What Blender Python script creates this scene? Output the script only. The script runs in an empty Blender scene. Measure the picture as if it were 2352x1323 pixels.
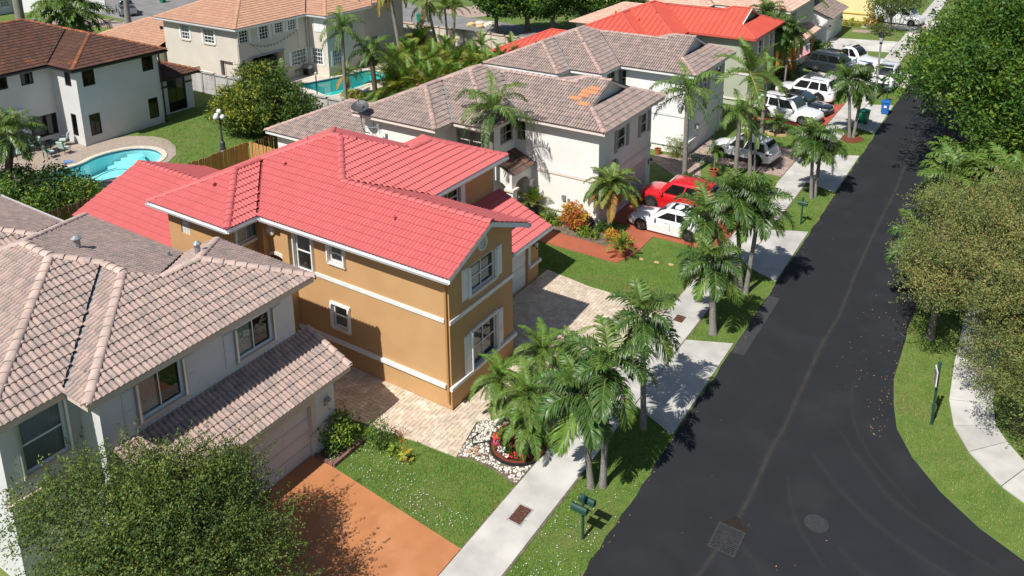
import bpy, bmesh, math, random
import numpy as np
from mathutils import Vector, Matrix
random.seed(7)
rng = np.random.default_rng(7)
SC = bpy.context.scene
COL = SC.collection
PI = math.pi
rad = math.radians

# ------------------------------------------------------------------ camera
CAMZ = 20.0
YAW, PITCH, ROLL = 0.5803, 0.26410, -0.0114
fw = Vector((-math.sin(YAW) * math.cos(PITCH), math.cos(YAW) * math.cos(PITCH), -math.sin(PITCH)))
rt = Vector((math.cos(YAW), math.sin(YAW), 0))
up = rt.cross(fw)
r2 = rt * math.cos(ROLL) + up * math.sin(ROLL)
u2 = up * math.cos(ROLL) - rt * math.sin(ROLL)
cd = bpy.data.cameras.new('camera')
cam = bpy.data.objects.new('camera', cd)
COL.objects.link(cam)
cam.matrix_world = Matrix(((r2.x, u2.x, -fw.x, 0), (r2.y, u2.y, -fw.y, 0), (r2.z, u2.z, -fw.z, CAMZ), (0, 0, 0, 1)))
cd.sensor_width = 36
cd.lens = 1890.44 / 2352 * 36
cd.shift_y = -492.48 / 2352
cd.clip_end = 2000
SC.camera = cam
CAM = Vector((0, 0, CAMZ))

# ------------------------------------------------------------------ sun, sky, exposure
SUN = Vector((-0.06, -0.77, 1.0)).normalized()
sun_el = math.asin(SUN.z)
sl = bpy.data.lights.new('sun', 'SUN')
sl.energy = 4.8
sl.angle = rad(0.53)
sl.color = (1.0, 0.955, 0.89)
so = bpy.data.objects.new('sun', sl)
COL.objects.link(so)
so.rotation_euler = SUN.to_track_quat('Z', 'Y').to_euler()
so.location = (0, -20, 60)
W = bpy.data.worlds.new('World')
SC.world = W
W.use_nodes = True
wn = W.node_tree
sky = wn.nodes.new('ShaderNodeTexSky')
sky.sky_type = 'NISHITA'
sky.sun_disc = False
sky.sun_elevation = sun_el
sky.sun_rotation = math.atan2(SUN.x, SUN.y)
sky.air_density = 1.0
sky.dust_density = 0.6
wn.links.new(sky.outputs[0], wn.nodes['Background'].inputs[0])
wn.nodes['Background'].inputs[1].default_value = 0.072
SC.view_settings.view_transform = 'Standard'
SC.view_settings.look = 'None'
SC.view_settings.exposure = 0.28
SC.view_settings.gamma = 1.0
SC.view_settings.use_curve_mapping = False
SC.render.engine = 'CYCLES'
SC.cycles.max_bounces = 6
SC.cycles.transparent_max_bounces = 8
SC.cycles.use_denoising = True

# ------------------------------------------------------------------ materials
def mat(name, c, rough=0.8, c2=None, ns=3.0, lo=0.4, hi=0.6, nd=4, orand=0.0, irand=0.0, hrand=0.0, bump=0.0, bs=60.0,
        metal=0.0, spec=0.4, coat=0.0, st=(1, 1, 1), c3=None, n3=0.6, lo3=0.5, hi3=0.7, transl=0.0, emit=None, local=False):
    m = bpy.data.materials.new(name)
    m.use_nodes = True
    N, L = m.node_tree.nodes, m.node_tree.links
    b = N['Principled BSDF']
    b.inputs['Roughness'].default_value = rough
    b.inputs['Metallic'].default_value = metal
    b.inputs['Specular IOR Level'].default_value = spec
    b.inputs['Coat Weight'].default_value = coat
    b.inputs['Coat Roughness'].default_value = 0.08
    if local:
        pos = N.new('ShaderNodeTexCoord').outputs['Object']
    else:
        pos = N.new('ShaderNodeNewGeometry').outputs['Position']
    mp = N.new('ShaderNodeMapping')
    mp.inputs['Scale'].default_value = st
    L.new(pos, mp.inputs[0])
    P = mp.outputs[0]

    def noise(scale, det):
        n = N.new('ShaderNodeTexNoise')
        n.inputs['Scale'].default_value = scale
        n.inputs['Detail'].default_value = det
        L.new(P, n.inputs['Vector'])
        return n.outputs['Fac']

    def ramp(x, a, bb):
        r = N.new('ShaderNodeMapRange')
        r.inputs[1].default_value = a
        r.inputs[2].default_value = bb
        L.new(x, r.inputs[0])
        return r.outputs[0]

    def mix(f, a, bb):
        x = N.new('ShaderNodeMix')
        x.data_type = 'RGBA'
        L.new(f, x.inputs['Factor'])
        for s, v in ((6, a), (7, bb)):
            if isinstance(v, (tuple, list)):
                x.inputs[s].default_value = (*v, 1)
            else:
                L.new(v, x.inputs[s])
        return x.outputs[2]
    out = None
    if c2 is not None:
        if orand or irand:
            pass
        out = mix(ramp(noise(ns, nd), lo, hi), c, c2)
    if c3 is not None:
        out = mix(ramp(noise(n3, 3), lo3, hi3), out if out is not None else c, c3)
    if orand or irand or hrand:
        oi = N.new('ShaderNodeObjectInfo').outputs['Random']
        ge = N.new('ShaderNodeNewGeometry').outputs['Random Per Island']
        ad = N.new('ShaderNodeMath'); ad.operation = 'ADD'
        L.new(oi, ad.inputs[0]); L.new(ge, ad.inputs[1])
        fr = N.new('ShaderNodeMath'); fr.operation = 'FRACT'
        L.new(ad.outputs[0], fr.inputs[0])
        amt = orand or irand
        mr = N.new('ShaderNodeMapRange')
        mr.inputs[3].default_value = 1 - amt
        mr.inputs[4].default_value = 1 + amt
        L.new(fr.outputs[0], mr.inputs[0])
        hs = N.new('ShaderNodeHueSaturation')
        L.new(mr.outputs[0], hs.inputs['Value'])
        if hrand:
            m7 = N.new('ShaderNodeMath'); m7.operation = 'MULTIPLY'; m7.inputs[1].default_value = 7.31
            L.new(fr.outputs[0], m7.inputs[0])
            f7 = N.new('ShaderNodeMath'); f7.operation = 'FRACT'
            L.new(m7.outputs[0], f7.inputs[0])
            mh = N.new('ShaderNodeMapRange')
            mh.inputs[3].default_value = 0.5 - hrand
            mh.inputs[4].default_value = 0.5 + hrand
            L.new(f7.outputs[0], mh.inputs[0])
            L.new(mh.outputs[0], hs.inputs['Hue'])
        if out is not None:
            L.new(out, hs.inputs['Color'])
        else:
            hs.inputs['Color'].default_value = (*c, 1)
        out = hs.outputs[0]
    if out is not None:
        L.new(out, b.inputs['Base Color'])
    else:
        b.inputs['Base Color'].default_value = (*c, 1)
    if bump:
        bn = N.new('ShaderNodeBump')
        bn.inputs['Strength'].default_value = bump
        bn.inputs['Distance'].default_value = 0.02
        L.new(noise(bs, 3), bn.inputs['Height'])
        L.new(bn.outputs[0], b.inputs['Normal'])
    if transl:
        t = N.new('ShaderNodeBsdfTranslucent')
        if out is not None:
            L.new(out, t.inputs[0])
        else:
            t.inputs[0].default_value = (*c, 1)
        mx = N.new('ShaderNodeMixShader')
        mx.inputs[0].default_value = transl
        L.new(b.outputs[0], mx.inputs[1]); L.new(t.outputs[0], mx.inputs[2])
        L.new(mx.outputs[0], N['Material Output'].inputs[0])
    if emit:
        b.inputs['Emission Color'].default_value = (*emit[:3], 1)
        b.inputs['Emission Strength'].default_value = emit[3]
    m['nodes_ready'] = True
    return m


def glass_mat(name, tint=(0.75, 0.8, 0.8), refl=0.5, alpha=0.75):
    m = bpy.data.materials.new(name)
    m.use_nodes = True
    N, L = m.node_tree.nodes, m.node_tree.links
    N.remove(N['Principled BSDF'])
    g = N.new('ShaderNodeBsdfGlossy'); g.inputs['Roughness'].default_value = 0.03
    g.inputs['Color'].default_value = (0.9, 0.95, 1, 1)
    t = N.new('ShaderNodeBsdfTransparent'); t.inputs[0].default_value = (*tint, 1)
    f = N.new('ShaderNodeFresnel'); f.inputs[0].default_value = 1.5
    mr = N.new('ShaderNodeMapRange'); mr.inputs[3].default_value = 0.0; mr.inputs[4].default_value = 1.0
    mr.inputs[1].default_value = 0.0; mr.inputs[2].default_value = 1.0 - refl * 0.5
    L.new(f.outputs[0], mr.inputs[0])
    mx = N.new('ShaderNodeMixShader')
    L.new(mr.outputs[0], mx.inputs[0]); L.new(t.outputs[0], mx.inputs[1]); L.new(g.outputs[0], mx.inputs[2])
    L.new(mx.outputs[0], N['Material Output'].inputs[0])
    return m


M = {}
M['white'] = mat('white_paint', (0.78, 0.78, 0.76), 0.5, (0.7, 0.7, 0.69), 2.0, bump=0.05)
M['offwhite'] = mat('offwhite_trim', (0.74, 0.71, 0.64), 0.7, (0.66, 0.63, 0.57), 2.0, bump=0.05)
M['black'] = mat('black_metal', (0.012, 0.013, 0.014), 0.4)
M['dkframe'] = mat('dark_bronze_frame', (0.02, 0.021, 0.022), 0.4)
M['alu'] = mat('aluminium', (0.6, 0.62, 0.64), 0.35, metal=0.7)
M['pipe'] = mat('galvanised_vent', (0.35, 0.37, 0.38), 0.5, (0.25, 0.26, 0.27), 9, metal=0.3)
M['glass'] = glass_mat('window_glass')
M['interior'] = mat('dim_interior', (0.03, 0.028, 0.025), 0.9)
M['curtain'] = mat('white_curtain', (0.62, 0.6, 0.55), 0.9)
M['blind'] = mat('grey_blind', (0.58, 0.59, 0.59), 0.8)
M['concrete'] = mat('concrete', (0.52, 0.505, 0.465), 0.9, (0.41, 0.40, 0.375), 1.3, 0.35, 0.65, 6, orand=0.10, bump=0.25, bs=90, c3=(0.60, 0.585, 0.54), n3=0.4)
M['concold'] = mat('weathered_concrete', (0.40, 0.385, 0.36), 0.95, (0.25, 0.245, 0.235), 1.2, 0.4, 0.7, 6, bump=0.3, bs=40)

# ------------------------------------------------------------------ mesh builder
class MB:
    def __init__(s):
        s.v, s.f, s.m, s.mats, s.cur = [], [], [], [], 0

    def use(s, m):
        if m not in s.mats:
            s.mats.append(m)
        s.cur = s.mats.index(m)
        return s

    def add(s, vs, fs):
        o = len(s.v)
        s.v.extend([tuple(q) for q in vs])
        for f in fs:
            s.f.append(tuple(i + o for i in f))
            s.m.append(s.cur)
        return s

    def poly(s, *pts):
        return s.add(pts, [tuple(range(len(pts)))])

    def box(s, x0, x1, y0, y1, z0, z1):
        return s.add([(x0, y0, z0), (x1, y0, z0), (x1, y1, z0), (x0, y1, z0), (x0, y0, z1), (x1, y0, z1), (x1, y1, z1), (x0, y1, z1)],
                     [(3, 2, 1, 0), (4, 5, 6, 7), (0, 1, 5, 4), (1, 2, 6, 5), (2, 3, 7, 6), (3, 0, 4, 7)])

    def cbox(s, c, sx, sy, sz, rz=0.0, bev=0.0):
        ca, sa = math.cos(rz), math.sin(rz)
        vs = []
        for z in (-sz / 2, sz / 2):
            for x, y in ((-1, -1), (1, -1), (1, 1), (-1, 1)):
                X, Y = x * sx / 2, y * sy / 2
                vs.append((c[0] + X * ca - Y * sa, c[1] + X * sa + Y * ca, c[2] + z))
        return s.add(vs, [(3, 2, 1, 0), (4, 5, 6, 7), (0, 1, 5, 4), (1, 2, 6, 5), (2, 3, 7, 6), (3, 0, 4, 7)])

    def prism(s, pts, z0, z1):
        n = len(pts)
        vs = [(p[0], p[1], z0) for p in pts] + [(p[0], p[1], z1) for p in pts]
        fs = [tuple(range(n - 1, -1, -1)), tuple(range(n, 2 * n))]
        fs += [(i, (i + 1) % n, n + (i + 1) % n, n + i) for i in range(n)]
        return s.add(vs, fs)

    def tube(s, pts, rs, n=6, cap=True):
        pts = [Vector(p) for p in pts]
        if not isinstance(rs, (list, tuple)):
            rs = [rs] * len(pts)
        vs = []
        for i, p in enumerate(pts):
            d = (pts[min(i + 1, len(pts) - 1)] - pts[max(i - 1, 0)]).normalized()
            a = d.cross(Vector((0, 0, 1)) if abs(d.z) < 0.9 else Vector((1, 0, 0))).normalized()
            b = d.cross(a)
            for k in range(n):
                t = 2 * PI * k / n
                vs.append(p + (a * math.cos(t) + b * math.sin(t)) * rs[i])
        fs = []
        for i in range(len(pts) - 1):
            for k in range(n):
                fs.append((i * n + k, i * n + (k + 1) % n, (i + 1) * n + (k + 1) % n, (i + 1) * n + k))
        if cap:
            fs.append(tuple(range(n - 1, -1, -1)))
            fs.append(tuple((len(pts) - 1) * n + k for k in range(n)))
        return s.add(vs, fs)

    def lathe(s, prof, c=(0, 0, 0), n=12):
        vs = []
        for r, z in prof:
            for k in range(n):
                t = 2 * PI * k / n
                vs.append((c[0] + r * math.cos(t), c[1] + r * math.sin(t), c[2] + z))
        fs = []
        for i in range(len(prof) - 1):
            for k in range(n):
                fs.append((i * n + k, i * n + (k + 1) % n, (i + 1) * n + (k + 1) % n, (i + 1) * n + k))
        fs.append(tuple(range(n - 1, -1, -1)))
        fs.append(tuple((len(prof) - 1) * n + k for k in range(n)))
        return s.add(vs, fs)

    def mesh(s, name, org=(0, 0, 0), smooth=False):
        me = bpy.data.meshes.new(name)
        o = org
        me.from_pydata([(v[0] - o[0], v[1] - o[1], v[2] - o[2]) for v in s.v], [], s.f)
        for m in s.mats:
            me.materials.append(m)
        if len(s.mats) > 1:
            me.polygons.foreach_set('material_index', s.m)
        if smooth:
            me.polygons.foreach_set('use_smooth', [True] * len(s.f))
            try:
                me.set_sharp_from_angle(angle=rad(40))
            except Exception:
                pass
        me.update()
        return me


def obj(name, me, parent=None, loc=None, kind=None, label=None):
    o = bpy.data.objects.new(name, me)
    COL.objects.link(o)
    if parent is not None:
        o.parent = parent
    if loc is not None:
        o.location = loc
    if kind:
        o['kind'] = kind
    if label:
        o['label'] = label
    return o


def thing(name, label, cat, loc=(0, 0, 0), rz=0.0, group=None):
    o = bpy.data.objects.new(name, None)
    COL.objects.link(o)
    o.location = loc
    o.rotation_euler = (0, 0, rz)
    o['label'] = label
    o['category'] = cat
    if group:
        o['group'] = group
    return o


def tag(o, label, cat, group=None):
    o['label'] = label
    o['category'] = cat
    if group:
        o['group'] = group
    return o


def org_of(p):
    """world location of a thing (or of the thing that carries a part)"""
    x, y, z = 0.0, 0.0, 0.0
    while p is not None:
        x += p.location.x; y += p.location.y; z += p.location.z
        p = p.parent
    return (x, y, z)


def part(name, mb, parent, smooth=False, label=None, kind=None):
    return obj(name, mb.mesh(name, org_of(parent), smooth), parent, None, kind, label)


def struct(name, mb, parent=None, smooth=False):
    o = obj(name, mb.mesh(name, (0, 0, 0), smooth), parent)
    if parent is None:
        o['kind'] = 'structure'
    return o


def group_root(name):
    o = bpy.data.objects.new(name, None)
    COL.objects.link(o)
    o['kind'] = 'structure'
    return o


def copy_tree(o, parent=None):
    c = o.copy()
    COL.objects.link(c)
    c.parent = parent
    for ch in list(o.children):
        copy_tree(ch, c)
    return c


def np_mesh(name, verts, nper, mats, uvq=None, smooth=False, midx=None):
    """faces of nper vertices each, no sharing (leaf cards, tiles)"""
    me = bpy.data.meshes.new(name)
    n = len(verts)
    nf = n // nper
    me.vertices.add(n)
    me.vertices.foreach_set('co', np.asarray(verts, dtype=np.float32).ravel())
    me.loops.add(n)
    me.loops.foreach_set('vertex_index', np.arange(n, dtype=np.int32))
    me.polygons.add(nf)
    me.polygons.foreach_set('loop_start', np.arange(0, n, nper, dtype=np.int32))
    me.polygons.foreach_set('loop_total', np.full(nf, nper, dtype=np.int32))
    for m in mats:
        me.materials.append(m)
    if midx is not None:
        me.polygons.foreach_set('material_index', np.asarray(midx, dtype=np.int32))
    me.update()
    me.validate()
    return me
# ------------------------------------------------------------------ tiled roofs: union of hipped / gabled blocks
TW, TE = 0.34, 0.355                      # tile width and exposed length


def clip_half(poly, a, b, c):
    """keep a*x+b*y+c >= 0"""
    out = []
    n = len(poly)
    for i in range(n):
        p, q = poly[i], poly[(i + 1) % n]
        dp, dq = a * p[0] + b * p[1] + c, a * q[0] + b * q[1] + c
        if dp >= 0:
            out.append(p)
        if (dp >= 0) != (dq >= 0):
            t = dp / (dp - dq)
            out.append((p[0] + (q[0] - p[0]) * t, p[1] + (q[1] - p[1]) * t))
    return out


def area(p):
    return 0.5 * sum(p[i][0] * p[(i + 1) % len(p)][1] - p[(i + 1) % len(p)][0] * p[i][1] for i in range(len(p))) if len(p) > 2 else 0


def sides(b):
    x0, x1, y0, y1 = b['r']
    return {'E': (-1, 0, x1), 'W': (1, 0, -x0), 'S': (0, 1, -y0), 'N': (0, -1, y1)}


AX = {'S': (Vector((1, 0, 0)), Vector((0, 1, 0))), 'E': (Vector((0, 1, 0)), Vector((-1, 0, 0))),
      'N': (Vector((-1, 0, 0)), Vector((0, -1, 0))), 'W': (Vector((0, -1, 0)), Vector((1, 0, 0)))}


def roof_faces(blocks):
    faces = []
    for i, b in enumerate(blocks):
        x0, x1, y0, y1 = b['r']
        sd = sides(b)
        act = [k for k in 'ESNW' if k not in b.get('g', '')]
        for k in act:
            P = [(x0, y0), (x1, y0), (x1, y1), (x0, y1)]
            for j in act:
                if j != k:
                    P = clip_half(P, sd[j][0] - sd[k][0], sd[j][1] - sd[k][1], sd[j][2] - sd[k][2])
            pcs = [P]
            for m, bm in enumerate(blocks):
                if m == i:
                    continue
                e = 1e-4 if m < i else -1e-4
                sm = sides(bm)
                C = []
                for j in 'ESNW':
                    C.append((sm[j][0], sm[j][1], sm[j][2] - 1e-4))
                    if j not in bm.get('g', ''):
                        C.append((sm[j][0] - sd[k][0], sm[j][1] - sd[k][1], sm[j][2] - sd[k][2] + e))
                new = []
                for p in pcs:
                    cur = p
                    for h in C:
                        if len(cur) < 3:
                            break
                        o = clip_half(cur, -h[0], -h[1], -h[2])
                        if len(o) > 2 and abs(area(o)) > 1e-3:
                            new.append(o)
                        cur = clip_half(cur, *h)
                pcs = new
            for p in pcs:
                # drop repeated points
                q = []
                for a in p:
                    if not q or math.hypot(a[0] - q[-1][0], a[1] - q[-1][1]) > 1e-3:
                        q.append(a)
                if len(q) > 1 and math.hypot(q[0][0] - q[-1][0], q[0][1] - q[-1][1]) < 1e-3:
                    q.pop()
                if len(q) > 2 and abs(area(q)) > 2e-3:
                    faces.append((i, k, q))
    return faces


def env(blocks, x, y):
    best = None
    for i, b in enumerate(blocks):
        sd = sides(b)
        v = {k: sd[k][0] * x + sd[k][1] * y + sd[k][2] for k in sd}
        if min(v.values()) < 0:
            continue
        act = [k for k in 'ESNW' if k not in b.get('g', '')]
        k = min(act, key=lambda q: v[q])
        if best is None or v[k] > best[0] + 1e-4:
            best = (v[k], i, k)
    return best


def tile_local(seg=4, humps=2, w=TW, e=TE, amp=0.052, lift=0.046):
    us = np.linspace(0, w, humps * seg + 1)
    zs = amp * np.abs(np.sin(np.pi * us * humps / w)) ** 0.75
    rows = []
    for v, dz in ((-0.05, lift - 0.034), (-0.05, lift), (e, 0.0)):
        rows.append(np.stack([us, np.full_like(us, v), zs * (1 if dz != lift - 0.034 else 0.95) + dz], 1))
    V = np.concatenate(rows)
    n = len(us)
    F = []
    for r in (0, 1):
        for k in range(n - 1):
            F.append((r * n + k, r * n + k + 1, (r + 1) * n + k + 1, (r + 1) * n + k))
    return V, F


def cap_local(L=0.44, r=0.15, n=6):
    us = [PI * k / n for k in range(n + 1)]
    V = []
    for x, rr, dz in ((0.0, r * 0.92, -0.028), (0.0, r * 1.05, 0.03), (L, r * 0.92, 0.0)):
        for t in us:
            V.append((x, rr * math.cos(t), rr * 0.6 * math.sin(t) + dz - 0.03))
    F = []
    m = n + 1
    for q in (0, 1):
        for k in range(n):
            F.append((q * m + k, q * m + k + 1, (q + 1) * m + k + 1, (q + 1) * m + k))
    return V, F


def inpoly(p, x, y, eps=1e-3):
    for i in range(len(p)):
        a, b = p[i], p[(i + 1) % len(p)]
        L = math.hypot(b[0] - a[0], b[1] - a[1])
        if ((b[0] - a[0]) * (y - a[1]) - (b[1] - a[1]) * (x - a[0])) / max(L, 1e-9) < -eps:
            return False
    return True


def merge_segs(segs):
    segs = [list(s) for s in segs]
    done = False
    while not done:
        done = True
        for i in range(len(segs)):
            for j in range(i + 1, len(segs)):
                a, b = segs[i]
                c, d = segs[j]
                for (p, q) in ((a, b), (b, a)):
                    for (r, s) in ((c, d), (d, c)):
                        if (q - r).length < 0.03 and (q - p).normalized().dot((s - r).normalized()) > 0.998:
                            segs[i] = [p, s]
                            segs.pop(j)
                            done = False
                            break
                    if not done:
                        break
                if not done:
                    break
            if not done:
                break
    return segs


TILE_MESH = {}


def build_roof(root, roof, blocks, z0, s, tmat, rmat, dmat, nind=300, seg=4, valley_mat=None, tiles=True, zlift=0.03,
               stuff_only=False, caps=True, cap_ind=True):
    """roof: the part object that carries the pieces; tiles become its children"""
    O = Vector(org_of(roof))
    sc = math.sqrt(1 + s * s)
    ep = TE / sc
    faces = roof_faces(blocks)
    key = (tmat.name, seg)
    V, F = tile_local(seg)
    gmat = M.get(tmat.name + '_groove', tmat)  # darker tone of the tile for the faces beside each groove
    GI = [1 if (q % seg) in (0, seg - 1) else 0 for _r in (0, 1) for q in range(2 * seg)]
    joined_m = []
    if key not in TILE_MESH:
        me = bpy.data.meshes.new('roof_tile')
        me.from_pydata([tuple(v) for v in V], [], F)
        me.materials.append(tmat)
        me.materials.append(gmat)
        me.polygons.foreach_set('material_index', GI)
        me.polygons.foreach_set('use_smooth', [True] * len(F))
        me.set_sharp_from_angle(angle=rad(50))
        TILE_MESH[key] = me
    full, joined_v, joined_f = [], [], []
    deck = MB().use(dmat)
    ridges, valleys = [], []
    for (i, k, P) in faces:
        a, b, c = sides(blocks[i])[k]
        U, D = AX[k]
        vdir = (D + Vector((0, 0, s))) / sc
        ndir = U.cross(vdir)
        mates = [Q_ for (i_, k_, Q_) in faces if k_ == k and abs(sides(blocks[i_])[k_][2] - c) < 1e-3]

        def h(x, y):
            return z0 + s * (a * x + b * y + c)
        deck.poly(*[(p[0], p[1], h(*p)) for p in P])
        # edges
        edge_kind = []
        for e in range(len(P)):
            p, q = P[e], P[(e + 1) % len(P)]
            mx, my = (p[0] + q[0]) / 2, (p[1] + q[1]) / 2
            L = math.hypot(q[0] - p[0], q[1] - p[1])
            nx, ny = (q[1] - p[1]) / L, -(q[0] - p[0]) / L
            ox, oy = mx + nx * 0.04, my + ny * 0.04
            o = env(blocks, ox, oy)
            if o is None:
                edge_kind.append('eave' if abs(a * mx + b * my + c) < 0.02 else 'rake')
                continue
            ext = a * ox + b * oy + c
            if abs(o[0] - ext) < 1e-3:
                edge_kind.append('seam')
                continue
            if abs(o[0] - (a * mx + b * my + c)) > 0.15:
                edge_kind.append('step')
                continue
            t = 'ridge' if o[0] < ext else 'valley'
            edge_kind.append(t)
            if 'ESNW'.index(k) < 'ESNW'.index(o[2]):
                A, B = Vector((p[0], p[1], h(*p))), Vector((q[0], q[1], h(*q)))
                (ridges if t == 'ridge' else valleys).append((A, B))
        if not tiles:
            continue
        us = [U.x * p[0] + U.y * p[1] for p in P]
        ds = [a * p[0] + b * p[1] + c for p in P]
        part_v, part_f = [], []
        Rm = np.array([[U.x, U.y, 0], list(vdir), list(ndir)])
        for r in range(int(min(ds) / ep + 1e-6), int(max(ds) / ep) + 1):
            for uu in range(math.floor(min(us) / TW), math.floor(max(us) / TW) + 1):
                u0, u1, d0, d1 = uu * TW, (uu + 1) * TW, r * ep, (r + 1) * ep
                cor = []
                for (u_, d_) in ((u0, d0), (u1, d0), (u1, d1), (u0, d1)):
                    # plan point from (u,d): solve
                    x = U.x * u_ + (a * (d_ - c)); y = U.y * u_ + (b * (d_ - c))
                    cor.append((x, y))
                ins = [any(inpoly(Q_, *q) for Q_ in mates) for q in cor]
                if all(ins):
                    mx_, my_ = (cor[0][0] + cor[2][0]) / 2, (cor[0][1] + cor[2][1]) / 2
                    own = [Q_ for Q_ in mates if inpoly(Q_, mx_, my_)]
                    if not own or own[0] is not P:
                        continue
                base = Vector((cor[0][0], cor[0][1], h(*cor[0]))) + ndir * zlift
                if all(ins):
                    full.append((base, U, vdir, ndir, Rm))
                else:
                    # any overlap?
                    Q = cor
                    for e in range(len(P)):
                        p, q = P[e], P[(e + 1) % len(P)]
                        Q = clip_half(Q, -(q[1] - p[1]), (q[0] - p[0]), (q[1] - p[1]) * p[0] - (q[0] - p[0]) * p[1])
                        if len(Q) < 3:
                            break
                    if len(Q) > 2 and abs(area(Q)) > 0.002:
                        o = len(part_v)
                        part_v.extend((V @ Rm + np.array(base)).tolist())
                        part_f.extend([tuple(n + o for n in f) for f in F])
        if part_v:
            bm = bmesh.new()
            vs = [bm.verts.new(v) for v in part_v]
            for q_, f in enumerate(part_f):
                bm.faces.new([vs[n] for n in f]).material_index = GI[q_ % len(GI)]
            for e in range(len(P)):
                if edge_kind[e] == 'eave':
                    continue
                p, q = P[e], P[(e + 1) % len(P)]
                L = math.hypot(q[0] - p[0], q[1] - p[1])
                nx, ny = (q[1] - p[1]) / L, -(q[0] - p[0]) / L
                off = 0.06 if edge_kind[e] == 'valley' else (-0.03 if edge_kind[e] == 'rake' else 0.0)
                bmesh.ops.bisect_plane(bm, geom=bm.verts[:] + bm.edges[:] + bm.faces[:], plane_co=(p[0] - nx * off, p[1] - ny * off, 0),
                                       plane_no=(nx, ny, 0), clear_outer=True)
            bm.verts.ensure_lookup_table(); bm.verts.index_update()
            o = len(joined_v)
            joined_v.extend([tuple(v.co) for v in bm.verts])
            joined_f.extend([tuple(v.index + o for v in f.verts) for f in bm.faces])
            joined_m.extend([f.material_index for f in bm.faces])
            bm.free()
    # which full tiles become objects: nearest to the camera and turned towards it
    vis = [f for f in full if (CAM - f[0]).dot(f[3]) > 0]
    vis.sort(key=lambda f: (CAM - f[0]).length)
    ind = vis[:0 if stuff_only else nind]
    ids = set(id(f) for f in ind)
    for f in ind:
        t = obj('roof_tile', TILE_MESH[key], roof)
        b, U, v, n = f[0] - O, f[1], f[2], f[3]
        t.matrix_local = Matrix(((U.x, v.x, n.x, b.x), (U.y, v.y, n.y, b.y), (U.z, v.z, n.z, b.z), (0, 0, 0, 1)))
    for f in full:
        if id(f) not in ids:
            o = len(joined_v)
            joined_v.extend(map(tuple, (V @ f[4] + np.array(f[0])).tolist()))
            joined_f.extend([tuple(n + o for n in g) for g in F])
            joined_m.extend(GI)
    if joined_v:
        me = bpy.data.meshes.new('roof_tiling')
        me.from_pydata([(v[0] - O.x, v[1] - O.y, v[2] - O.z) for v in joined_v], [], joined_f)
        me.materials.append(tmat)
        me.materials.append(gmat)
        me.polygons.foreach_set('material_index', joined_m)
        me.polygons.foreach_set('use_smooth', [True] * len(joined_f))
        me.set_sharp_from_angle(angle=rad(50))
        obj('roof_tiling', me, roof, None, 'stuff')
    part('roof_deck', deck, roof)
    if valley_mat and valleys:
        for A, B in merge_segs(valleys):
            d = (B - A).normalized()
            w = d.cross(Vector((0, 0, 1))).normalized() * 0.085
            mb = MB().use(valley_mat)
            up_ = Vector((0, 0, 0.022))
            mb.poly(A - w + up_, B - w + up_, B + w + up_, A + w + up_)
            part('valley_flashing', mb, roof)
    if caps:
        Vc, Fc = cap_local()
        ck = ('cap', rmat.name)
        if ck not in TILE_MESH:
            me = bpy.data.meshes.new('ridge_tile')
            me.from_pydata(Vc, [], Fc)
            me.materials.append(rmat)
            me.polygons.foreach_set('use_smooth', [True] * len(Fc))
            me.set_sharp_from_angle(angle=rad(50))
            TILE_MESH[ck] = me
        jv, jf = [], []
        for A, B in merge_segs(ridges):
            if A.z > B.z:
                A, B = B, A
            L = (B - A).length
            d = (B - A).normalized()
            y = Vector((0, 0, 1)).cross(d).normalized()
            z = d.cross(y)
            n = max(1, round(L / 0.39))
            st = L / n
            for q in range(n):
                p = A + d * (q * st - 0.03) + Vector((0, 0, 0.066))
                Mx = Matrix(((d.x * st / 0.39, y.x, z.x, p.x - O.x), (d.y * st / 0.39, y.y, z.y, p.y - O.y), (d.z * st / 0.39, y.z, z.z, p.z - O.z), (0, 0, 0, 1)))
                if cap_ind:
                    t = obj('ridge_tile', TILE_MESH[ck], roof)
                    t.matrix_local = Mx
                else:
                    o = len(jv)
                    jv.extend([tuple(Mx @ Vector(v)) for v in Vc])
                    jf.extend([tuple(n_ + o for n_ in g) for g in Fc])
        if jv:
            me = bpy.data.meshes.new('ridge_tiling')
            me.from_pydata(jv, [], jf)
            me.materials.append(rmat)
            obj('ridge_tiling', me, roof, None, 'stuff')
    return ridges, valleys


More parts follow.
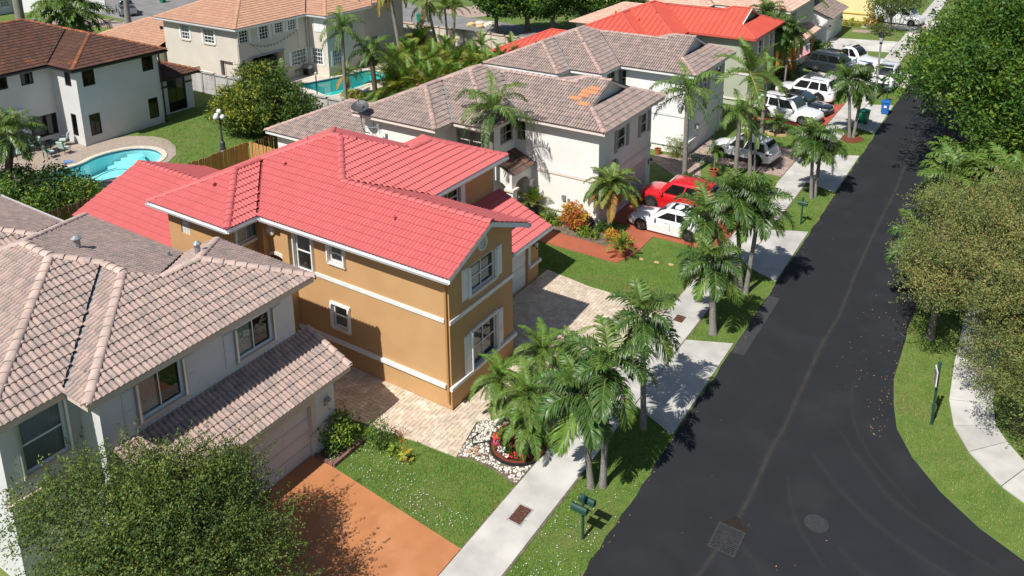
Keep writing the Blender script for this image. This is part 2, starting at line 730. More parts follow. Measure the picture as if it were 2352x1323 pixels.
def eaves(root, outline, z0, fmat, h=0.2, gutter=None, skip=(), soffit=True, name='fascia', sof=None):
    """fascia boards along a CCW eave outline, a soffit under it, optional gutter"""
    mb = MB().use(fmat)
    n = len(outline)
    for i in range(n):
        if i in skip:
            continue
        p, q = outline[i], outline[(i + 1) % n]
        L = math.hypot(q[0] - p[0], q[1] - p[1])
        dx, dy = (q[0] - p[0]) / L, (q[1] - p[1]) / L
        nx, ny = dy, -dx
        t = 0.03
        zt = z0 + 0.0
        mb.add([(p[0] - nx * t, p[1] - ny * t, z0 - h), (q[0] - nx * t, q[1] - ny * t, z0 - h), (q[0] - nx * 0.003, q[1] - ny * 0.003, z0 - h), (p[0] - nx * 0.003, p[1] - ny * 0.003, z0 - h),
                (p[0] - nx * t, p[1] - ny * t, zt), (q[0] - nx * t, q[1] - ny * t, zt), (q[0] - nx * 0.003, q[1] - ny * 0.003, zt), (p[0] - nx * 0.003, p[1] - ny * 0.003, zt)],
               [(3, 2, 1, 0), (4, 5, 6, 7), (2, 3, 7, 6), (0, 1, 5, 4)][:4])
    part(name, mb, root)
    if soffit:
        sb = MB().use(fmat)
        sb.add([(p[0], p[1], z0 - h + 0.01) for p in (sof or outline)][::-1], [tuple(range(n))])
        part('soffit', sb, root)
    if gutter:
        for i in range(n):
            if i in skip:
                continue
            p, q = outline[i], outline[(i + 1) % n]
            L = math.hypot(q[0] - p[0], q[1] - p[1])
            dx, dy = (q[0] - p[0]) / L, (q[1] - p[1]) / L
            nx, ny = dy, -dx
            g = MB().use(gutter)
            prof = [(0.004, 0.0), (0.004, -0.12), (0.09, -0.13), (0.135, -0.02), (0.145, -0.02), (0.145, -0.03), (0.10, -0.145), (0.004, -0.14)]
            e0, e1 = -0.02, L + 0.02
            vs = []
            for tt in (e0, e1):
                for (o_, zz) in prof:
                    vs.append((p[0] + dx * tt + nx * o_, p[1] + dy * tt + ny * o_, z0 + zz - 0.01))
            m = len(prof)
            fs = [(j, j + 1, m + j + 1, m + j) for j in range(m - 1)]
            g.add(vs, fs)
            part('gutter', g, root)


# ------------------------------------------------------------------ walls with openings
def wall(mb, p, q, z0, z1, holes=(), depth=0.13, m=None):
    """vertical wall p->q (outside on the right of the direction), holes: (u0,u1,v0,v1) metres along / height"""
    L = math.hypot(q[0] - p[0], q[1] - p[1])
    dx, dy = (q[0] - p[0]) / L, (q[1] - p[1]) / L
    nx, ny = dy, -dx
    us = sorted(set([0, L] + [h[0] for h in holes] + [h[1] for h in holes]))
    vs = sorted(set([z0, z1] + [h[2] for h in holes] + [h[3] for h in holes]))

    def P(u, v, d=0.0):
        return (p[0] + dx * u - nx * d, p[1] + dy * u - ny * d, v)
    for i in range(len(us) - 1):
        for j in range(len(vs) - 1):
            cu, cv = (us[i] + us[i + 1]) / 2, (vs[j] + vs[j + 1]) / 2
            if any(h[0] < cu < h[1] and h[2] < cv < h[3] for h in holes):
                continue
            mb.poly(P(us[i], vs[j]), P(us[i + 1], vs[j]), P(us[i + 1], vs[j + 1]), P(us[i], vs[j + 1]))
    for h in holes:
        a, b, c, d = h[:4]
        D = h[4] if len(h) > 4 else depth
        mb.poly(P(a, c), P(a, c, D), P(a, d, D), P(a, d))
        mb.poly(P(b, c), P(b, d), P(b, d, D), P(b, c, D))
        mb.poly(P(a, d), P(a, d, D), P(b, d, D), P(b, d))
        mb.poly(P(a, c), P(b, c), P(b, c, D), P(a, c, D))


class Face:
    """local frame on a wall: u along, v up, out of the wall"""
    def __init__(s, p, q):
        s.p = p
        L = math.hypot(q[0] - p[0], q[1] - p[1])
        s.L = L
        s.d = ((q[0] - p[0]) / L, (q[1] - p[1]) / L)
        s.n = (s.d[1], -s.d[0])

    def P(s, u, v, o=0.0):
        return (s.p[0] + s.d[0] * u + s.n[0] * o, s.p[1] + s.d[1] * u + s.n[1] * o, v)

    def box(s, mb, u0, u1, v0, v1, o0, o1):
        vs = [s.P(u0, v0, o1), s.P(u1, v0, o1), s.P(u1, v0, o0), s.P(u0, v0, o0), s.P(u0, v1, o1), s.P(u1, v1, o1), s.P(u1, v1, o0), s.P(u0, v1, o0)]
        return mb.add(vs, [(3, 2, 1, 0), (4, 5, 6, 7), (0, 1, 5, 4), (1, 2, 6, 5), (2, 3, 7, 6), (3, 0, 4, 7)])


def window(root, F, u0, u1, v0, v1, frame, nx=2, ny=2, back='interior', shut=None, shw=0.28, sill=None, head=None, fw_=0.06, bars=0.03, depth=0.11, tracks=None,
           slide=False, shut_label=None):
    """window part with pane, sill, shutters under it; the wall has the matching opening"""
    mb = MB().use(frame)
    d0, d1 = -depth, -depth + 0.07
    F.box(mb, u0, u0 + fw_, v0, v1, d0, d1)
    F.box(mb, u1 - fw_, u1, v0, v1, d0, d1)
    F.box(mb, u0 + fw_, u1 - fw_, v0, v0 + fw_, d0, d1)
    F.box(mb, u0 + fw_, u1 - fw_, v1 - fw_, v1, d0, d1)
    for i in range(1, nx):
        u = u0 + (u1 - u0) * i / nx
        F.box(mb, u - bars / 2, u + bars / 2, v0 + fw_, v1 - fw_, d0 + 0.01, d1 - 0.015)
    for j in range(1, ny):
        v = v0 + (v1 - v0) * j / ny
        b = bars * (1.6 if j == ny // 2 and ny % 2 == 0 else 1)
        F.box(mb, u0 + fw_, u1 - fw_, v - b / 2, v + b / 2, d0 + 0.012, d1 - 0.012)
    w = part('window', mb, root)
    g = MB().use(M['glass'])
    g.poly(F.P(u0 + fw_ / 2, v0 + fw_ / 2, d0 + 0.025), F.P(u1 - fw_ / 2, v0 + fw_ / 2, d0 + 0.025), F.P(u1 - fw_ / 2, v1 - fw_ / 2, d0 + 0.025), F.P(u0 + fw_ / 2, v1 - fw_ / 2, d0 + 0.025))
    part('pane', g, w)
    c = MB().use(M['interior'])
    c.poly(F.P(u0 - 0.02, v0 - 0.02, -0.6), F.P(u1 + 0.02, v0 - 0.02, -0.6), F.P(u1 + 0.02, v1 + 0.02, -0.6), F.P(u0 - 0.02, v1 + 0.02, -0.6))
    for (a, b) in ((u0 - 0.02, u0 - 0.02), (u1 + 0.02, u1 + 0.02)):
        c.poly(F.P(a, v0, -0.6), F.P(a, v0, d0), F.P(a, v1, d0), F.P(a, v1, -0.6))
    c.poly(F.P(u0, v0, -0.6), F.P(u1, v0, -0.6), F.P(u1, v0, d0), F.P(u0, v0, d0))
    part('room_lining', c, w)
    if back in ('curtain', 'blind', 'half'):
        cu = MB().use(M['curtain'] if back != 'blind' else M['blind'])
        n = max(4, int((u1 - u0) / 0.09))
        lim = (u0, u1) if back != 'half' else (u0, u0 + (u1 - u0) * 0.45)
        pts = []
        for i in range(n + 1):
            u = lim[0] + (lim[1] - lim[0]) * i / n
            pts.append((u, -depth - 0.02 - (0.035 if i % 2 else 0.0)))
        for i in range(n):
            (a, o), (b, o2) = pts[i], pts[i + 1]
            cu.poly(F.P(a, v0, o), F.P(b, v0, o2), F.P(b, v1, o2), F.P(a, v1, o))
        part('curtain', cu, w)
    if sill:
        sb = MB().use(sill)
        F.box(sb, u0 - 0.08, u1 + 0.08, v0 - 0.11, v0 - 0.002, 0.002, 0.09)
        part('sill', sb, w)
    if head:
        sb = MB().use(head)
        F.box(sb, u0 - 0.1, u1 + 0.1, v1 + 0.002, v1 + 0.1, 0.002, 0.09)
        part('head_trim', sb, w)
    if tracks:
        for a in (u0 - 0.075, u1 + 0.003):
            tb = MB().use(tracks)
            F.box(tb, a, a + 0.072, v0, v1, 0.002, 0.13)
            part('shutter_track', tb, w)
    if shut:
        off = 0.085 if tracks else 0.01
        for a in (u0 - off - shw, u1 + off):
            sb = MB().use(shut)
            F.box(sb, a, a + shw, v0 - 0.03, v1 + 0.03, 0.002, 0.045)
            hh = (v1 - v0 - 0.12) / 2
            for j in range(2):
                F.box(sb, a + 0.04, a + shw - 0.04, v0 + 0.04 + j * (hh + 0.04), v0 + 0.04 + j * (hh + 0.04) + hh, 0.044, 0.06)
            part('shutter', sb, w)
    return w


def garage_door(root, F, u0, u1, v0, v1, m, rows=4, cols=4, depth=0.14, panels=True):
    mb = MB().use(m)
    F.box(mb, u0, u1, v0, v1, -depth - 0.05, -depth)
    d = part('garage_door', mb, root)
    h = (v1 - v0) / rows
    for r in range(rows):
        pb = MB().use(m)
        F.box(pb, u0 + 0.01, u1 - 0.01, v0 + r * h + 0.012, v0 + (r + 1) * h - 0.012, -depth + 0.002, -depth + 0.022)
        if panels:
            w = (u1 - u0) / cols
            for c in range(cols):
                F.box(pb, u0 + c * w + 0.1, u0 + (c + 1) * w - 0.1, v0 + r * h + 0.1, v0 + (r + 1) * h - 0.09, -depth + 0.021, -depth + 0.034)
        part('door_panel', pb, d)
    return d


def wall_lamp(root, F, u, v, m, s=1.0):
    mb = MB().use(m)
    F.box(mb, u - 0.05 * s, u + 0.05 * s, v - 0.12 * s, v + 0.12 * s, 0.002, 0.03)
    c = F.P(u, v, 0.16 * s)
    mb.tube([F.P(u, v + 0.1 * s, 0.03), F.P(u, v + 0.26 * s, 0.1 * s), F.P(u, v + 0.22 * s, 0.16 * s)], 0.014 * s, 5)
    mb.lathe([(0.02 * s, 0.24 * s), (0.085 * s, 0.14 * s), (0.09 * s, 0.12 * s), (0.055 * s, 0.1 * s)][::-1], c, 8)
    mb.use(M['lampglass'])
    mb.lathe([(0.04 * s, -0.12 * s), (0.075 * s, 0.1 * s)], c, 8)
    mb.use(m)
    mb.lathe([(0.015 * s, -0.2 * s), (0.05 * s, -0.12 * s), (0.04 * s, -0.11 * s)], c, 8)
    return part('wall_lamp', mb, root)


M['lampglass'] = mat('frosted_lamp_glass', (0.6, 0.6, 0.56), 0.2)
# ------------------------------------------------------------------ ground, road, pavements, drives
M['lawn'] = mat('lawn_soil', (0.095, 0.155, 0.028), 0.95, (0.14, 0.195, 0.042), 1.6, 0.35, 0.7, 8, bump=0.6, bs=45, c3=(0.17, 0.155, 0.06), n3=0.45, lo3=0.56, hi3=0.78)
M['asphalt'] = mat('asphalt', (0.0135, 0.015, 0.0185), 0.85, (0.018, 0.0195, 0.0235), 0.7, 0.35, 0.7, 8, bump=0.25, bs=160, c3=(0.023, 0.0245, 0.028), n3=0.35, lo3=0.55, hi3=0.8)
M['asphalt2'] = mat('asphalt_patch', (0.046, 0.047, 0.050), 0.8, (0.038, 0.039, 0.043), 2.5, bump=0.3, bs=160)
M['oldroad'] = mat('old_grey_road', (0.24, 0.235, 0.225), 0.9, (0.17, 0.168, 0.162), 0.6, 0.35, 0.7, 6, bump=0.2, bs=60)
M['orange'] = mat('painted_terracotta_concrete', (0.47, 0.195, 0.08), 0.7, (0.41, 0.165, 0.066), 1.4, 0.35, 0.7, 6, bump=0.15, bs=50, c3=(0.51, 0.23, 0.105), n3=0.8)
M['redpave'] = mat('painted_red_concrete', (0.40, 0.115, 0.06), 0.75, (0.33, 0.095, 0.05), 1.6, 0.35, 0.7, 6, bump=0.2, bs=50)
M['redpaver'] = mat('painted_red_pavers', (0.50, 0.10, 0.065), 0.7, (0.42, 0.085, 0.055), 3, bump=0.2, bs=40)
M['joint'] = mat('sandy_joint', (0.20, 0.165, 0.12), 0.95, (0.12, 0.1, 0.075), 5)
M['trav'] = mat('travertine_paver', (0.58, 0.485, 0.375), 0.7, (0.50, 0.405, 0.31), 4.0, 0.35, 0.65, 5, orand=0.11, hrand=0.01, bump=0.12, bs=40, c3=(0.68, 0.59, 0.49), n3=2.2)
M['pinkpaver'] = mat('pinkish_paver', (0.42, 0.315, 0.265), 0.85, (0.33, 0.25, 0.215), 3.0, orand=0.14, bump=0.2, bs=40)
M['deckpaver'] = mat('pool_deck_paver', (0.44, 0.35, 0.285), 0.85, (0.33, 0.27, 0.22), 2.0, 0.35, 0.65, 6, orand=0.15, bump=0.2, bs=30)
M['coping'] = mat('pool_coping', (0.66, 0.60, 0.50), 0.8, (0.56, 0.5, 0.41), 3)
M['deckconc'] = mat('cream_deck', (0.60, 0.53, 0.44), 0.85, (0.5, 0.44, 0.37), 1.0, bump=0.15)
M['mulch'] = mat('red_mulch', (0.22, 0.055, 0.028), 0.95, (0.12, 0.032, 0.018), 14, bump=0.8, bs=70)
M['pebble'] = mat('white_pebble', (0.62, 0.59, 0.53), 0.7, orand=0.3, hrand=0.03)
M['soil'] = mat('dry_soil', (0.19, 0.15, 0.105), 0.95, (0.11, 0.085, 0.06), 4, bump=0.5, bs=60)
M['rust'] = mat('rusty_lid', (0.085, 0.034, 0.022), 0.85, (0.2, 0.14, 0.1), 14, 0.55, 0.72, bump=0.2)
M['iron'] = mat('cast_iron', (0.028, 0.029, 0.031), 0.65, (0.045, 0.045, 0.046), 12, bump=0.3, bs=60)


def sheet(mb, pts, z):
    return mb.add([(p[0], p[1], z) for p in pts], [tuple(range(len(pts)))])


def slab(mb, pts, z0, z1):
    if area(pts) < 0:
        pts = pts[::-1]
    return mb.prism(pts, z0, z1)


# lawn: one sheet to the horizon
g = MB().use(M['lawn'])
N = 24
ys = [-60, -20, 0, 20, 40, 60, 90, 140, 220, 600]
xs = [-600, -220, -140, -100, -70, -45, -20, 0, 20, 60, 140, 600]
for i in range(len(xs) - 1):
    for j in range(len(ys) - 1):
        g.poly((xs[i], ys[j], -0.012), (xs[i + 1], ys[j], -0.012), (xs[i + 1], ys[j + 1], -0.012), (xs[i], ys[j + 1], -0.012))
struct('ground', g)

RX0 = -8.87
curve = [(-2.95, 34.0), (-2.92, 31.33), (-2.66, 29.64), (-2.34, 28.28), (-1.67, 27.03), (-0.67, 25.8), (0.52, 24.8), (1.7, 24.15), (4.0, 23.4), (9.0, 22.9), (40, 22.7)]
road = MB().use(M['asphalt'])
jag = random.Random(3)
left = [(RX0 + jag.uniform(-0.05, 0.05), y) for y in np.arange(-20, 135, 0.5)]
right = [(-2.95, 135.0)] + [(-2.97 + jag.uniform(-0.04, 0.04), y) for y in np.arange(120, 34, -0.8)] + curve + [(40, 9.0), (4, 9.0), (-1.0, 6.0), (-2.95, 2.0), (-2.95, -20)]
sheet(road, right + left, 0.004)
struct('road', road)
# the drier seam down the road, a worn pale streak (dust on the asphalt)
for key_, sk in (('seam', 0.34), ('tyremark', 0.13)):
    M[key_] = bpy.data.materials.new('road_dust_' + key_); M[key_].use_nodes = True
    _n, _l = M[key_].node_tree.nodes, M[key_].node_tree.links
    _b = _n['Principled BSDF']; _b.inputs['Base Color'].default_value = (0.15, 0.135, 0.115, 1); _b.inputs['Roughness'].default_value = 0.9
    _uv = _n.new('ShaderNodeUVMap'); _sx = _n.new('ShaderNodeSeparateXYZ'); _l.new(_uv.outputs[0], _sx.inputs[0])
    _m = _n.new('ShaderNodeMath'); _m.operation = 'PINGPONG'; _m.inputs[1].default_value = 0.5; _l.new(_sx.outputs[0], _m.inputs[0])
    _nz = _n.new('ShaderNodeTexNoise'); _nz.inputs['Scale'].default_value = 2.2; _nz.inputs['Detail'].default_value = 8
    _ge = _n.new('ShaderNodeNewGeometry'); _l.new(_ge.outputs[0], _nz.inputs['Vector'])
    _p = _n.new('ShaderNodeMath'); _p.operation = 'POWER'; _p.inputs[1].default_value = 2.2
    _d = _n.new('ShaderNodeMath'); _d.operation = 'MULTIPLY'; _d.inputs[1].default_value = 2.0; _l.new(_m.outputs[0], _d.inputs[0]); _l.new(_d.outputs[0], _p.inputs[0])
    _q = _n.new('ShaderNodeMath'); _q.operation = 'MULTIPLY'; _l.new(_p.outputs[0], _q.inputs[0]); _l.new(_nz.outputs[0], _q.inputs[1])
    _a = _n.new('ShaderNodeMath'); _a.operation = 'MULTIPLY'; _a.inputs[1].default_value = sk; _l.new(_q.outputs[0], _a.inputs[0]); _l.new(_a.outputs[0], _b.inputs['Alpha'])


def streak(name, pts, ws, m='seam'):
    me = bpy.data.meshes.new(name)
    vs, fs, uv = [], [], []
    for i, (x, y) in enumerate(pts):
        a = pts[max(0, i - 1)]; b = pts[min(len(pts) - 1, i + 1)]
        L = math.hypot(b[0] - a[0], b[1] - a[1])
        nx, ny = (b[1] - a[1]) / L, -(b[0] - a[0]) / L
        w = ws[i] / 2
        vs += [(x - nx * w, y - ny * w, 0.008), (x + nx * w, y + ny * w, 0.008)]
    for i in range(len(pts) - 1):
        fs.append((2 * i, 2 * i + 1, 2 * i + 3, 2 * i + 2))
        uv += [(0, 0), (1, 0), (1, 1), (0, 1)]
    me.from_pydata(vs, [], fs)
    u = me.uv_layers.new()
    for i, q in enumerate(uv):
        u.data[i].uv = q
    me.materials.append(M[m])
    o = obj(name, me)
    o['kind'] = 'structure'
    return o
def fill_mesh(name, outer, holes, z, m, parent=None, kind='structure'):
    bm = bmesh.new()
    es = []
    for loop in [outer] + list(holes):
        vs = [bm.verts.new((p[0], p[1], z)) for p in loop]
        for i in range(len(vs)):
            es.append(bm.edges.new((vs[i], vs[(i + 1) % len(vs)])))
    bmesh.ops.triangle_fill(bm, use_beauty=True, use_dissolve=False, edges=es)
    for f in bm.faces:
        if f.normal.z < 0:
            f.normal_flip()
    me = bpy.data.meshes.new(name)
    bm.to_mesh(me); bm.free()
    me.materials.append(m)
    o = obj(name, me, parent)
    if kind and parent is None:
        o['kind'] = kind
    return o


def smooth_loop(pts, n=5):
    out = []
    L = len(pts)
    for i in range(L):
        p0, p1, p2, p3 = pts[i - 1], pts[i], pts[(i + 1) % L], pts[(i + 2) % L]
        for k in range(n):
            t = k / n
            out.append(tuple(0.5 * ((2 * p1[c]) + (-p0[c] + p2[c]) * t + (2 * p0[c] - 5 * p1[c] + 4 * p2[c] - p3[c]) * t * t + (-p0[c] + 3 * p1[c] - 3 * p2[c] + p3[c]) * t ** 3) for c in (0, 1)))
    return out


def offset_loop(pts, d):
    """move a CCW loop outwards by d"""
    out = []
    n = len(pts)
    for i in range(n):
        a, b = pts[i - 1], pts[(i + 1) % n]
        L = math.hypot(b[0] - a[0], b[1] - a[1])
        out.append((pts[i][0] + (b[1] - a[1]) / L * d, pts[i][1] - (b[0] - a[0]) / L * d))
    return out


P1 = smooth_loop([(-49.6, 24.6), (-48.6, 26.6), (-48.35, 28.8), (-48.8, 30.6), (-49.8, 31.55), (-51.3, 31.8), (-52.5, 31.2), (-53.1, 30.0), (-53.15, 28.7), (-52.75, 27.4), (-53.0, 25.9), (-53.2, 24.2), (-52.2, 22.9), (-50.6, 23.2)])
if area(P1) < 0:
    P1 = P1[::-1]
P2 = smooth_loop([(-54.7, 48.6), (-52.2, 48.15), (-49.85, 47.7), (-49.6, 50.0), (-49.75, 53.0), (-49.95, 55.9), (-51.5, 56.0), (-53.0, 56.0), (-53.5, 53.5), (-54.2, 51.0)], 3)
if area(P2) < 0:
    P2 = P2[::-1]
bpy.data.objects.remove(bpy.data.objects['ground'])
fill_mesh('ground', [(-600, -80), (600, -80), (600, 900), (-600, 900)], [P1[::-1], P2[::-1]], -0.012, M['lawn'])
M['plaster'] = mat('pool_plaster', (0.42, 0.76, 0.78), 0.6, (0.37, 0.71, 0.74), 0.8)
M['plaster2'] = mat('pool_plaster_teal', (0.10, 0.55, 0.53), 0.6, (0.08, 0.48, 0.47), 0.8)
M['bluetile'] = mat('waterline_tile', (0.05, 0.12, 0.2), 0.3)


def water_mat(name, tint):
    m = bpy.data.materials.new(name); m.use_nodes = True
    n, l = m.node_tree.nodes, m.node_tree.links
    n.remove(n['Principled BSDF'])
    t = n.new('ShaderNodeBsdfTransparent'); t.inputs[0].default_value = (*tint, 1)
    g_ = n.new('ShaderNodeBsdfGlossy'); g_.inputs['Roughness'].default_value = 0.04
    f = n.new('ShaderNodeFresnel'); f.inputs[0].default_value = 1.33
    nz = n.new('ShaderNodeTexNoise'); nz.inputs['Scale'].default_value = 2.5; nz.inputs['Detail'].default_value = 3
    ge = n.new('ShaderNodeNewGeometry'); l.new(ge.outputs[0], nz.inputs[0])
    bp = n.new('ShaderNodeBump'); bp.inputs['Strength'].default_value = 0.12; l.new(nz.outputs[0], bp.inputs['Height'])
    l.new(bp.outputs[0], g_.inputs['Normal']); l.new(bp.outputs[0], f.inputs['Normal'])
    mx = n.new('ShaderNodeMixShader'); l.new(f.outputs[0], mx.inputs[0]); l.new(t.outputs[0], mx.inputs[1]); l.new(g_.outputs[0], mx.inputs[2])
    l.new(mx.outputs[0], n['Material Output'].inputs[0])
    return m


def pool(name, loop, label, pm, depth, wtint, cop=0.33):
    cx = sum(p[0] for p in loop) / len(loop); cy = sum(p[1] for p in loop) / len(loop)
    t = thing(name, label, 'swimming pool', (cx, cy, 0))
    b = MB().use(pm)
    n = len(loop)
    vs = [(p[0], p[1], -0.16) for p in loop] + [(p[0], p[1], -depth) for p in loop]
    b.add(vs, [(i, n + i, n + (i + 1) % n, (i + 1) % n) for i in range(n)])
    b.add([(p[0], p[1], -depth) for p in loop], [tuple(range(n))])
    basin = part('basin', b, t)
    b = MB().use(M['bluetile'])
    b.add([(p[0], p[1], 0.0) for p in loop] + [(p[0], p[1], -0.16) for p in loop], [(i, n + i, n + (i + 1) % n, (i + 1) % n) for i in range(n)])
    part('waterline_tile', b, t)
    w = MB().use(water_mat(name + '_water', wtint))
    w.add([(p[0], p[1], -0.11) for p in loop], [tuple(range(n))])
    part('water', w, t)
    o = offset_loop(loop, cop)
    c = MB().use(M['coping'])
    vs = [(p[0], p[1], 0.06) for p in offset_loop(loop, -0.03)] + [(p[0], p[1], 0.06) for p in o] + [(p[0], p[1], -0.01) for p in o] + [(p[0], p[1], -0.02) for p in offset_loop(loop, -0.03)]
    fs = []
    for i in range(n):
        j = (i + 1) % n
        fs += [(i, n + i, n + j, j), (n + i, 2 * n + i, 2 * n + j, n + j), (3 * n + i, i, j, 3 * n + j)]
    c.add(vs, fs)
    part('coping', c, t)
    return t


pl1 = pool('swimming_pool', P1, 'kidney shaped pale turquoise pool with rounded entry steps behind the red roofed house', M['plaster'], 1.1, (0.78, 0.97, 0.98))
st = MB().use(M['plaster'])
for i, r in enumerate((0.9, 1.35, 1.8, 2.25)):
    pts = [(-51.9 + r * math.cos(a), 31.35 + r * math.sin(a), -0.25 - i * 0.22) for a in np.linspace(rad(-128), rad(-20), 12)]
    pts2 = [(p[0], p[1], p[2] - 0.9) for p in pts]
    k = len(pts)
    st.add(pts + [(-51.9, 31.35, pts[0][2])], [tuple(range(k + 1))])
    st.add(pts + pts2, [(j, k + j, k + j + 1, j + 1) for j in range(k - 1)])
part('pool_steps', st, pl1)
hs = MB().use(M['bluetile'])
hs.tube([(-49.4 + 0.75 * math.cos(a) * (1 + 0.25 * math.sin(a)), 27.6 + 1.15 * math.sin(a), -0.13) for a in np.linspace(0, 5.6, 22)] + [(-50.4, 26.0, -0.14), (-50.5, 27.4, -0.14), (-50.4, 28.6, -0.14)], 0.025, 5)
tag(obj('cleaner_hose', hs.mesh('cleaner_hose')), 'thin dark cleaner hose looped on the kidney pool water', 'hose')
pl2 = pool('swimming_pool', P2, 'teal pool beside the beige two storey house and its palms', M['plaster2'], 1.3, (0.6, 0.95, 0.95), 0.3)
# decks round the pools
M['deckbrick'] = bpy.data.materials.new('deck_pavers'); M['deckbrick'].use_nodes = True
_n, _l = M['deckbrick'].node_tree.nodes, M['deckbrick'].node_tree.links
_b = _n['Principled BSDF']; _b.inputs['Roughness'].default_value = 0.9
_br = _n.new('ShaderNodeTexBrick'); _br.inputs['Scale'].default_value = 2.5; _br.inputs['Mortar Size'].default_value = 0.03
_br.inputs['Color1'].default_value = (0.48, 0.385, 0.32, 1); _br.inputs['Color2'].default_value = (0.37, 0.295, 0.24, 1); _br.inputs['Mortar'].default_value = (0.2, 0.17, 0.13, 1)
_ge = _n.new('ShaderNodeNewGeometry'); _l.new(_ge.outputs[0], _br.inputs[0]); _l.new(_br.outputs[0], _b.inputs[0])
_bp = _n.new('ShaderNodeBump'); _bp.inputs['Strength'].default_value = 0.4; _bp.inputs['Distance'].default_value = 0.01; _l.new(_br.outputs['Fac'], _bp.inputs['Height']); _bp.invert = True; _l.new(_bp.outputs[0], _b.inputs['Normal'])
D1 = [(-58.85, 18), (-49.5, 18), (-48.2, 21.5), (-47.7, 24.5), (-47.25, 27.5), (-47.6, 30.2), (-48.8, 32.0), (-50.3, 33.0), (-52.0, 33.6), (-53.6, 33.5), (-55.2, 32.6), (-55.72, 31.6), (-55.72, 29.62), (-58.85, 29.62)]
fill_mesh('pool_patio', D1, [offset_loop(P1, 0.1)[::-1]], 0.012, M['deckbrick'])
D2 = [(-60.5, 44.2), (-50.2, 44.2), (-48.2, 45.2), (-48.0, 52.0), (-48.4, 58.5), (-50.5, 59.5), (-54.0, 59.5), (-54.0, 52.5), (-57.2, 52.3), (-57.2, 49.4), (-60.5, 49.4)]
fill_mesh('pool_terrace', D2, [offset_loop(P2, 0.1)[::-1]], 0.012, M['deckconc'])

def smooth_path(p, n=19):
    out = []
    for i in range(n):
        f = i / (n - 1) * (len(p) - 1); k = min(int(f), len(p) - 2); t = f - k
        a, b, c, d = p[max(k - 1, 0)], p[k], p[k + 1], p[min(k + 2, len(p) - 1)]
        out.append(tuple(0.5 * (2 * b[q] + (c[q] - a[q]) * t + (2 * a[q] - 5 * b[q] + 4 * c[q] - d[q]) * t * t + (3 * b[q] - a[q] - 3 * c[q] + d[q]) * t ** 3) for q in (0, 1)))
    return out


# ---- street side: sidewalk slabs, aprons, drives
sw = group_root('sidewalk')
base = MB().use(M['soil'])
sheet(base, [(-12.34, -20), (-10.7, -20), (-10.7, 135), (-12.34, 135)], 0.002)
part('bedding', base, sw)
sr = random.Random(5)
y = -12.0
slab_mesh = {}
while y < 133:
    L = 1.56
    key = sr.randrange(4)
    mb = MB().use(M['concrete'])
    x0, x1 = -12.29, -10.76
    e = 0.012
    z1 = 0.045
    t = sr.uniform(-0.006, 0.006)
    mb.add([(x0, y + e, 0.0), (x1, y + e, 0.0), (x1, y + L - e, 0.0), (x0, y + L - e, 0.0), (x0 + 0.01, y + e + 0.01, z1 + t), (x1 - 0.01, y + e + 0.01, z1 + t), (x1 - 0.01, y + L - e - 0.01, z1 - t), (x0 + 0.01, y + L - e - 0.01, z1 - t)],
           [(3, 2, 1, 0), (4, 5, 6, 7), (0, 1, 5, 4), (1, 2, 6, 5), (2, 3, 7, 6), (3, 0, 4, 7)])
    part('slab', mb, sw)
    y += L


def apron(name, pts, m, z=0.03, cut=None):
    mb = MB().use(m)
    slab(mb, pts, -0.01, z)
    return struct(name, mb)


for y0, y1 in ((23.9, 30.1), (36.6, 42.4), (49.0, 55.8), (61.6, 69.0), (75.3, 80.6), (88.0, 94.0), (101.0, 108)):
    apron('driveway_apron', [(-10.73, y0 + 0.6), (-8.95, y0 - 0.2), (-8.95, y1 + 0.2), (-10.73, y1 - 0.6)], M['concrete'])
apron('driveway_apron', [(-10.73, 9.0), (-8.95, 8.5), (-8.95, 16.2), (-10.73, 15.6)], M['concrete'])
# near terracotta drive
apron('terracotta_driveway', [(-19.0, 10.6), (-12.32, 10.6), (-12.32, 15.72), (-17.9, 16.12), (-19.0, 16.12)], M['orange'], 0.03)
# H3 red drive and walk
apron('red_driveway', [(-18.8, 38.3), (-17.4, 38.3), (-17.4, 37.72), (-12.32, 37.72), (-12.32, 43.4), (-18.8, 43.4)], M['redpave'], 0.03)
apron('red_walk', [(-24.2, 34.05), (-16.2, 34.05), (-15.8, 35.3), (-15.8, 37.72), (-17.38, 37.72), (-17.38, 35.35), (-24.2, 35.55)], M['redpave'], 0.028)
apron('concrete_driveway', [(-19.2, 86.4), (-12.32, 88.2), (-12.32, 93.6), (-19.2, 92.0)], M['concrete'], 0.03)
apron('concrete_driveway', [(-17.3, 70.6), (-15.6, 73.0), (-12.32, 74.8), (-12.32, 81.5), (-17.2, 80.5), (-17.2, 74.4)], M['concrete'], 0.03)
apron('concrete_driveway', [(-17.2, 99.5), (-12.32, 100.5), (-12.32, 106.5), (-17.2, 106.5)], M['concrete'], 0.03)
apron('pink_walk', [(-17.6, 96.4), (-13.4, 97.0), (-13.6, 98.5), (-17.6, 97.8)], M['pinkpaver'], 0.02)
apron('asphalt_patch', [(-8.86, 29.72), (-8.32, 29.72), (-8.32, 34.95), (-8.84, 34.95)], M['asphalt2'], 0.009)
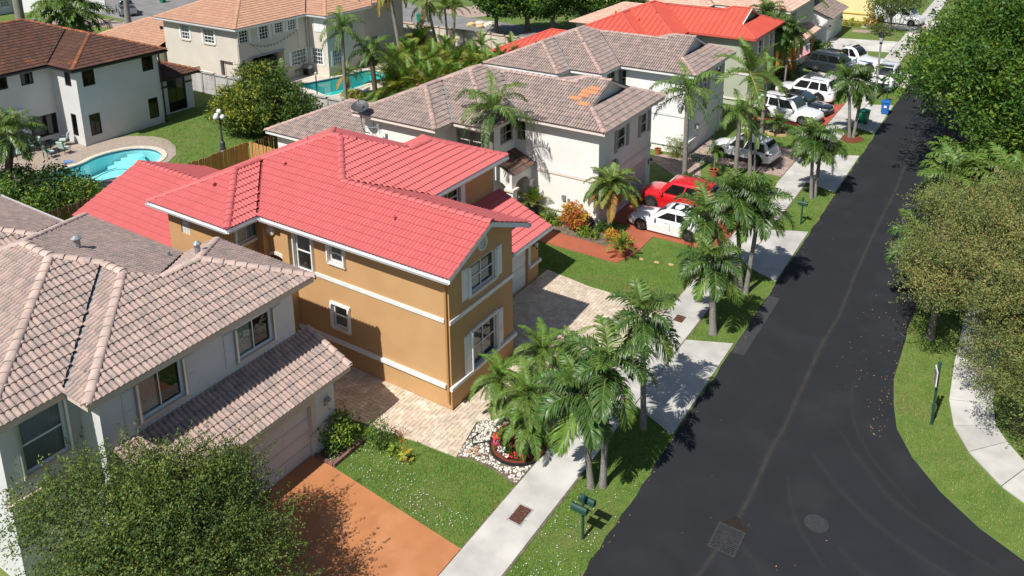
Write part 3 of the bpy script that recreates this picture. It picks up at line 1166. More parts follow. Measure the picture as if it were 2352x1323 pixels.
# right-hand pavement round the corner
c1 = [(-1.05, 80), (-1.05, 50), (-1.05, 33.5), (-0.96, 31.0), (-0.66, 29.5), (-0.08, 28.3), (0.96, 27.1), (2.2, 26.3), (4.5, 25.6), (9, 25.2), (40, 25.0)]
c2 = [(0.4, 80), (0.4, 50), (0.4, 33.8), (0.42, 31.6), (0.6, 30.3), (0.98, 29.55), (1.65, 28.6), (2.8, 27.8), (4.8, 27.1), (9, 26.7), (40, 26.5)]
sw2 = group_root('corner_sidewalk')
for i in range(len(c1) - 1):
    n = max(1, int(math.hypot(c1[i + 1][0] - c1[i][0], c1[i + 1][1] - c1[i][1]) / 1.5))
    for k in range(n):
        f0, f1 = (k + 0.012) / n, (k + 0.988) / n
        if i < 2 and n > 6 and k < n - 12:
            if k % 4:
                continue
            f1 = (k + 3.98) / n
        lp = lambda a, b, t: (a[0] + (b[0] - a[0]) * t, a[1] + (b[1] - a[1]) * t)
        mb = MB().use(M['concrete'])
        slab(mb, [lp(c1[i], c1[i + 1], f0), lp(c1[i], c1[i + 1], f1), lp(c2[i], c2[i + 1], f1), lp(c2[i], c2[i + 1], f0)], -0.01, 0.04)
        part('slab', mb, sw2)
streak('road_seam', [(-6.2, 17.5), (-5.95, 19.6), (-5.78, 21.3), (-5.75, 23), (-5.8, 24.3), (-5.73, 26.1), (-5.79, 29.4), (-5.84, 31.7), (-5.71, 34.7), (-5.87, 39.1), (-5.96, 44), (-5.96, 51.6), (-6.3, 60.4), (-6.3, 75)],
       [0.3, 0.4, 0.35, 0.4, 0.45, 0.4, 0.4, 0.45, 0.35, 0.35, 0.4, 0.4, 0.5, 0.5])
for pts, w in (([(-4.0, 27.1), (-3.1, 25.9), (-1.9, 24.6), (-0.5, 23.9), (1.2, 23.3)], 0.35), ([(-4.6, 25.5), (-3.4, 24.2), (-1.8, 23.1), (0.4, 22.3)], 0.4), ([(-4.2, 30.5), (-4.0, 28.9), (-3.5, 27.4), (-2.6, 26.0), (-1.2, 24.6)], 0.22),
               ([(-5.4, 20.4), (-4.6, 19.8), (-3.6, 19.4), (-2.2, 19.3)], 0.7), ([(-5.0, 24.0), (-4.3, 22.2), (-3.1, 20.8)], 0.25), ([(-2.9, 21.8), (-2.0, 21.2), (-1.0, 20.9)], 0.5)):
    streak('tyre_mark', smooth_path(pts), [w * 1.6 * math.sin(PI * (i + .5) / 19) ** .6 + .02 for i in range(19)], 'tyremark')

# ---- herringbone travertine drive of the mustard house
def herring(poly_list, w, l, ang=0.0):
    """rectangles (centre, horizontal?) of a 2:1 herringbone clipped to convex polygons"""
    out = []
    xs = [p[0] for P in poly_list for p in P]; ys_ = [p[1] for P in poly_list for p in P]
    x0, x1, y0, y1 = min(xs), max(xs), min(ys_), max(ys_)
    nx, ny = int((x1 - x0) / w) + 4, int((y1 - y0) / w) + 4
    for i in range(-2, nx):
        for j in range(-2, ny):
            k = (i + j) % 4
            # unit cell of the pattern: horizontal bricks start at k==0, vertical ones at k==2... 
            if (i - j) % 4 == 0:
                out.append((x0 + i * w, y0 + j * w, l, w))
            if (i - j) % 4 == 3:
                out.append((x0 + i * w, y0 + j * w, w, l))
    return out


def paver_field(root, rects, polys, m, nind, gap=0.006, z=0.03, name='paver'):
    cand, rest = [], MB().use(m)
    pr = random.Random(11)
    for (x, y, a, b) in rects:
        R_ = [(x + gap, y + gap), (x + a - gap, y + gap), (x + a - gap, y + b - gap), (x + gap, y + b - gap)]
        for P in polys:
            Q = R_
            for e in range(len(P)):
                p, q = P[e], P[(e + 1) % len(P)]
                Q = clip_half(Q, -(q[1] - p[1]), (q[0] - p[0]), (q[1] - p[1]) * p[0] - (q[0] - p[0]) * p[1])
                if len(Q) < 3:
                    break
            if len(Q) > 2 and abs(area(Q)) > 0.002:
                full = abs(abs(area(Q)) - abs(area(R_))) < 1e-5
                cand.append((math.hypot(x, y), full, Q, a, b))
    cand.sort(key=lambda c: c[0])
    meshes = {}
    n = 0
    for d, full, Q, a, b in cand:
        zz = z + pr.uniform(-0.0035, 0.0035)
        if full and n < nind:
            k = (round(a, 3), round(b, 3))
            if k not in meshes:
                mb = MB().use(m)
                A, B = a / 2 - gap, b / 2 - gap
                c = 0.006
                mb.add([(-A, -B, -0.04), (A, -B, -0.04), (A, B, -0.04), (-A, B, -0.04), (-A, -B, -c), (A, -B, -c), (A, B, -c), (-A, B, -c), (-A + c, -B + c, 0), (A - c, -B + c, 0), (A - c, B - c, 0), (-A + c, B - c, 0)],
                       [(0, 1, 5, 4), (1, 2, 6, 5), (2, 3, 7, 6), (3, 0, 4, 7), (4, 5, 9, 8), (5, 6, 10, 9), (6, 7, 11, 10), (7, 4, 8, 11), (8, 9, 10, 11)])
                meshes[k] = mb.mesh(name)
            o = obj(name, meshes[k], root)
            ro = org_of(root)
            o.location = (sum(q[0] for q in Q) / 4 - ro[0], sum(q[1] for q in Q) / 4 - ro[1], zz - ro[2])
            o.rotation_euler = (pr.uniform(-0.012, 0.012), pr.uniform(-0.012, 0.012), 0)
            n += 1
        else:
            slab(rest, Q, -0.02, zz)
    if rest.v:
        part('paving', rest, root, kind='stuff')


tp = group_root('paver_driveway')
polys = [[(-16.28, 18.62), (-14.75, 18.62), (-14.75, 20.6), (-16.28, 20.6)], [(-25.0, 18.15), (-19.9, 18.15), (-16.28, 18.62), (-16.28, 20.6), (-25.0, 20.6)],
         [(-16.28, 20.6), (-15.2, 20.6), (-12.7, 22.9), (-12.34, 24.0), (-12.34, 31.25), (-16.28, 31.25)], [(-18.75, 24.8), (-16.28, 24.8), (-16.28, 31.25), (-18.75, 31.6)]]
polys[0] = [(-16.28, 18.62), (-14.75, 18.75), (-15.2, 20.6), (-16.28, 20.6)]
bj = MB().use(M['joint'])
for P in polys:
    sheet(bj, P, 0.006)
part('joint_sand', bj, tp)
paver_field(tp, herring(polys, 0.16, 0.32), polys, M['trav'], 300)
# H4 pink pavers, running bond
pp = group_root('pink_paver_driveway')
P4 = [(-18.7, 49.9), (-12.34, 49.7), (-12.34, 55.2), (-18.7, 54.2)]
P4b = [(-21.0, 48.4), (-16.9, 45.4), (-16.4, 46.4), (-17.6, 49.4), (-18.7, 49.9), (-20.3, 49.4)]
bj = MB().use(M['joint'])
sheet(bj, P4, 0.006); sheet(bj, P4b, 0.0065)
part('joint_sand', bj, pp)
rects = []
for j in range(0, 46):
    for i in range(-2, 24):
        rects.append((-21.2 + i * 0.4 + (j % 2) * 0.2, 45.2 + j * 0.23, 0.4, 0.23))
paver_field(pp, rects, [P4], M['pinkpaver'], 200, gap=0.009)
paver_field(pp, rects, [P4b], M['pinkpaver'], 0, gap=0.009)
# H5 painted red pavers
rp = group_root('red_paver_driveway')
P5 = [(-18.6, 60.2), (-12.34, 60.4), (-12.34, 67.6), (-18.6, 67.9)]
bj = MB().use(mat('dark_joint', (0.12, 0.03, 0.02), 0.9)); sheet(bj, P5, 0.006); part('joint_sand', bj, rp)
rects = []
for j in range(0, 40):
    for i in range(-1, 17):
        rects.append((-18.8 + i * 0.42 + (j % 2) * 0.21, 60.0 + j * 0.21, 0.42, 0.21))
paver_field(rp, rects, [P5], M['redpaver'], 0, gap=0.009)

# ---- back street behind the pools
bk = MB().use(M['oldroad'])
sheet(bk, [(-140, 63), (-96, 58.5), (-84, 50.8), (-79.5, 53.5), (-80, 60), (-88, 66.5), (-98, 78), (-140, 90)], 0.004)
sheet(bk, [(-98, 78), (-88, 66.5), (-82, 66), (-67, 75.0), (-49, 73.8), (-30, 74), (-30, 80.5), (-48, 80.5), (-66, 82), (-84, 92)], 0.0045)
struct('back_street', bk)
apron('back_driveway', [(-66.5, 83.0), (-59.5, 81.5), (-56.0, 88), (-54, 96), (-59, 98)], M['pinkpaver'], 0.02)
apron('back_driveway', [(-104, 52), (-92, 55.5), (-93.5, 58.0), (-105, 57)], M['pinkpaver'], 0.02)

# ---- lids and drains let into the paving
def flat_lid(name, c, sx, sy, rz, m, fm, label, cat, z=0.052):
    t = thing(name, label, cat, (c[0], c[1], 0))
    mb = MB().use(fm)
    mb.cbox((c[0], c[1], z - 0.008), sx + 0.12, sy + 0.12, 0.012, rz)
    part('collar', mb, t)
    mb = MB().use(m)
    mb.cbox((c[0], c[1], z), sx, sy, 0.014, rz)
    part('lid', mb, t)
    return t


flat_lid('utility_lid', (-11.52, 17.75), 0.42, 0.68, 0, M['rust'], M['concold'], 'rusty brown utility lid with pale chips set in the nearest sidewalk slabs', 'utility lid')
flat_lid('utility_lid', (-11.55, 30.85), 0.42, 0.55, 0, M['rust'], M['concrete'], 'rusty brown utility lid in the sidewalk before the paver drive', 'utility lid')
flat_lid('utility_lid', (-11.55, 88.0), 0.42, 0.7, 0, M['rust'], M['concrete'], 'dark utility lid in the far sidewalk beyond the police cars', 'utility lid')
dr = thing('storm_drain', 'square cast iron storm drain grate sunk in the dark asphalt', 'storm drain', (-5.8, 20.3, 0))
mb = MB().use(M['iron'])
A = rad(1)
for a, b, c, d in ((-0.42, 0.42, -0.54, -0.47), (-0.42, 0.42, 0.47, 0.54), (-0.42, -0.36, -0.47, 0.47), (0.36, 0.42, -0.47, 0.47)):
    mb.box(-5.8 + a, -5.8 + b, 20.3 + c, 20.3 + d, 0.004, 0.022)
part('frame', mb, dr)
mb = MB().use(M['black']); mb.box(-6.17, -5.43, 19.82, 20.78, 0.005, 0.0075); part('pit', mb, dr)
for k in range(13):
    mb = MB().use(M['iron']); yy = 19.86 + k * 0.0735
    mb.box(-6.16, -5.44, yy, yy + 0.045, 0.008, 0.019); part('bar', mb, dr)
hole = MB().use(mat('broken_asphalt', (0.028, 0.016, 0.011), 0.95, (0.012, 0.01, 0.01), 9, bump=0.8))
sheet(hole, [(-6.1, 20.86), (-5.36, 20.86), (-5.45, 21.02), (-5.62, 21.1), (-5.72, 21.28), (-5.9, 21.32), (-5.95, 21.1), (-6.15, 21.0)], 0.0095)
struct('broken_edge', hole)
mh = thing('manhole_cover', 'round patterned iron manhole cover in the middle of the asphalt', 'manhole cover', (-3.69, 22.35, 0))
mb = MB().use(M['iron'])
mb.lathe([(0.36, 0.004), (0.36, 0.014), (0.31, 0.016)], (-3.69, 22.35, 0), 28); part('ring', mb, mh)
mb = MB().use(M['asphalt2'])
for i in range(-4, 5):
    for j in range(-4, 5):
        if math.hypot(i, j) < 4.3:
            mb.box(-3.69 + i * 0.062 - 0.02, -3.69 + i * 0.062 + 0.02, 22.35 + j * 0.062 - 0.02, 22.35 + j * 0.062 + 0.02, 0.014, 0.021)
part('tread', mb, mh)
# ------------------------------------------------------------------ house materials
M['redtile'] = mat('coral_painted_tile', (0.56, 0.135, 0.132), 0.65, (0.50, 0.12, 0.118), 1.2, 0.3, 0.7, 5, orand=0.05, bump=0.06, bs=40)
M['tile1'] = mat('weathered_pink_tile', (0.44, 0.325, 0.28), 0.85, (0.33, 0.265, 0.235), 3.2, 0.42, 0.62, 6, orand=0.10, hrand=0.006, bump=0.25, bs=30, c3=(0.24, 0.205, 0.19), n3=5.0, lo3=0.62, hi3=0.75)
M['weathered_pink_tile_groove'] = mat('dark_tile_groove', (0.36, 0.265, 0.23), 0.9, (0.25, 0.2, 0.18), 3.2, orand=0.1)  # groove faces set darker than the tile crowns
M['brown_grey_tile_groove'] = mat('dark_brown_tile_groove', (0.22, 0.165, 0.145), 0.9, (0.15, 0.125, 0.115), 2.2, orand=0.12)
M['coral_painted_tile_groove'] = mat('coral_tile_groove', (0.52, 0.11, 0.108), 0.6, orand=0.04)
M['rust_brown_tile_groove'] = mat('rust_tile_groove', (0.075, 0.036, 0.026), 0.9, orand=0.2)
M['peach_tile_groove'] = mat('peach_tile_groove', (0.40, 0.23, 0.155), 0.9, orand=0.1)
M['cap1'] = mat('weathered_pink_ridge', (0.56, 0.415, 0.355), 0.85, (0.42, 0.335, 0.295), 2.6, 0.42, 0.62, 6, orand=0.1, bump=0.25, bs=30)
M['tile3'] = mat('brown_grey_tile', (0.43, 0.325, 0.28), 0.85, (0.31, 0.25, 0.225), 2.2, 0.42, 0.62, 5, orand=0.13, hrand=0.006, bump=0.2, bs=30)
M['cap3'] = mat('pinkish_ridge_tile', (0.46, 0.32, 0.275), 0.85, (0.36, 0.27, 0.235), 2.5, orand=0.1)
M['porchtile'] = mat('dark_porch_tile', (0.16, 0.09, 0.065), 0.9, (0.09, 0.06, 0.05), 2.5, orand=0.25, bump=0.2)
M['tileB1'] = mat('rust_brown_tile', (0.145, 0.062, 0.036), 0.85, (0.075, 0.045, 0.034), 1.4, 0.4, 0.66, 6, orand=0.28, hrand=0.01, bump=0.2, c3=(0.33, 0.105, 0.04), n3=0.9, lo3=0.6, hi3=0.72)
M['capB1'] = mat('orange_ridge_tile', (0.36, 0.125, 0.05), 0.85, (0.2, 0.08, 0.045), 2.0, orand=0.2)
M['tileB2'] = mat('peach_tile', (0.58, 0.335, 0.225), 0.85, (0.46, 0.26, 0.18), 1.6, orand=0.14, bump=0.15)
M['capB2'] = mat('peach_ridge', (0.52, 0.30, 0.2), 0.85, orand=0.1)
M['pinktile'] = mat('pale_pink_tile', (0.66, 0.43, 0.33), 0.85, (0.55, 0.36, 0.28), 1.5, orand=0.1)
M['redmetal'] = mat('red_metal_roof', (0.58, 0.105, 0.07), 0.42, (0.54, 0.096, 0.064), 0.8, metal=0.0, spec=0.5)
M['mustard'] = mat('mustard_stucco', (0.53, 0.318, 0.145), 0.85, (0.485, 0.29, 0.132), 0.9, 0.35, 0.65, 6, bump=0.3, bs=70)
M['greywhite'] = mat('grey_white_stucco', (0.62, 0.62, 0.625), 0.85, (0.585, 0.585, 0.59), 0.9, bump=0.3, bs=70)
M['cream'] = mat('cream_white_stucco', (0.80, 0.785, 0.745), 0.85, (0.76, 0.745, 0.705), 0.8, bump=0.25, bs=70)
M['purewhite'] = mat('white_stucco', (0.80, 0.80, 0.80), 0.85, (0.76, 0.76, 0.765), 0.8, bump=0.25, bs=70)
M['sage'] = mat('sage_green_stucco', (0.40, 0.44, 0.33), 0.85, (0.37, 0.41, 0.31), 0.8, bump=0.25, bs=70)
M['beige'] = mat('beige_stucco', (0.62, 0.565, 0.49), 0.85, (0.58, 0.53, 0.46), 0.7, bump=0.25, bs=70)
M['palewall'] = mat('pale_grey_stucco', (0.60, 0.595, 0.58), 0.85, (0.55, 0.55, 0.54), 0.6, 0.35, 0.7, 6, bump=0.25, bs=60)
M['yellow'] = mat('pale_yellow_stucco', (0.82, 0.68, 0.36), 0.85, (0.78, 0.64, 0.34), 0.7, bump=0.2)
M['ochre'] = mat('dark_ochre_stucco', (0.42, 0.22, 0.045), 0.85, (0.38, 0.2, 0.04), 0.7, bump=0.2)
M['pinktrim'] = mat('pink_beige_trim', (0.60, 0.50, 0.42), 0.8, (0.56, 0.46, 0.39), 1.5)
M['lightpink'] = mat('pale_pink_trim', (0.74, 0.64, 0.58), 0.8)
M['doorwhite'] = mat('white_garage_door', (0.80, 0.78, 0.77), 0.6)
M['doorpink'] = mat('pale_lilac_garage_door', (0.62, 0.54, 0.53), 0.6)
M['shutwhite'] = mat('white_shutter', (0.74, 0.75, 0.74), 0.45)
M['shutgrey'] = mat('taupe_shutter', (0.36, 0.325, 0.28), 0.6)
M['frametan'] = mat('tan_frame', (0.5, 0.46, 0.4), 0.6)
M['deckdark'] = mat('roof_underlay', (0.09, 0.07, 0.065), 0.95)
M['deckred'] = mat('red_underlay', (0.30, 0.05, 0.05), 0.9)
M['flash'] = mat('grey_valley_metal', (0.33, 0.35, 0.37), 0.6, (0.2, 0.2, 0.2), 8)
M['gutwhite'] = mat('white_gutter', (0.72, 0.74, 0.75), 0.4)
M['stone'] = mat('carved_stone', (0.72, 0.66, 0.52), 0.8, bump=0.2)
M['brass'] = mat('brown_downspout', (0.46, 0.24, 0.085), 0.5)


def pts_wall(mb, loop, z0, z1, holes=None, mats=None):
    """walls round a CCW loop; holes: {index: [(u0,u1,v0,v1[,depth])]}"""
    n = len(loop)
    for i in range(n):
        wall(mb, loop[i], loop[(i + 1) % n], z0, z1, (holes or {}).get(i, ()))


def band(root, F, u0, u1, v, h, m, d=0.05, name='band'):
    mb = MB().use(m)
    F.box(mb, u0, u1, v, v + h, 0.002, d)
    return part(name, mb, root)


def vent(root, x, y, z, m, h=0.35, r=0.07, hood=True):
    mb = MB().use(m)
    prof = [(r, -0.15), (r, h)]
    if hood:
        prof += [(r * 1.5, h), (r * 1.55, h * 1.12), (r * 0.4, h * 1.35)]
    mb.lathe(prof, (x, y, z), 8)
    return part('roof_vent', mb, root)


# ================================================================== mustard house with the coral roof
hm = thing('mustard_house', 'mustard yellow two storey house with bright coral red tile roof and white trim', 'house', (-22, 25, 0))
rf = obj('roof', None, hm); rf.location = (0, 0, 0)
s = 0.4167
ZE = 5.78
B2_ = [dict(r=(-30.8, -20.75, 20.1, 29.6)), dict(r=(-30.0, -15.85, 20.1, 25.3), g='E'), dict(r=(-30.8, -25.65, 18.6, 27.5)), dict(r=(-25.95, -20.75, 22.5, 31.1))]
zr = ZE + 2.6 * s
build_roof(hm, rf, B2_, ZE, s, M['redtile'], M['redtile'], M['deckred'], valley_mat=M['deckred'])
out2 = [(-15.85, 20.1), (-15.85, 25.3), (-20.75, 25.3), (-20.75, 31.1), (-25.95, 31.1), (-25.95, 29.6), (-30.8, 29.6), (-30.8, 18.6), (-25.65, 18.6), (-25.65, 20.1)]
eaves(hm, out2, ZE - 0.02, M['gutwhite'], 0.18, M['gutwhite'], skip=(0,), sof=[(-16.32, 20.1), (-16.32, 25.3)] + out2[2:])
# garage shed roof and the low rear wing
gr = obj('garage_roof', None, hm)
build_roof(hm, gr, [dict(r=(-21.25, -18.3, 24.75, 31.1), g='WNS')], 2.68, s, M['redtile'], M['redtile'], M['deckred'], nind=60)
eaves(hm, [(-18.3, 24.75), (-18.3, 31.1), (-21.25, 31.1), (-21.25, 24.75)], 2.66, M['gutwhite'], 0.16, M['gutwhite'], skip=(1, 2, 3))
lr = obj('rear_roof', None, hm)
build_roof(hm, lr, [dict(r=(-39.1, -29.9, 19.6, 27.2), g='WE')], 2.7, s, M['redtile'], M['redtile'], M['deckred'], nind=120)
eaves(hm, [(-39.1, 19.6), (-30.3, 19.6), (-30.3, 27.2), (-39.1, 27.2)], 2.68, M['gutwhite'], 0.18, skip=(1,))
w = MB().use(M['mustard'])
L2 = [(-16.32, 20.62), (-16.32, 24.75), (-21.25, 24.75), (-21.25, 30.6), (-25.45, 30.6), (-25.45, 29.1), (-30.3, 29.1), (-30.3, 19.12), (-26.15, 19.12), (-26.15, 20.62)]
holes = {0: [(1.22, 2.9, 4.17, 5.34), (1.27, 2.93, 0.98, 2.6)], 2: [(1.55, 3.1, 4.25, 5.4)],
         7: [(0.85, 1.42, 4.46, 5.22)], 8: [(0.2, 1.35, 4.62, 5.42)],
         9: [(0.25, 1.5, 0.0, 4.0, 1.6), (2.02, 3.0, 3.62, 5.3), (3.95, 4.75, 4.5, 5.2), (3.93, 4.8, 1.62, 2.62)]}
pts_wall(w, L2, 0.0, 5.62, holes)
# gable triangle, garage walls, rear wing walls
w.poly((-16.32, 20.6, 5.62), (-16.32, 24.8, 5.62), (-16.32, 24.8, 5.8), (-16.32, 22.7, zr - 0.06), (-16.32, 20.6, 5.8))
gw = [(-18.8, 24.75), (-18.8, 30.8), (-21.25, 30.8)]
wall(w, gw[0], gw[1], 0, 2.6, [(0.05, 5.1, 0.0, 2.2)])
wall(w, gw[1], gw[2], 0, 2.6)
w.poly((-18.8, 30.8, 2.6), (-21.25, 30.8, 2.6), (-21.25, 30.8, 3.75), (-18.8, 30.8, 2.74))
pts_wall(w, [(-38.7, 20.1), (-30.3, 20.1), (-30.3, 26.7), (-38.7, 26.7)], 0, 2.6)
w.poly((-38.7, 26.7, 2.6), (-38.7, 20.1, 2.6), (-38.7, 20.1, 2.75), (-38.7, 23.4, 4.1), (-38.7, 26.7, 2.75))
part('wall', w, hm)
FE, FS = Face(L2[0], L2[1]), Face(L2[9], L2[0])
WS = M['shutwhite']
window(hm, FE, 1.22, 2.9, 4.17, 5.34, WS, 2, 2, 'half', WS, 0.36, M['offwhite'], None, tracks=WS)
window(hm, FE, 1.27, 2.93, 0.98, 2.6, WS, 2, 2, 'half', WS, 0.36, None, M['white'], tracks=WS)
window(hm, FS, 3.95, 4.75, 4.5, 5.2, WS, 1, 2, 'curtain', None, sill=M['white'], tracks=WS)
window(hm, FS, 3.93, 4.8, 1.62, 2.62, WS, 1, 2, 'blind', None, sill=M['offwhite'], head=M['white'], tracks=WS)
window(hm, FS, 2.02, 3.0, 3.62, 5.3, WS, 1, 2, 'curtain', None, sill=M['white'], tracks=WS)
F8 = Face(L2[8], L2[9])
window(hm, F8, 0.2, 1.35, 4.62, 5.42, WS, 2, 1, 'blind', None, sill=M['offwhite'], tracks=WS)
F2 = Face(L2[2], L2[3])
window(hm, F2, 1.55, 3.1, 4.25, 5.4, WS, 2, 2, 'half', WS, 0.36, M['offwhite'], None, tracks=WS)
# glass block window in the bay
F7 = Face(L2[7], L2[8])
M['gblock'] = mat('glass_block', (0.66, 0.70, 0.66), 0.2, spec=0.6, orand=0.1)
gb = MB().use(M['offwhite']); F7.box(gb, 0.85, 1.42, 4.46, 5.22, -0.12, -0.09)
gbo = part('window', gb, hm)
for i in range(3):
    for j in range(4):
        b = MB().use(M['gblock']); F7.box(b, 0.865 + i * 0.185, 1.035 + i * 0.185, 4.475 + j * 0.186, 4.645 + j * 0.186, -0.088, -0.05)
        part('glass_block', b, gbo)
# entry arch
ar = MB().use(M['mustard'])
uc, r0, zc = 0.875, 0.625, 3.42
ap = [FS.P(uc + r0 * math.cos(t), zc + r0 * 0.78 * math.sin(t), -0.005) for t in np.linspace(0, PI, 13)]
for i in range(12):
    t0, t1 = PI * i / 12, PI * (i + 1) / 12
    a = ap[i]; b = ap[i + 1]
    ua, ub = uc + r0 * math.cos(t0), uc + r0 * math.cos(t1)
    ar.poly(a, b, FS.P(ub, 4.0, -0.005), FS.P(ua, 4.0, -0.005))
    ar.poly(a, FS.P(ua, zc + r0 * 0.78 * math.sin(t0), -0.3), FS.P(ub, zc + r0 * 0.78 * math.sin(t1), -0.3), b)
ar.use(M['mustard'])
ar.poly(FS.P(0.2, 0, -1.6), FS.P(1.55, 0, -1.6), FS.P(1.55, 4.0, -1.6), FS.P(0.2, 4.0, -1.6))
part('entry_arch', ar, hm)
tr = MB().use(M['offwhite'])
for i in range(12):
    t0, t1 = PI * i / 12, PI * (i + 1) / 12
    q = []
    for o in (0.06, 0.004):
        for (rr, tt) in ((r0, t0), (r0, t1), (r0 + 0.17, t1), (r0 + 0.17, t0)):
            q.append(FS.P(uc + rr * math.cos(tt), zc + rr * 0.78 * math.sin(tt), o))
    tr.add(q, [(0, 1, 2, 3), (0, 4, 5, 1), (3, 2, 6, 7)])
part('arch_trim', tr, hm)
for a in (0.02, 1.52):
    pm = MB().use(M['mustard']); FS.box(pm, a, a + 0.42, 0, 5.55, 0.003, 0.3); part('pilaster', pm, hm)
    pm = MB().use(M['offwhite']); FS.box(pm, a - 0.06, a + 0.48, 3.4, 3.58, 0.004, 0.4); part('pilaster_cap', pm, hm)
# carved medallion
md = MB().use(M['stone'])
c = FS.P(0.62, 4.98, 0.05)
vs, n = [], 16
for rr, dep in ((0.24, -0.05), (0.24, 0.03), (0.15, 0.07), (0.06, 0.03), (0.0, 0.1)):
    for k in range(n):
        t = 2 * PI * k / n
        vs.append((c[0] + rr * math.cos(t), c[1] - dep, c[2] + rr * math.sin(t)))
md.add(vs, [(i * n + k, i * n + (k + 1) % n, (i + 1) * n + (k + 1) % n, (i + 1) * n + k) for i in range(4) for k in range(n)])
part('medallion', md, hm)
# round louvre in the street gable
lv = MB().use(M['offwhite'])
c = FE.P(2.1, 5.93, 0.0)
n = 18
vs = []
for rr, o in ((0.30, 0.002), (0.30, 0.06), (0.22, 0.06), (0.22, 0.02)):
    for k in range(n):
        t = 2 * PI * k / n
        vs.append((c[0] + o, c[1] + rr * math.cos(t), c[2] + rr * math.sin(t)))
lv.add(vs, [(i * n + k, i * n + (k + 1) % n, (i + 1) * n + (k + 1) % n, (i + 1) * n + k) for i in range(3) for k in range(n)])
for k in range(5):
    zz = c[2] - 0.17 + k * 0.085
    hw = math.sqrt(max(0.01, 0.21 ** 2 - (zz - c[2]) ** 2))
    lv.add([(c[0] + 0.01, c[1] - hw, zz + 0.05), (c[0] + 0.01, c[1] + hw, zz + 0.05), (c[0] + 0.05, c[1] + hw, zz), (c[0] + 0.05, c[1] - hw, zz)], [(0, 1, 2, 3)])
part('gable_vent', lv, hm)
# bands, downspout, rake boards
LW = M['white']
band(hm, FS, 3.07, 9.6, 3.6, 0.16, LW)
band(hm, FS, 1.95, 9.62, 0.92, 0.14, LW, 0.12)
band(hm, FE, -0.02, 4.15, 3.57, 0.16, LW)
band(hm, FE, -0.12, 4.25, 0.9, 0.14, LW, 0.12)
dsp = MB().use(M['brass'])
dsp.tube([(-16.42, 20.3, 5.62), (-16.42, 20.5, 5.45), (-16.42, 20.54, 5.3), (-16.42, 20.54, 0.35)], 0.05, 6)
part('downspout', dsp, hm)
for (y0, y1) in ((20.1, 22.7), (25.3, 22.7)):
    rk = MB().use(M['gutwhite'])
    z0_, z1_ = ZE, zr
    q = []
    for xx in (-15.85, -15.93):
        q += [(xx, y0, z0_ - 0.17), (xx, y1, z1_ - 0.17), (xx, y1, z1_ + 0.03), (xx, y0, z0_ + 0.03)]
    rk.add(q, [(0, 1, 2, 3), (4, 5, 6, 7), (0, 1, 5, 4), (3, 2, 6, 7), (0, 4, 7, 3)])
    part('rake_board', rk, hm)
    sf = MB().use(M['mustard'])
    sf.poly((-15.93, y0, z0_ - 0.1), (-15.93, y1, z1_ - 0.1), (-16.34, y1, z1_ - 0.1), (-16.34, y0, z0_ - 0.1))
    part('rake_soffit', sf, hm)
FG = Face(gw[0], gw[1])
garage_door(hm, FG, 0.05, 5.1, 0.0, 2.2, M['doorwhite'], 4, 1, panels=False)
gt = MB().use(M['offwhite']); FG.box(gt, 0.0, 5.28, 2.2, 2.36, 0.002, 0.05); FG.box(gt, 5.12, 5.28, 1.0, 2.2, 0.002, 0.05); part('door_trim', gt, hm)
band(hm, FG, 5.1, 6.15, 0.86, 0.14, M['offwhite'], 0.14)
wall_lamp(hm, FG, 5.62, 1.95, M['black'], 1.2)
for x, y in ((-26.7, 22.6), (-28.3, 20.1)):
    e = env(B2_, x, y); vent(hm, x, y, ZE + e[0] * s, M['redtile'], 0.22, 0.06)
for x, y in ((-19.6, 21.6), (-26.9, 24.2)):
    e = env(B2_, x, y); vent(hm, x, y, ZE + e[0] * s, M['redtile'], 0.3, 0.035, False)

# ================================================================== grey white house, nearest
h1 = thing('grey_white_house', 'nearest grey white two storey house with weathered pink brown tile roof', 'house', (-24, 12, 0))
rf = obj('roof', None, h1)
B1_ = [dict(r=(-31.75, -21.15, 7.45, 16.35)), dict(r=(-31.0, -20.05, 9.6, 16.35)), dict(r=(-25.25, -20.05, 10.2, 17.8)), dict(r=(-38, -28, 8.6, 15.4))]
build_roof(h1, rf, B1_, 5.75, s, M['tile1'], M['cap1'], M['deckdark'], nind=300, valley_mat=M['flash'])
out1 = [(-21.15, 7.45), (-21.15, 9.6), (-20.05, 9.6), (-20.05, 17.8), (-25.25, 17.8), (-25.25, 16.35), (-31.75, 16.35), (-31.75, 15.4), (-38, 15.4), (-38, 8.6), (-31.75, 8.6), (-31.75, 7.45)]
eaves(h1, out1, 5.75, M['pinktrim'], 0.2)
gr = obj('garage_roof', None, h1)
build_roof(h1, gr, [dict(r=(-20.6, -18.6, 10.4, 17.85), g='WNS')], 2.68, s, M['tile1'], M['cap1'], M['deckdark'], nind=110)
eaves(h1, [(-18.6, 10.4), (-18.6, 17.85), (-20.6, 17.85), (-20.6, 10.4)], 2.68, M['pinktrim'], 0.16, skip=(1, 2, 3), soffit=False)
rt_ = MB().use(M['cap1'])
Vc, Fc = cap_local(0.44, 0.11)
gd = (Vector((-20.6, 17.85, 2.68 + 2.0 * s)) - Vector((-18.6, 17.85, 2.68)))
gl = gd.length; gd.normalize()
for k in range(6):
    p = Vector((-18.6, 17.82, 2.68)) + gd * (k * gl / 6 - 0.03) + Vector((0, 0, 0.1))
    yv = Vector((0, 0, 1)).cross(gd).normalized(); zv = gd.cross(yv)
    o = len(rt_.v)
    rt_ = MB().use(M['cap1'])
    rt_.add([tuple(p + gd * v[0] * 0.92 + yv * v[1] + zv * v[2]) for v in Vc], Fc)
    part('rake_tile', rt_, gr)
w = MB().use(M['greywhite'])
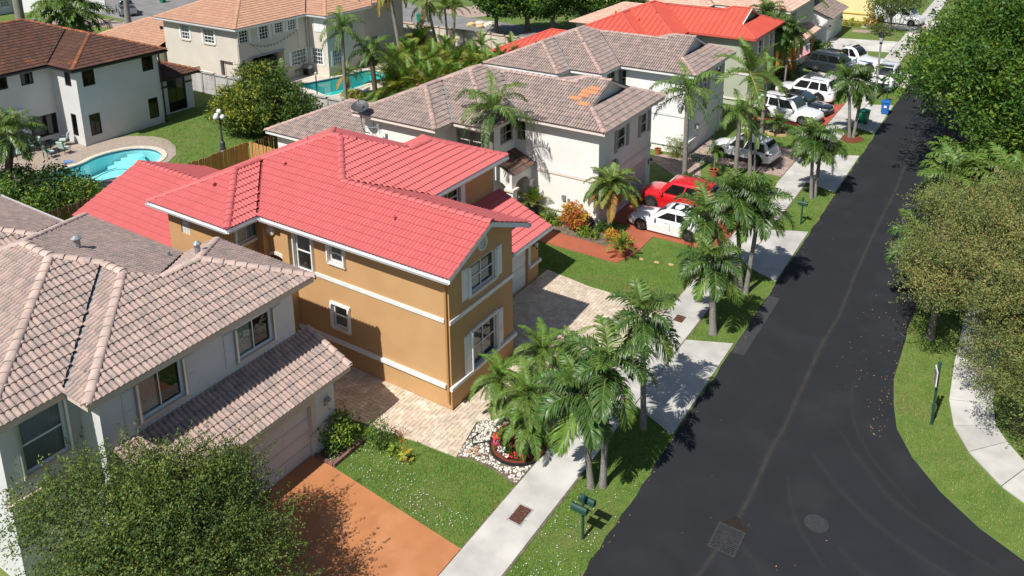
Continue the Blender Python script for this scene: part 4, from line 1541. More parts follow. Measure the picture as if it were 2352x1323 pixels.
L1 = [(-21.7, 8.0), (-21.7, 10.15), (-20.6, 10.15), (-20.6, 17.27), (-24.75, 17.27), (-24.75, 15.85), (-37.5, 15.85), (-37.5, 9.1), (-31.2, 9.1), (-31.2, 8.0)]
pts_wall(w, L1, 0, 5.6, {0: [(0.5, 1.72, 3.58, 5.3)], 2: [(1.15, 2.62, 3.93, 5.2), (4.65, 6.12, 3.93, 5.1)]})
G1 = [(-18.9, 10.9), (-18.9, 17.27), (-20.6, 17.27)]
wall(w, G1[0], G1[1], 0, 2.6, [(0.4, 5.25, 0, 2.08)])
wall(w, G1[1], G1[2], 0, 2.6)
w.poly((-18.9, 17.27, 2.6), (-20.6, 17.27, 2.6), (-20.6, 17.27, 3.45), (-18.9, 17.27, 2.76))
wall(w, (-20.6, 10.9), (-18.9, 10.9), 0, 2.6)
w.poly((-20.6, 10.9, 2.6), (-18.9, 10.9, 2.6), (-18.9, 10.9, 2.76), (-20.6, 10.9, 3.45))
part('wall', w, h1)
Fa, Fb, Fg = Face(L1[0], L1[1]), Face(L1[2], L1[3]), Face(G1[0], G1[1])
AL = M['alu']
window(h1, Fa, 0.5, 1.72, 3.58, 5.3, M['shutwhite'], 1, 2, 'blind', None, sill=M['pinktrim'], tracks=AL)
window(h1, Fb, 1.15, 2.62, 3.93, 5.2, M['shutwhite'], 2, 1, 'half', None, sill=M['pinktrim'], tracks=AL)
window(h1, Fb, 4.65, 6.12, 3.93, 5.1, M['shutwhite'], 2, 1, 'half', None, sill=M['pinktrim'], tracks=AL)
for a, b, c, d in ((0.68, 1.03, 3.9, 5.15), (2.72, 3.08, 3.9, 5.15), (4.18, 4.53, 3.9, 5.1), (6.22, 6.58, 3.9, 5.1)):
    mb = MB().use(M['greywhite']); Fb.box(mb, a, b, c, d, 0.002, 0.03)
    hh = (d - c - 0.15) / 2
    for j in range(2):
        Fb.box(mb, a + 0.05, b - 0.05, c + 0.05 + j * (hh + 0.05), c + 0.05 + j * (hh + 0.05) + hh, 0.029, 0.042)
    part('fixed_shutter', mb, h1)
band(h1, Fa, -0.1, 2.3, 2.85, 0.14, M['pinktrim'], 0.12)
garage_door(h1, Fg, 0.4, 5.25, 0, 2.08, M['doorpink'], 4, 4)
gt = MB().use(M['pinktrim']); Fg.box(gt, 0.2, 5.45, 2.08, 2.28, 0.002, 0.05); Fg.box(gt, 5.25, 5.45, 0.95, 2.08, 0.002, 0.05); Fg.box(gt, 0.2, 0.4, 0.9, 2.08, 0.002, 0.05); part('door_trim', gt, h1)
band(h1, Fg, 5.25, 6.5, 0.84, 0.14, M['pinktrim'], 0.14)
wall_lamp(h1, Fg, 5.95, 1.75, M['pipe'], 1.2)
for x, y, hh, rr, hd in ((-26.4, 13.2, 0.4, 0.12, True), (-25.0, 15.6, 0.28, 0.07, False), (-23.7, 15.9, 0.42, 0.1, True)):
    e = env(B1_, x, y); vent(h1, x, y, 5.75 + e[0] * s, M['pipe'], hh, rr, hd)

# ================================================================== three houses of one model further along
def model_house(Y, name, label, wm, tm, cm, trim, shut, doorm, metal=False, nind=300, door_label=None, seg=4):
    h = thing(name, label, 'house', (-24, 38 + Y, 0))
    rf = obj('roof', None, h)
    y = lambda v: v + Y
    B = [dict(r=(-32.1, -23.66, y(33.8), y(43.3))), dict(r=(-30, -18.2, y(36.5), y(43.3))), dict(r=(-25.4, -19.8, y(36.5), y(44.42)), g='E'),
         dict(r=(-25.4, -18.2, y(36.5), y(44.42))), dict(r=(-32.1, -26.1, y(32.3), y(41)))]
    Z = 5.75
    if metal:
        metal_roof(rf, B, Z, s, M['redmetal'])
    else:
        build_roof(h, rf, B, Z, s, tm, cm, M['deckdark'], nind=nind, valley_mat=M['flash'], seg=seg)
    out = [(-18.2, y(36.5)), (-18.2, y(44.42)), (-25.4, y(44.42)), (-25.4, y(43.3)), (-32.1, y(43.3)), (-32.1, y(32.3)), (-26.1, y(32.3)), (-26.1, y(33.8)), (-23.66, y(33.8)), (-23.66, y(36.5))]
    eaves(h, out, Z, trim if not metal else M['redmetal'], 0.18)
    w = MB().use(wm)
    L = [(-18.8, y(37.05)), (-18.8, y(43.9)), (-24.9, y(43.9)), (-24.9, y(42.8)), (-31.6, y(42.8)), (-31.6, y(32.8)), (-26.6, y(32.8)), (-26.6, y(34.3)), (-24.16, y(34.3)), (-24.16, y(37.05))]
    pts_wall(w, L, 0, 5.62, {0: [(2.2, 3.35, 3.76, 5.0), (5.3, 6.3, 3.76, 5.0), (1.9, 6.3, 0.0, 2.1)], 5: [(0.6, 1.25, 4.5, 5.3)], 7: [(0.35, 2.1, 4.1, 5.3)], 8: [(1.3, 2.6, 4.2, 5.35)], 9: [(0.12, 0.75, 4.2, 5.35)]})
    za = Z + 3.96 * s
    w.poly((-20.1, y(38.1), Z + 1.5 * s), (-20.1, y(42.8), Z + 1.5 * s), (-20.1, y(40.46), za - 0.08))
    part('wall', w, h)
    for (ya, yb) in ((38.15, 40.46), (42.77, 40.46)):
        rk = MB().use(trim)
        q = []
        zz0 = Z + 1.65 * s
        for xx in (-19.8, -19.88):
            q += [(xx, y(ya), zz0 - 0.12), (xx, y(yb), za - 0.12), (xx, y(yb), za + 0.03), (xx, y(ya), zz0 + 0.03)]
        q += [(-20.12, y(ya), zz0 - 0.1), (-20.12, y(yb), za - 0.1)]
        rk.add(q, [(0, 1, 2, 3), (4, 5, 6, 7), (0, 1, 5, 4), (3, 2, 6, 7), (4, 5, 9, 8)])
        part('rake_board', rk, h)
    F0, F6, F8_, F9 = Face(L[0], L[1]), Face(L[5], L[6]), Face(L[8], L[9]), Face(L[9], L[0])
    fr = M['shutwhite'] if shut is M['shutwhite'] else M['frametan']
    for u0, u1 in ((2.2, 3.35), (5.3, 6.3)):
        window(h, F0, u0, u1, 3.76, 5.0, M['shutwhite'], 1, 2, 'half', shut, 0.34, None)
    window(h, F8_, 1.3, 2.6, 4.2, 5.35, fr, 2, 2, 'half', None)
    window(h, F9, 0.12, 0.75, 4.2, 5.35, fr, 1, 2, 'half', None)
    F7_ = Face(L[7], L[8])
    window(h, F7_, 0.35, 2.1, 4.1, 5.3, fr, 2, 2, 'blind', None)
    gbx = MB().use(trim); F6.box(gbx, 0.6, 1.25, 4.5, 5.3, -0.12, -0.09)
    go = part('window', gbx, h)
    for i in range(3):
        for j in range(4):
            b = MB().use(M['gblock']); F6.box(b, 0.62 + i * 0.21, 0.81 + i * 0.21, 4.52 + j * 0.195, 4.695 + j * 0.195, -0.088, -0.05)
            part('glass_block', b, go)
    garage_door(h, F0, 1.9, 6.3, 0, 2.1, doorm, 4, 4, panels=nind > 200)
    band(h, F0, 0, 6.85, 2.62, 0.16, trim)
    band(h, F9, 1.4, 5.37, 2.62, 0.16, trim)
    band(h, F9, -0.0, 5.5, 0.5, 0.1, trim, 0.1)
    band(h, F0, -0.1, 1.75, 0.86, 0.13, trim, 0.13)
    wall_lamp(h, F0, 1.3, 1.7, M['black'], 1.2)
    wall_lamp(h, F0, 6.6, 1.7, M['black'], 1.2)
    for x, yy in ((-29.6, 35.2), (-27.6, 35.4), (-26.6, 36.6)):
        e = env(B, x, yy + Y); vent(h, x, yy + Y, Z + e[0] * s, M['redmetal'] if metal else M['capB1'] if x < -29 else M['pipe'], 0.25, 0.07, x < -29)
    return h, B


def metal_roof(roof, blocks, z0, s_, m, pitch=0.46):
    O = org_of(roof)
    sc = math.sqrt(1 + s_ * s_)
    for (i, k, P) in roof_faces(blocks):
        a, b, c = sides(blocks[i])[k]
        U, D = AX[k]
        us = [U.x * p[0] + U.y * p[1] for p in P]
        n0, n1 = math.floor(min(us) / pitch), math.floor(max(us) / pitch)
        for q in range(n0, n1 + 1):
            Q = clip_half(P, U.x, U.y, -(q * pitch))
            Q = clip_half(Q, -U.x, -U.y, (q + 1) * pitch)
            if len(Q) < 3 or abs(area(Q)) < 0.01:
                continue
            mb = MB().use(m)
            mb.poly(*[(p[0], p[1], z0 + s_ * (a * p[0] + b * p[1] + c)) for p in Q])
            # standing seam on the low-u side
            e = [p for p in Q if abs(U.x * p[0] + U.y * p[1] - q * pitch) < 1e-4]
            if len(e) >= 2:
                e.sort(key=lambda p: a * p[0] + b * p[1])
                A, B_ = e[0], e[-1]
                if math.hypot(A[0] - B_[0], A[1] - B_[1]) > 0.05:
                    w_ = 0.014
                    q8 = []
                    for (p, up_) in ((A, 0), (B_, 0), (A, 0.055), (B_, 0.055)):
                        for sg in (0, 2 * w_):
                            q8.append((p[0] + U.x * sg, p[1] + U.y * sg, z0 + s_ * (a * p[0] + b * p[1] + c) + up_))
                    mb.add(q8, [(0, 2, 6, 4), (1, 3, 7, 5), (4, 6, 7, 5), (0, 1, 5, 4), (2, 3, 7, 6)])
            part('roof_panel', mb, roof)
    ridges = []
    for (i, k, P) in roof_faces(blocks):
        a, b, c = sides(blocks[i])[k]
        for e in range(len(P)):
            p, q = P[e], P[(e + 1) % len(P)]
            mx, my = (p[0] + q[0]) / 2, (p[1] + q[1]) / 2
            L = math.hypot(q[0] - p[0], q[1] - p[1])
            nx, ny = (q[1] - p[1]) / L, -(q[0] - p[0]) / L
            o = env(blocks, mx + nx * 0.04, my + ny * 0.04)
            if o is None:
                continue
            ext = a * (mx + nx * 0.04) + b * (my + ny * 0.04) + c
            if o[0] < ext - 1e-3 and abs(o[0] - ext) < 0.1 and 'ESNW'.index(k) < 'ESNW'.index(o[2]):
                ridges.append((Vector((p[0], p[1], z0 + s_ * (a * p[0] + b * p[1] + c) + 0.05)), Vector((q[0], q[1], z0 + s_ * (a * q[0] + b * q[1] + c) + 0.05))))
    for A, B_ in merge_segs(ridges):
        mb = MB().use(m)
        d = (B_ - A).normalized(); w_ = d.cross(Vector((0, 0, 1))).normalized() * 0.13
        dn = Vector((0, 0, -0.05)); t = Vector((0, 0, 0.015))
        mb.poly(A - w_ + dn, B_ - w_ + dn, B_ + t, A + t); mb.poly(A + t, B_ + t, B_ + w_ + dn, A + w_ + dn)
        part('ridge_cap', mb, roof)


h3, BL3 = model_house(0, 'cream_white_house', 'cream white two storey house with an orange patch on its brown grey tile roof', M['cream'], M['tile3'], M['cap3'], M['lightpink'], M['shutgrey'], M['doorpink'])
h4, BL4 = model_house(13.05, 'white_house', 'bright white two storey house with brown grey tile roof above the white hatchback', M['purewhite'], M['tile3'], M['cap3'], M['white'], M['shutgrey'], M['doorwhite'], nind=300)
h5, BL5 = model_house(25.75, 'sage_green_house', 'sage green two storey house with red standing seam metal roof', M['sage'], None, None, M['offwhite'], M['shutwhite'], M['doorpink'], metal=True, nind=0)
# low pale roof between mustard and cream houses, at the back
lr = obj('rear_roof', None, h3)
build_roof(h3, lr, [dict(r=(-41.0, -31.9, 33.4, 41.2), g='E')], 2.75, s, M['tile3'], M['cap3'], M['deckdark'], nind=0)
eaves(h3, [(-41.0, 33.4), (-31.9, 33.4), (-31.9, 41.2), (-41.0, 41.2)], 2.73, M['white'], 0.18)
w = MB().use(M['cream']); pts_wall(w, [(-40.5, 33.9), (-31.6, 33.9), (-31.6, 40.7), (-40.5, 40.7)], 0, 2.6); part('rear_wall', w, h3)
lr = obj('rear_roof', None, h4)
build_roof(h4, lr, [dict(r=(-36, -31.9, 46.4, 54), g='E')], 2.75, s, M['tile3'], M['cap3'], M['deckdark'], nind=0)
w = MB().use(M['purewhite']); pts_wall(w, [(-35.5, 46.9), (-31.6, 46.9), (-31.6, 53.5), (-35.5, 53.5)], 0, 2.7); part('rear_wall', w, h4)
lr = obj('rear_roof', None, h5)
metal_roof(lr, [dict(r=(-41, -31.9, 59.0, 67), g='E')], 2.75, s, M['redmetal'])
w = MB().use(M['sage']); pts_wall(w, [(-40.5, 59.5), (-31.6, 59.5), (-31.6, 66.5), (-40.5, 66.5)], 0, 2.7); part('rear_wall', w, h5)
# orange replacement tiles on the cream house
M['tileorange'] = mat('new_orange_tile', (0.66, 0.29, 0.145), 0.85, (0.6, 0.26, 0.13), 3, orand=0.08)
V_, F_ = tile_local()
om = bpy.data.meshes.new('orange_tile'); om.from_pydata([tuple(v) for v in V_], [], F_); om.materials.append(M['tileorange'])
rf3 = [c for c in h3.children if c.name.startswith('roof')][0]
O3 = Vector(org_of(rf3))
sc = math.sqrt(1 + s * s)
for iu, ir in ((-61, 7), (-62, 7), (-61, 8), (-60, 8), (-62, 8), (-61, 9), (-60, 9), (-60, 5), (-61, 5), (-62, 6), (-63, 6)):
    d = ir * TE / sc
    p = Vector((iu * TW, 36.5 + d, 5.75 + s * d + 0.04)) - O3
    v = Vector((0, 1, s)) / sc; n = Vector((1, 0, 0)).cross(v)
    t = obj('orange_tile', om, rf3)
    t.matrix_local = Matrix(((1, v.x, n.x, p.x), (0, v.y, n.y, p.y), (0, v.z, n.z, p.z + 0.02), (0, 0, 0, 1)))
# porch of the cream house
pr_ = obj('porch_roof', None, h3)
build_roof(h3, pr_, [dict(r=(-25.6, -22.75, 34.85, 37.05), g='WNS')], 3.0, 0.42, M['porchtile'], M['porchtile'], M['deckdark'], nind=40)
pw = MB().use(M['cream'])
fp = Face((-23.0, 34.95), (-23.0, 37.05))
fs_ = Face((-25.2, 34.95), (-23.0, 34.95))
def arch_wall(mb, F, u0, u1, c0, c1, zs, zt0, zt1):
    """wall u0..u1 up to sloping top zt0..zt1 with an arched opening c0..c1 sprung at zs"""
    top = lambda u: zt0 + (zt1 - zt0) * (u - u0) / (u1 - u0)
    for a, b in ((u0, c0), (c1, u1)):
        mb.poly(F.P(a, 0), F.P(b, 0), F.P(b, top(b)), F.P(a, top(a)))
    uc_, r_ = (c0 + c1) / 2, (c1 - c0) / 2
    for i in range(10):
        t0, t1 = PI - PI * i / 10, PI - PI * (i + 1) / 10
        ua, ub = uc_ + r_ * math.cos(t0), uc_ + r_ * math.cos(t1)
        za_, zb_ = zs + r_ * 0.5 * math.sin(t0), zs + r_ * 0.5 * math.sin(t1)
        mb.poly(F.P(ua, za_), F.P(ub, zb_), F.P(ub, top(ub)), F.P(ua, top(ua)))
        mb.poly(F.P(ua, za_), F.P(ua, za_, -0.3), F.P(ub, zb_, -0.3), F.P(ub, zb_))
arch_wall(pw, fp, 0, 2.1, 0.35, 1.75, 2.1, 2.9, 2.9)
arch_wall(pw, fs_, 0, 2.2, 0.5, 1.8, 2.1, 3.85, 2.95)
part('porch_wall', pw, h3)
for c in ((-22.98, 34.97), (-22.98, 37.0)):
    cm_ = MB().use(M['cream']); cm_.cbox((c[0] - 0.15, c[1] + (0.15 if c[1] < 36 else -0.15), 1.0), 0.42, 0.42, 2.0); part('porch_column', cm_, h3)
    cm_ = MB().use(M['lightpink']); cm_.cbox((c[0] - 0.15, c[1] + (0.15 if c[1] < 36 else -0.15), 2.04), 0.6, 0.6, 0.14); part('column_cap', cm_, h3)
# satellite dish
sd = thing('satellite_dish', 'dark grey satellite dish on a pole clamped to the cream house eave', 'satellite dish', (-31.1, 32.4, 5.2))
mb = MB().use(M['pipe'])
mb.tube([(-31.1, 32.62, 4.6), (-31.1, 32.2, 4.8), (-31.1, 32.0, 5.4), (-31.1, 32.0, 6.25)], 0.035, 6); part('mast', mb, sd)
M['dishgrey'] = mat('dark_grey_dish', (0.055, 0.06, 0.065), 0.5)
mb = MB().use(M['dishgrey'])
dn = Vector((0.25, -0.5, 0.83)).normalized(); da = dn.cross(Vector((0, 0, 1))).normalized(); db = dn.cross(da)
c = Vector((-31.1, 31.95, 6.4)); n = 18
vs = []
for rr, o in ((0.02, -0.1), (0.22, -0.075), (0.42, 0.0), (0.44, -0.01), (0.22, -0.1), (0.02, -0.13)):
    for k in range(n):
        t = 2 * PI * k / n
        vs.append(c + da * rr * 1.15 * math.cos(t) + db * rr * math.sin(t) + dn * o)
mb.add(vs, [(i * n + k, i * n + (k + 1) % n, (i + 1) * n + (k + 1) % n, (i + 1) * n + k) for i in range(5) for k in range(n)])
part('dish', mb, sd)
mb = MB().use(M['pipe']); mb.tube([c - dn * 0.05 + db * 0.4, c + dn * 0.45 + db * 0.25, c + dn * 0.5], 0.018, 5); mb.cbox(c + dn * 0.5, 0.1, 0.1, 0.12); part('feed_arm', mb, sd)
an = MB().use(M['pipe'])
an.tube([(-30.3, 32.75, 4.2), (-30.3, 32.3, 4.4), (-30.3, 32.2, 5.3)], 0.025, 5)
an.tube([(-31.1, 32.0, 5.1), (-30.1, 32.2, 5.25)], 0.02, 5); an.cbox((-30.05, 32.2, 5.3), 0.2, 0.05, 0.3)
tag(obj('roof_aerial', an.mesh('roof_aerial')), 'small silver aerial bracket beside the satellite dish', 'aerial')
# wreath disc on the cream house driveway corner: wheel leaning on the wall, wall tap box
tp_ = MB().use(M['pipe']); tp_.cbox((-20.6, 37.0, 1.1), 0.12, 0.06, 0.5); tp_.cbox((-20.9, 36.98, 1.35), 0.22, 0.08, 0.3); part('meter_box', tp_, h3)
# ------------------------------------------------------------------ houses behind and further down the street
DK = M['dkframe']
b1 = thing('rust_roof_house', 'pale two storey house with dark rust brown tile roof and black window frames', 'house', (-60, 28, 0))
rf = obj('roof', None, b1)
BB1 = [dict(r=(-68.0, -55.3, 29.2, 36.5)), dict(r=(-69.8, -58.4, 8, 36.5))]
build_roof(b1, rf, BB1, 5.75, s, M['tileB1'], M['capB1'], M['deckdark'], nind=300, seg=3)
eaves(b1, [(-55.3, 29.2), (-55.3, 36.5), (-69.8, 36.5), (-69.8, 8), (-58.4, 8), (-58.4, 29.2)], 5.74, M['dkframe'], 0.2, M['dkframe'])
lr = obj('annex_roof', None, b1)
build_roof(b1, lr, [dict(r=(-63, -56.8, 36.0, 40.3), g='S')], 3.05, s, M['tileB1'], M['capB1'], M['deckdark'], nind=0, seg=3)
eaves(b1, [(-56.8, 36.0), (-56.8, 40.3), (-63, 40.3), (-63, 36.0)], 3.04, M['dkframe'], 0.16)
w = MB().use(M['palewall'])
LB1 = [(-55.8, 29.65), (-55.8, 36.0), (-69, 36.0), (-69, 8.5), (-58.9, 8.5), (-58.9, 29.65)]
HB1 = {0: [(0.45, 1.35, 4.28, 5.5), (5.05, 5.98, 4.33, 5.55), (0.5, 1.33, 0.62, 2.2), (5.15, 5.97, 0.57, 2.17)], 5: [(1.6, 2.4, 4.3, 5.35), (1.65, 2.35, 0.6, 2.25)],
       4: [(18.97, 19.83, 4.55, 5.4), (17.2, 18.1, 4.6, 5.5), (19.1, 21.0, 0.52, 2.1), (16.2, 18.5, 0.0, 2.75, 1.4)]}
pts_wall(w, LB1, 0, 5.6, HB1)
pts_wall(w, [(-57.3, 36.0), (-57.3, 39.8), (-62.5, 39.8), (-62.5, 36.0)], 0, 2.95, {0: [(1.5, 3.15, 0.1, 2.8)]})
part('wall', w, b1)
f0, f5, f4, fl = Face(LB1[0], LB1[1]), Face(LB1[5], LB1[0]), Face(LB1[4], LB1[5]), Face((-57.3, 36.0), (-57.3, 39.8))
for F, hs_ in ((f0, HB1[0]), (f5, HB1[5]), (f4, HB1[4][:3])):
    for h in hs_:
        window(b1, F, h[0], h[1], h[2], h[3], DK, 2, 1, 'half' if h[2] > 3 and F is f4 else 'interior', fw_=0.08)
window(b1, fl, 1.5, 3.15, 0.1, 2.8, DK, 2, 1, 'interior', fw_=0.1)
pf = MB().use(M['gutwhite'])
f4.box(pf, 16.0, 16.2, 0, 2.95, 0.002, 0.2); f4.box(pf, 18.5, 18.75, 0, 2.95, 0.002, 0.2); f4.box(pf, 16.2, 18.5, 2.75, 2.95, 0.002, 0.2); part('patio_frame', pf, b1)
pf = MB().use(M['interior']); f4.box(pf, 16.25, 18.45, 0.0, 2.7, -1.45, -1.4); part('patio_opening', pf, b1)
dp = MB().use(DK); dp.tube([(-55.6, 36.2, 5.6), (-55.72, 36.08, 5.3), (-55.72, 36.08, 0)], 0.07, 6); part('downspout', dp, b1)
tb = MB().use(M['dkframe']); fl.box(tb, 0.4, 1.5, 2.2, 2.35, 0.002, 0.03); fl.box(tb, 3.15, 3.8, 2.2, 2.35, 0.002, 0.03); fl.box(tb, 0.8, 0.95, 1.6, 1.8, 0.002, 0.1); part('trim', tb, b1)
vent(b1, -60.6, 26.0, 6.6, M['pipe'], 0.3, 0.06, False); vent(b1, -63.8, 31.5, 7.9, M['pipe'], 0.2, 0.1)

b2 = thing('beige_house', 'beige two storey house with peach tile roof and white shuttered windows', 'house', (-62, 50, 0))
rf = obj('roof', None, b2)
BB2 = [dict(r=(-67.7, -56.6, 43.9, 57.0)), dict(r=(-62.5, -54.1, 51.9, 58.0)), dict(r=(-62, -54.9, 57.0, 64.5))]
build_roof(b2, rf, BB2, 5.75, s, M['tileB2'], M['capB2'], M['deckdark'], nind=160, seg=3)
eaves(b2, [(-56.6, 43.9), (-56.6, 51.9), (-54.1, 51.9), (-54.1, 58), (-54.9, 58), (-54.9, 64.5), (-62, 64.5), (-62, 57), (-67.7, 57), (-67.7, 43.9)], 5.74, M['offwhite'], 0.2, M['gutwhite'])
w = MB().use(M['beige'])
LB2 = [(-57.1, 44.4), (-57.1, 52.4), (-54.6, 52.4), (-54.6, 57.5), (-55.4, 57.5), (-55.4, 64.0), (-61.5, 64.0), (-61.5, 57.5), (-67.2, 57.5), (-67.2, 44.4)]
HB2 = {0: [(0.3, 1.22, 4.3, 5.42), (2.45, 3.45, 4.24, 5.42), (4.2, 5.1, 4.5, 5.42), (5.7, 6.65, 4.48, 5.42), (0.3, 5.0, 0.0, 2.85, 2.2), (5.85, 7.65, 1.1, 2.5)],
       9: [(2.55, 3.7, 4.0, 5.3), (5.7, 7.1, 4.0, 5.25), (7.6, 9.3, 0.0, 2.65, 1.6)], 1: [(0.4, 1.75, 0.95, 2.5)], 2: [(0.6, 1.75, 0.85, 2.3)], 4: [(1.5, 2.6, 0.9, 2.4)]}
pts_wall(w, LB2, 0, 5.6, HB2)
part('wall', w, b2)
g0, g9, g1, g2, g4 = (Face(LB2[i], LB2[(i + 1) % 10]) for i in (0, 9, 1, 2, 4))
WHT = M['shutwhite']
for h in HB2[0][:4]:
    window(b2, g0, *h[:4], WHT, 3, 4, 'interior', WHT, 0.26, bars=0.04)
window(b2, g0, *HB2[0][5], WHT, 5, 4, 'curtain', WHT, 0.3, bars=0.04)
for h in HB2[9][:2]:
    window(b2, g9, *h[:4], WHT, 3, 4, 'curtain', WHT, 0.28, bars=0.04, sill=M['pinktrim'])
window(b2, g1, *HB2[1][0], WHT, 4, 4, 'curtain', WHT, 0.26, bars=0.04)
window(b2, g2, *HB2[2][0], WHT, 4, 4, 'curtain', WHT, 0.26, bars=0.04)
window(b2, g4, *HB2[4][0], WHT, 3, 4, 'curtain', WHT, 0.26, bars=0.04)
for a, b in ((0.95, 1.6), (1.62, 2.3)):
    sb = MB().use(WHT); g1.box(sb, a, b, 4.1, 5.35, 0.002, 0.05); part('closed_shutter', sb, b2)
# covered patio behind the opening: back wall with two glazed doors, lintel
pb = MB().use(M['beige']); g0.box(pb, 0.25, 5.05, 0, 2.9, -2.3, -2.2); part('patio_wall', pb, b2)
lt = MB().use(M['pipe']); g0.box(lt, 0.2, 5.1, 2.82, 2.92, 0.002, 0.12); part('awning_rail', lt, b2)
for a, b in ((0.5, 1.3), (3.3, 3.95), (3.98, 4.6)):
    window(b2, g0, a, b, 0.05, 2.3, WHT, 2, 5, 'interior', depth=2.19, bars=0.04)
for px_, py_ in ((-57.0, 44.3), (-57.02, 52.2)):
    dp = MB().use(M['beige']); dp.tube([(px_ + 0.1, py_ + 0.05, 5.6), (px_ + 0.1, py_ + 0.05, 0)], 0.06, 6); part('downspout', dp, b2)
lr = obj('garage_roof', None, b2)
build_roof(b2, lr, [dict(r=(-78, -67.4, 43.2, 51.5), g='E')], 2.75, s, M['tileB2'], M['capB2'], M['deckdark'], nind=0, seg=3)
w = MB().use(M['beige']); pts_wall(w, [(-67.5, 43.7), (-67.5, 51), (-77.5, 51), (-77.5, 43.7)], 0, 2.7); part('garage_wall', w, b2)
vent(b2, -70.0, 46.0, 3.9, M['black'], 0.3, 0.12); vent(b2, -60.5, 49.5, 7.2, M['pipe'], 0.3, 0.08)
pv = thing('privacy_wall', 'short beige side wall standing out from the beige house', 'wall', (-60.5, 43.7, 0))
w = MB().use(M['beige']); w.box(-62.6, -59.7, 43.55, 43.7, 0, 1.6); w.box(-62.7, -62.55, 43.5, 44.38, 0, 1.75); part('panel', w, pv)
cp = MB().use(M['offwhite']); cp.box(-62.72, -59.68, 43.5, 43.75, 1.602, 1.68); part('coping', cp, pv)

# pale pink roofed house with ochre garage and flag
h6 = thing('ochre_house', 'house with pale pink tile roof and dark ochre garage side wall', 'house', (-24, 79, 0))
rf = obj('roof', None, h6)
build_roof(h6, rf, [dict(r=(-31.5, -18.9, 74.6, 86.0)), dict(r=(-32, -26, 73.2, 80))], 5.75, s, M['pinktile'], M['pinktile'], M['deckdark'], nind=120, seg=3)
eaves(h6, [(-18.9, 74.6), (-18.9, 86), (-31.5, 86), (-31.5, 74.6)], 5.74, M['offwhite'], 0.18)
gr = obj('garage_roof', None, h6)
build_roof(h6, gr, [dict(r=(-20.2, -18.2, 75.7, 83.6), g='WNS')], 2.65, s, M['pinktile'], M['pinktile'], M['deckdark'], nind=0, seg=3)
lr = obj('rear_roof', None, h6)
build_roof(h6, lr, [dict(r=(-41, -31.4, 73.6, 82), g='E')], 2.75, s, M['pinktile'], M['pinktile'], M['deckdark'], nind=0, seg=3)
w = MB().use(M['palewall']); pts_wall(w, [(-19.4, 75.1), (-19.4, 85.5), (-31, 85.5), (-31, 75.1)], 2.61, 5.6, {0: [(2.0, 3.1, 3.9, 5.1)]})
pts_wall(w, [(-31.4, 74.1), (-31.4, 81.5), (-40.5, 81.5), (-40.5, 74.1)], 0, 2.7); part('upper_wall', w, h6)
w = MB().use(M['ochre'])
wall(w, (-21.0, 76.1), (-18.55, 76.1), 0, 2.62); wall(w, (-18.55, 76.1), (-18.55, 83.1), 0, 2.62, [(0.9, 5.6, 0, 2.15)]); wall(w, (-18.55, 83.1), (-21.0, 83.1), 0, 2.62); wall(w, (-21, 83.1), (-21, 76.1), 0, 2.62)
w.poly((-20.2, 76.1, 2.62), (-18.55, 76.1, 2.62), (-18.55, 76.1, 2.78), (-20.2, 76.1, 3.45)); pts_wall(w, [(-19.45, 75.15), (-19.45, 85.4), (-30.9, 85.4), (-30.9, 75.15)], 0, 2.6)
part('garage_wall', w, h6)
k0 = Face((-18.55, 76.1), (-18.55, 83.1)); k1 = Face((-19.4, 75.1), (-19.4, 85.5)); k2 = Face((-21.0, 76.1), (-18.55, 76.1))
window(h6, k1, 2.0, 3.1, 3.9, 5.1, M['frametan'], 1, 2, 'half', M['shutgrey'], 0.35)
garage_door(h6, k0, 0.9, 5.6, 0, 2.15, M['doorwhite'], 4, 4, panels=False)
band(h6, k2, 0, 2.6, 0.9, 0.12, M['pinktrim'], 0.12); band(h6, k0, -0.1, 0.9, 0.9, 0.12, M['pinktrim'], 0.12)
g_ = MB().use(M['offwhite']); g_.box(-18.2, -18.1, 75.7, 83.6, 2.48, 2.64); part('gutter', g_, h6)

h6b = thing('small_white_house', 'white house with brown roofed garage and open side door, beyond the ochre garage', 'house', (-24, 92, 0))
rf = obj('roof', None, h6b)
build_roof(h6b, rf, [dict(r=(-31.5, -20.6, 88.2, 99.5))], 5.75, s, M['tile3'], M['cap3'], M['deckdark'], nind=0, seg=3)
gr = obj('garage_roof', None, h6b)
build_roof(h6b, gr, [dict(r=(-21.1, -18.25, 88.9, 96.9), g='WNS')], 2.65, s, M['tileB2'] if False else M['tile3'], M['cap3'], M['deckdark'], nind=0, seg=3)
lr = obj('rear_roof', None, h6b)
build_roof(h6b, lr, [dict(r=(-40, -31.4, 88, 97), g='E')], 2.9, s, M['tile3'], M['cap3'], M['deckdark'], nind=0, seg=3)
w = MB().use(M['purewhite']); pts_wall(w, [(-21.1, 88.7), (-21.1, 99), (-31, 99), (-31, 88.7)], 0, 5.6)
wall(w, (-21.1, 89.2), (-18.7, 89.2), 0, 2.6); wall(w, (-18.7, 89.2), (-18.7, 96.5), 0, 2.6, [(0.7, 5.5, 0, 2.1)]); wall(w, (-18.7, 96.5), (-21.1, 96.5), 0, 2.6)
w.poly((-21.1, 89.2, 2.6), (-18.7, 89.2, 2.6), (-18.7, 89.2, 2.8), (-21.1, 89.2, 3.8)); part('wall', w, h6b)
kf = Face((-18.7, 89.2), (-18.7, 96.5))
garage_door(h6b, kf, 0.7, 5.5, 0, 2.1, M['doorwhite'], 4, 4, panels=False)
wall_lamp(h6b, kf, 0.35, 1.6, M['black'], 1.3); wall_lamp(h6b, kf, 6.0, 1.6, M['black'], 1.3)

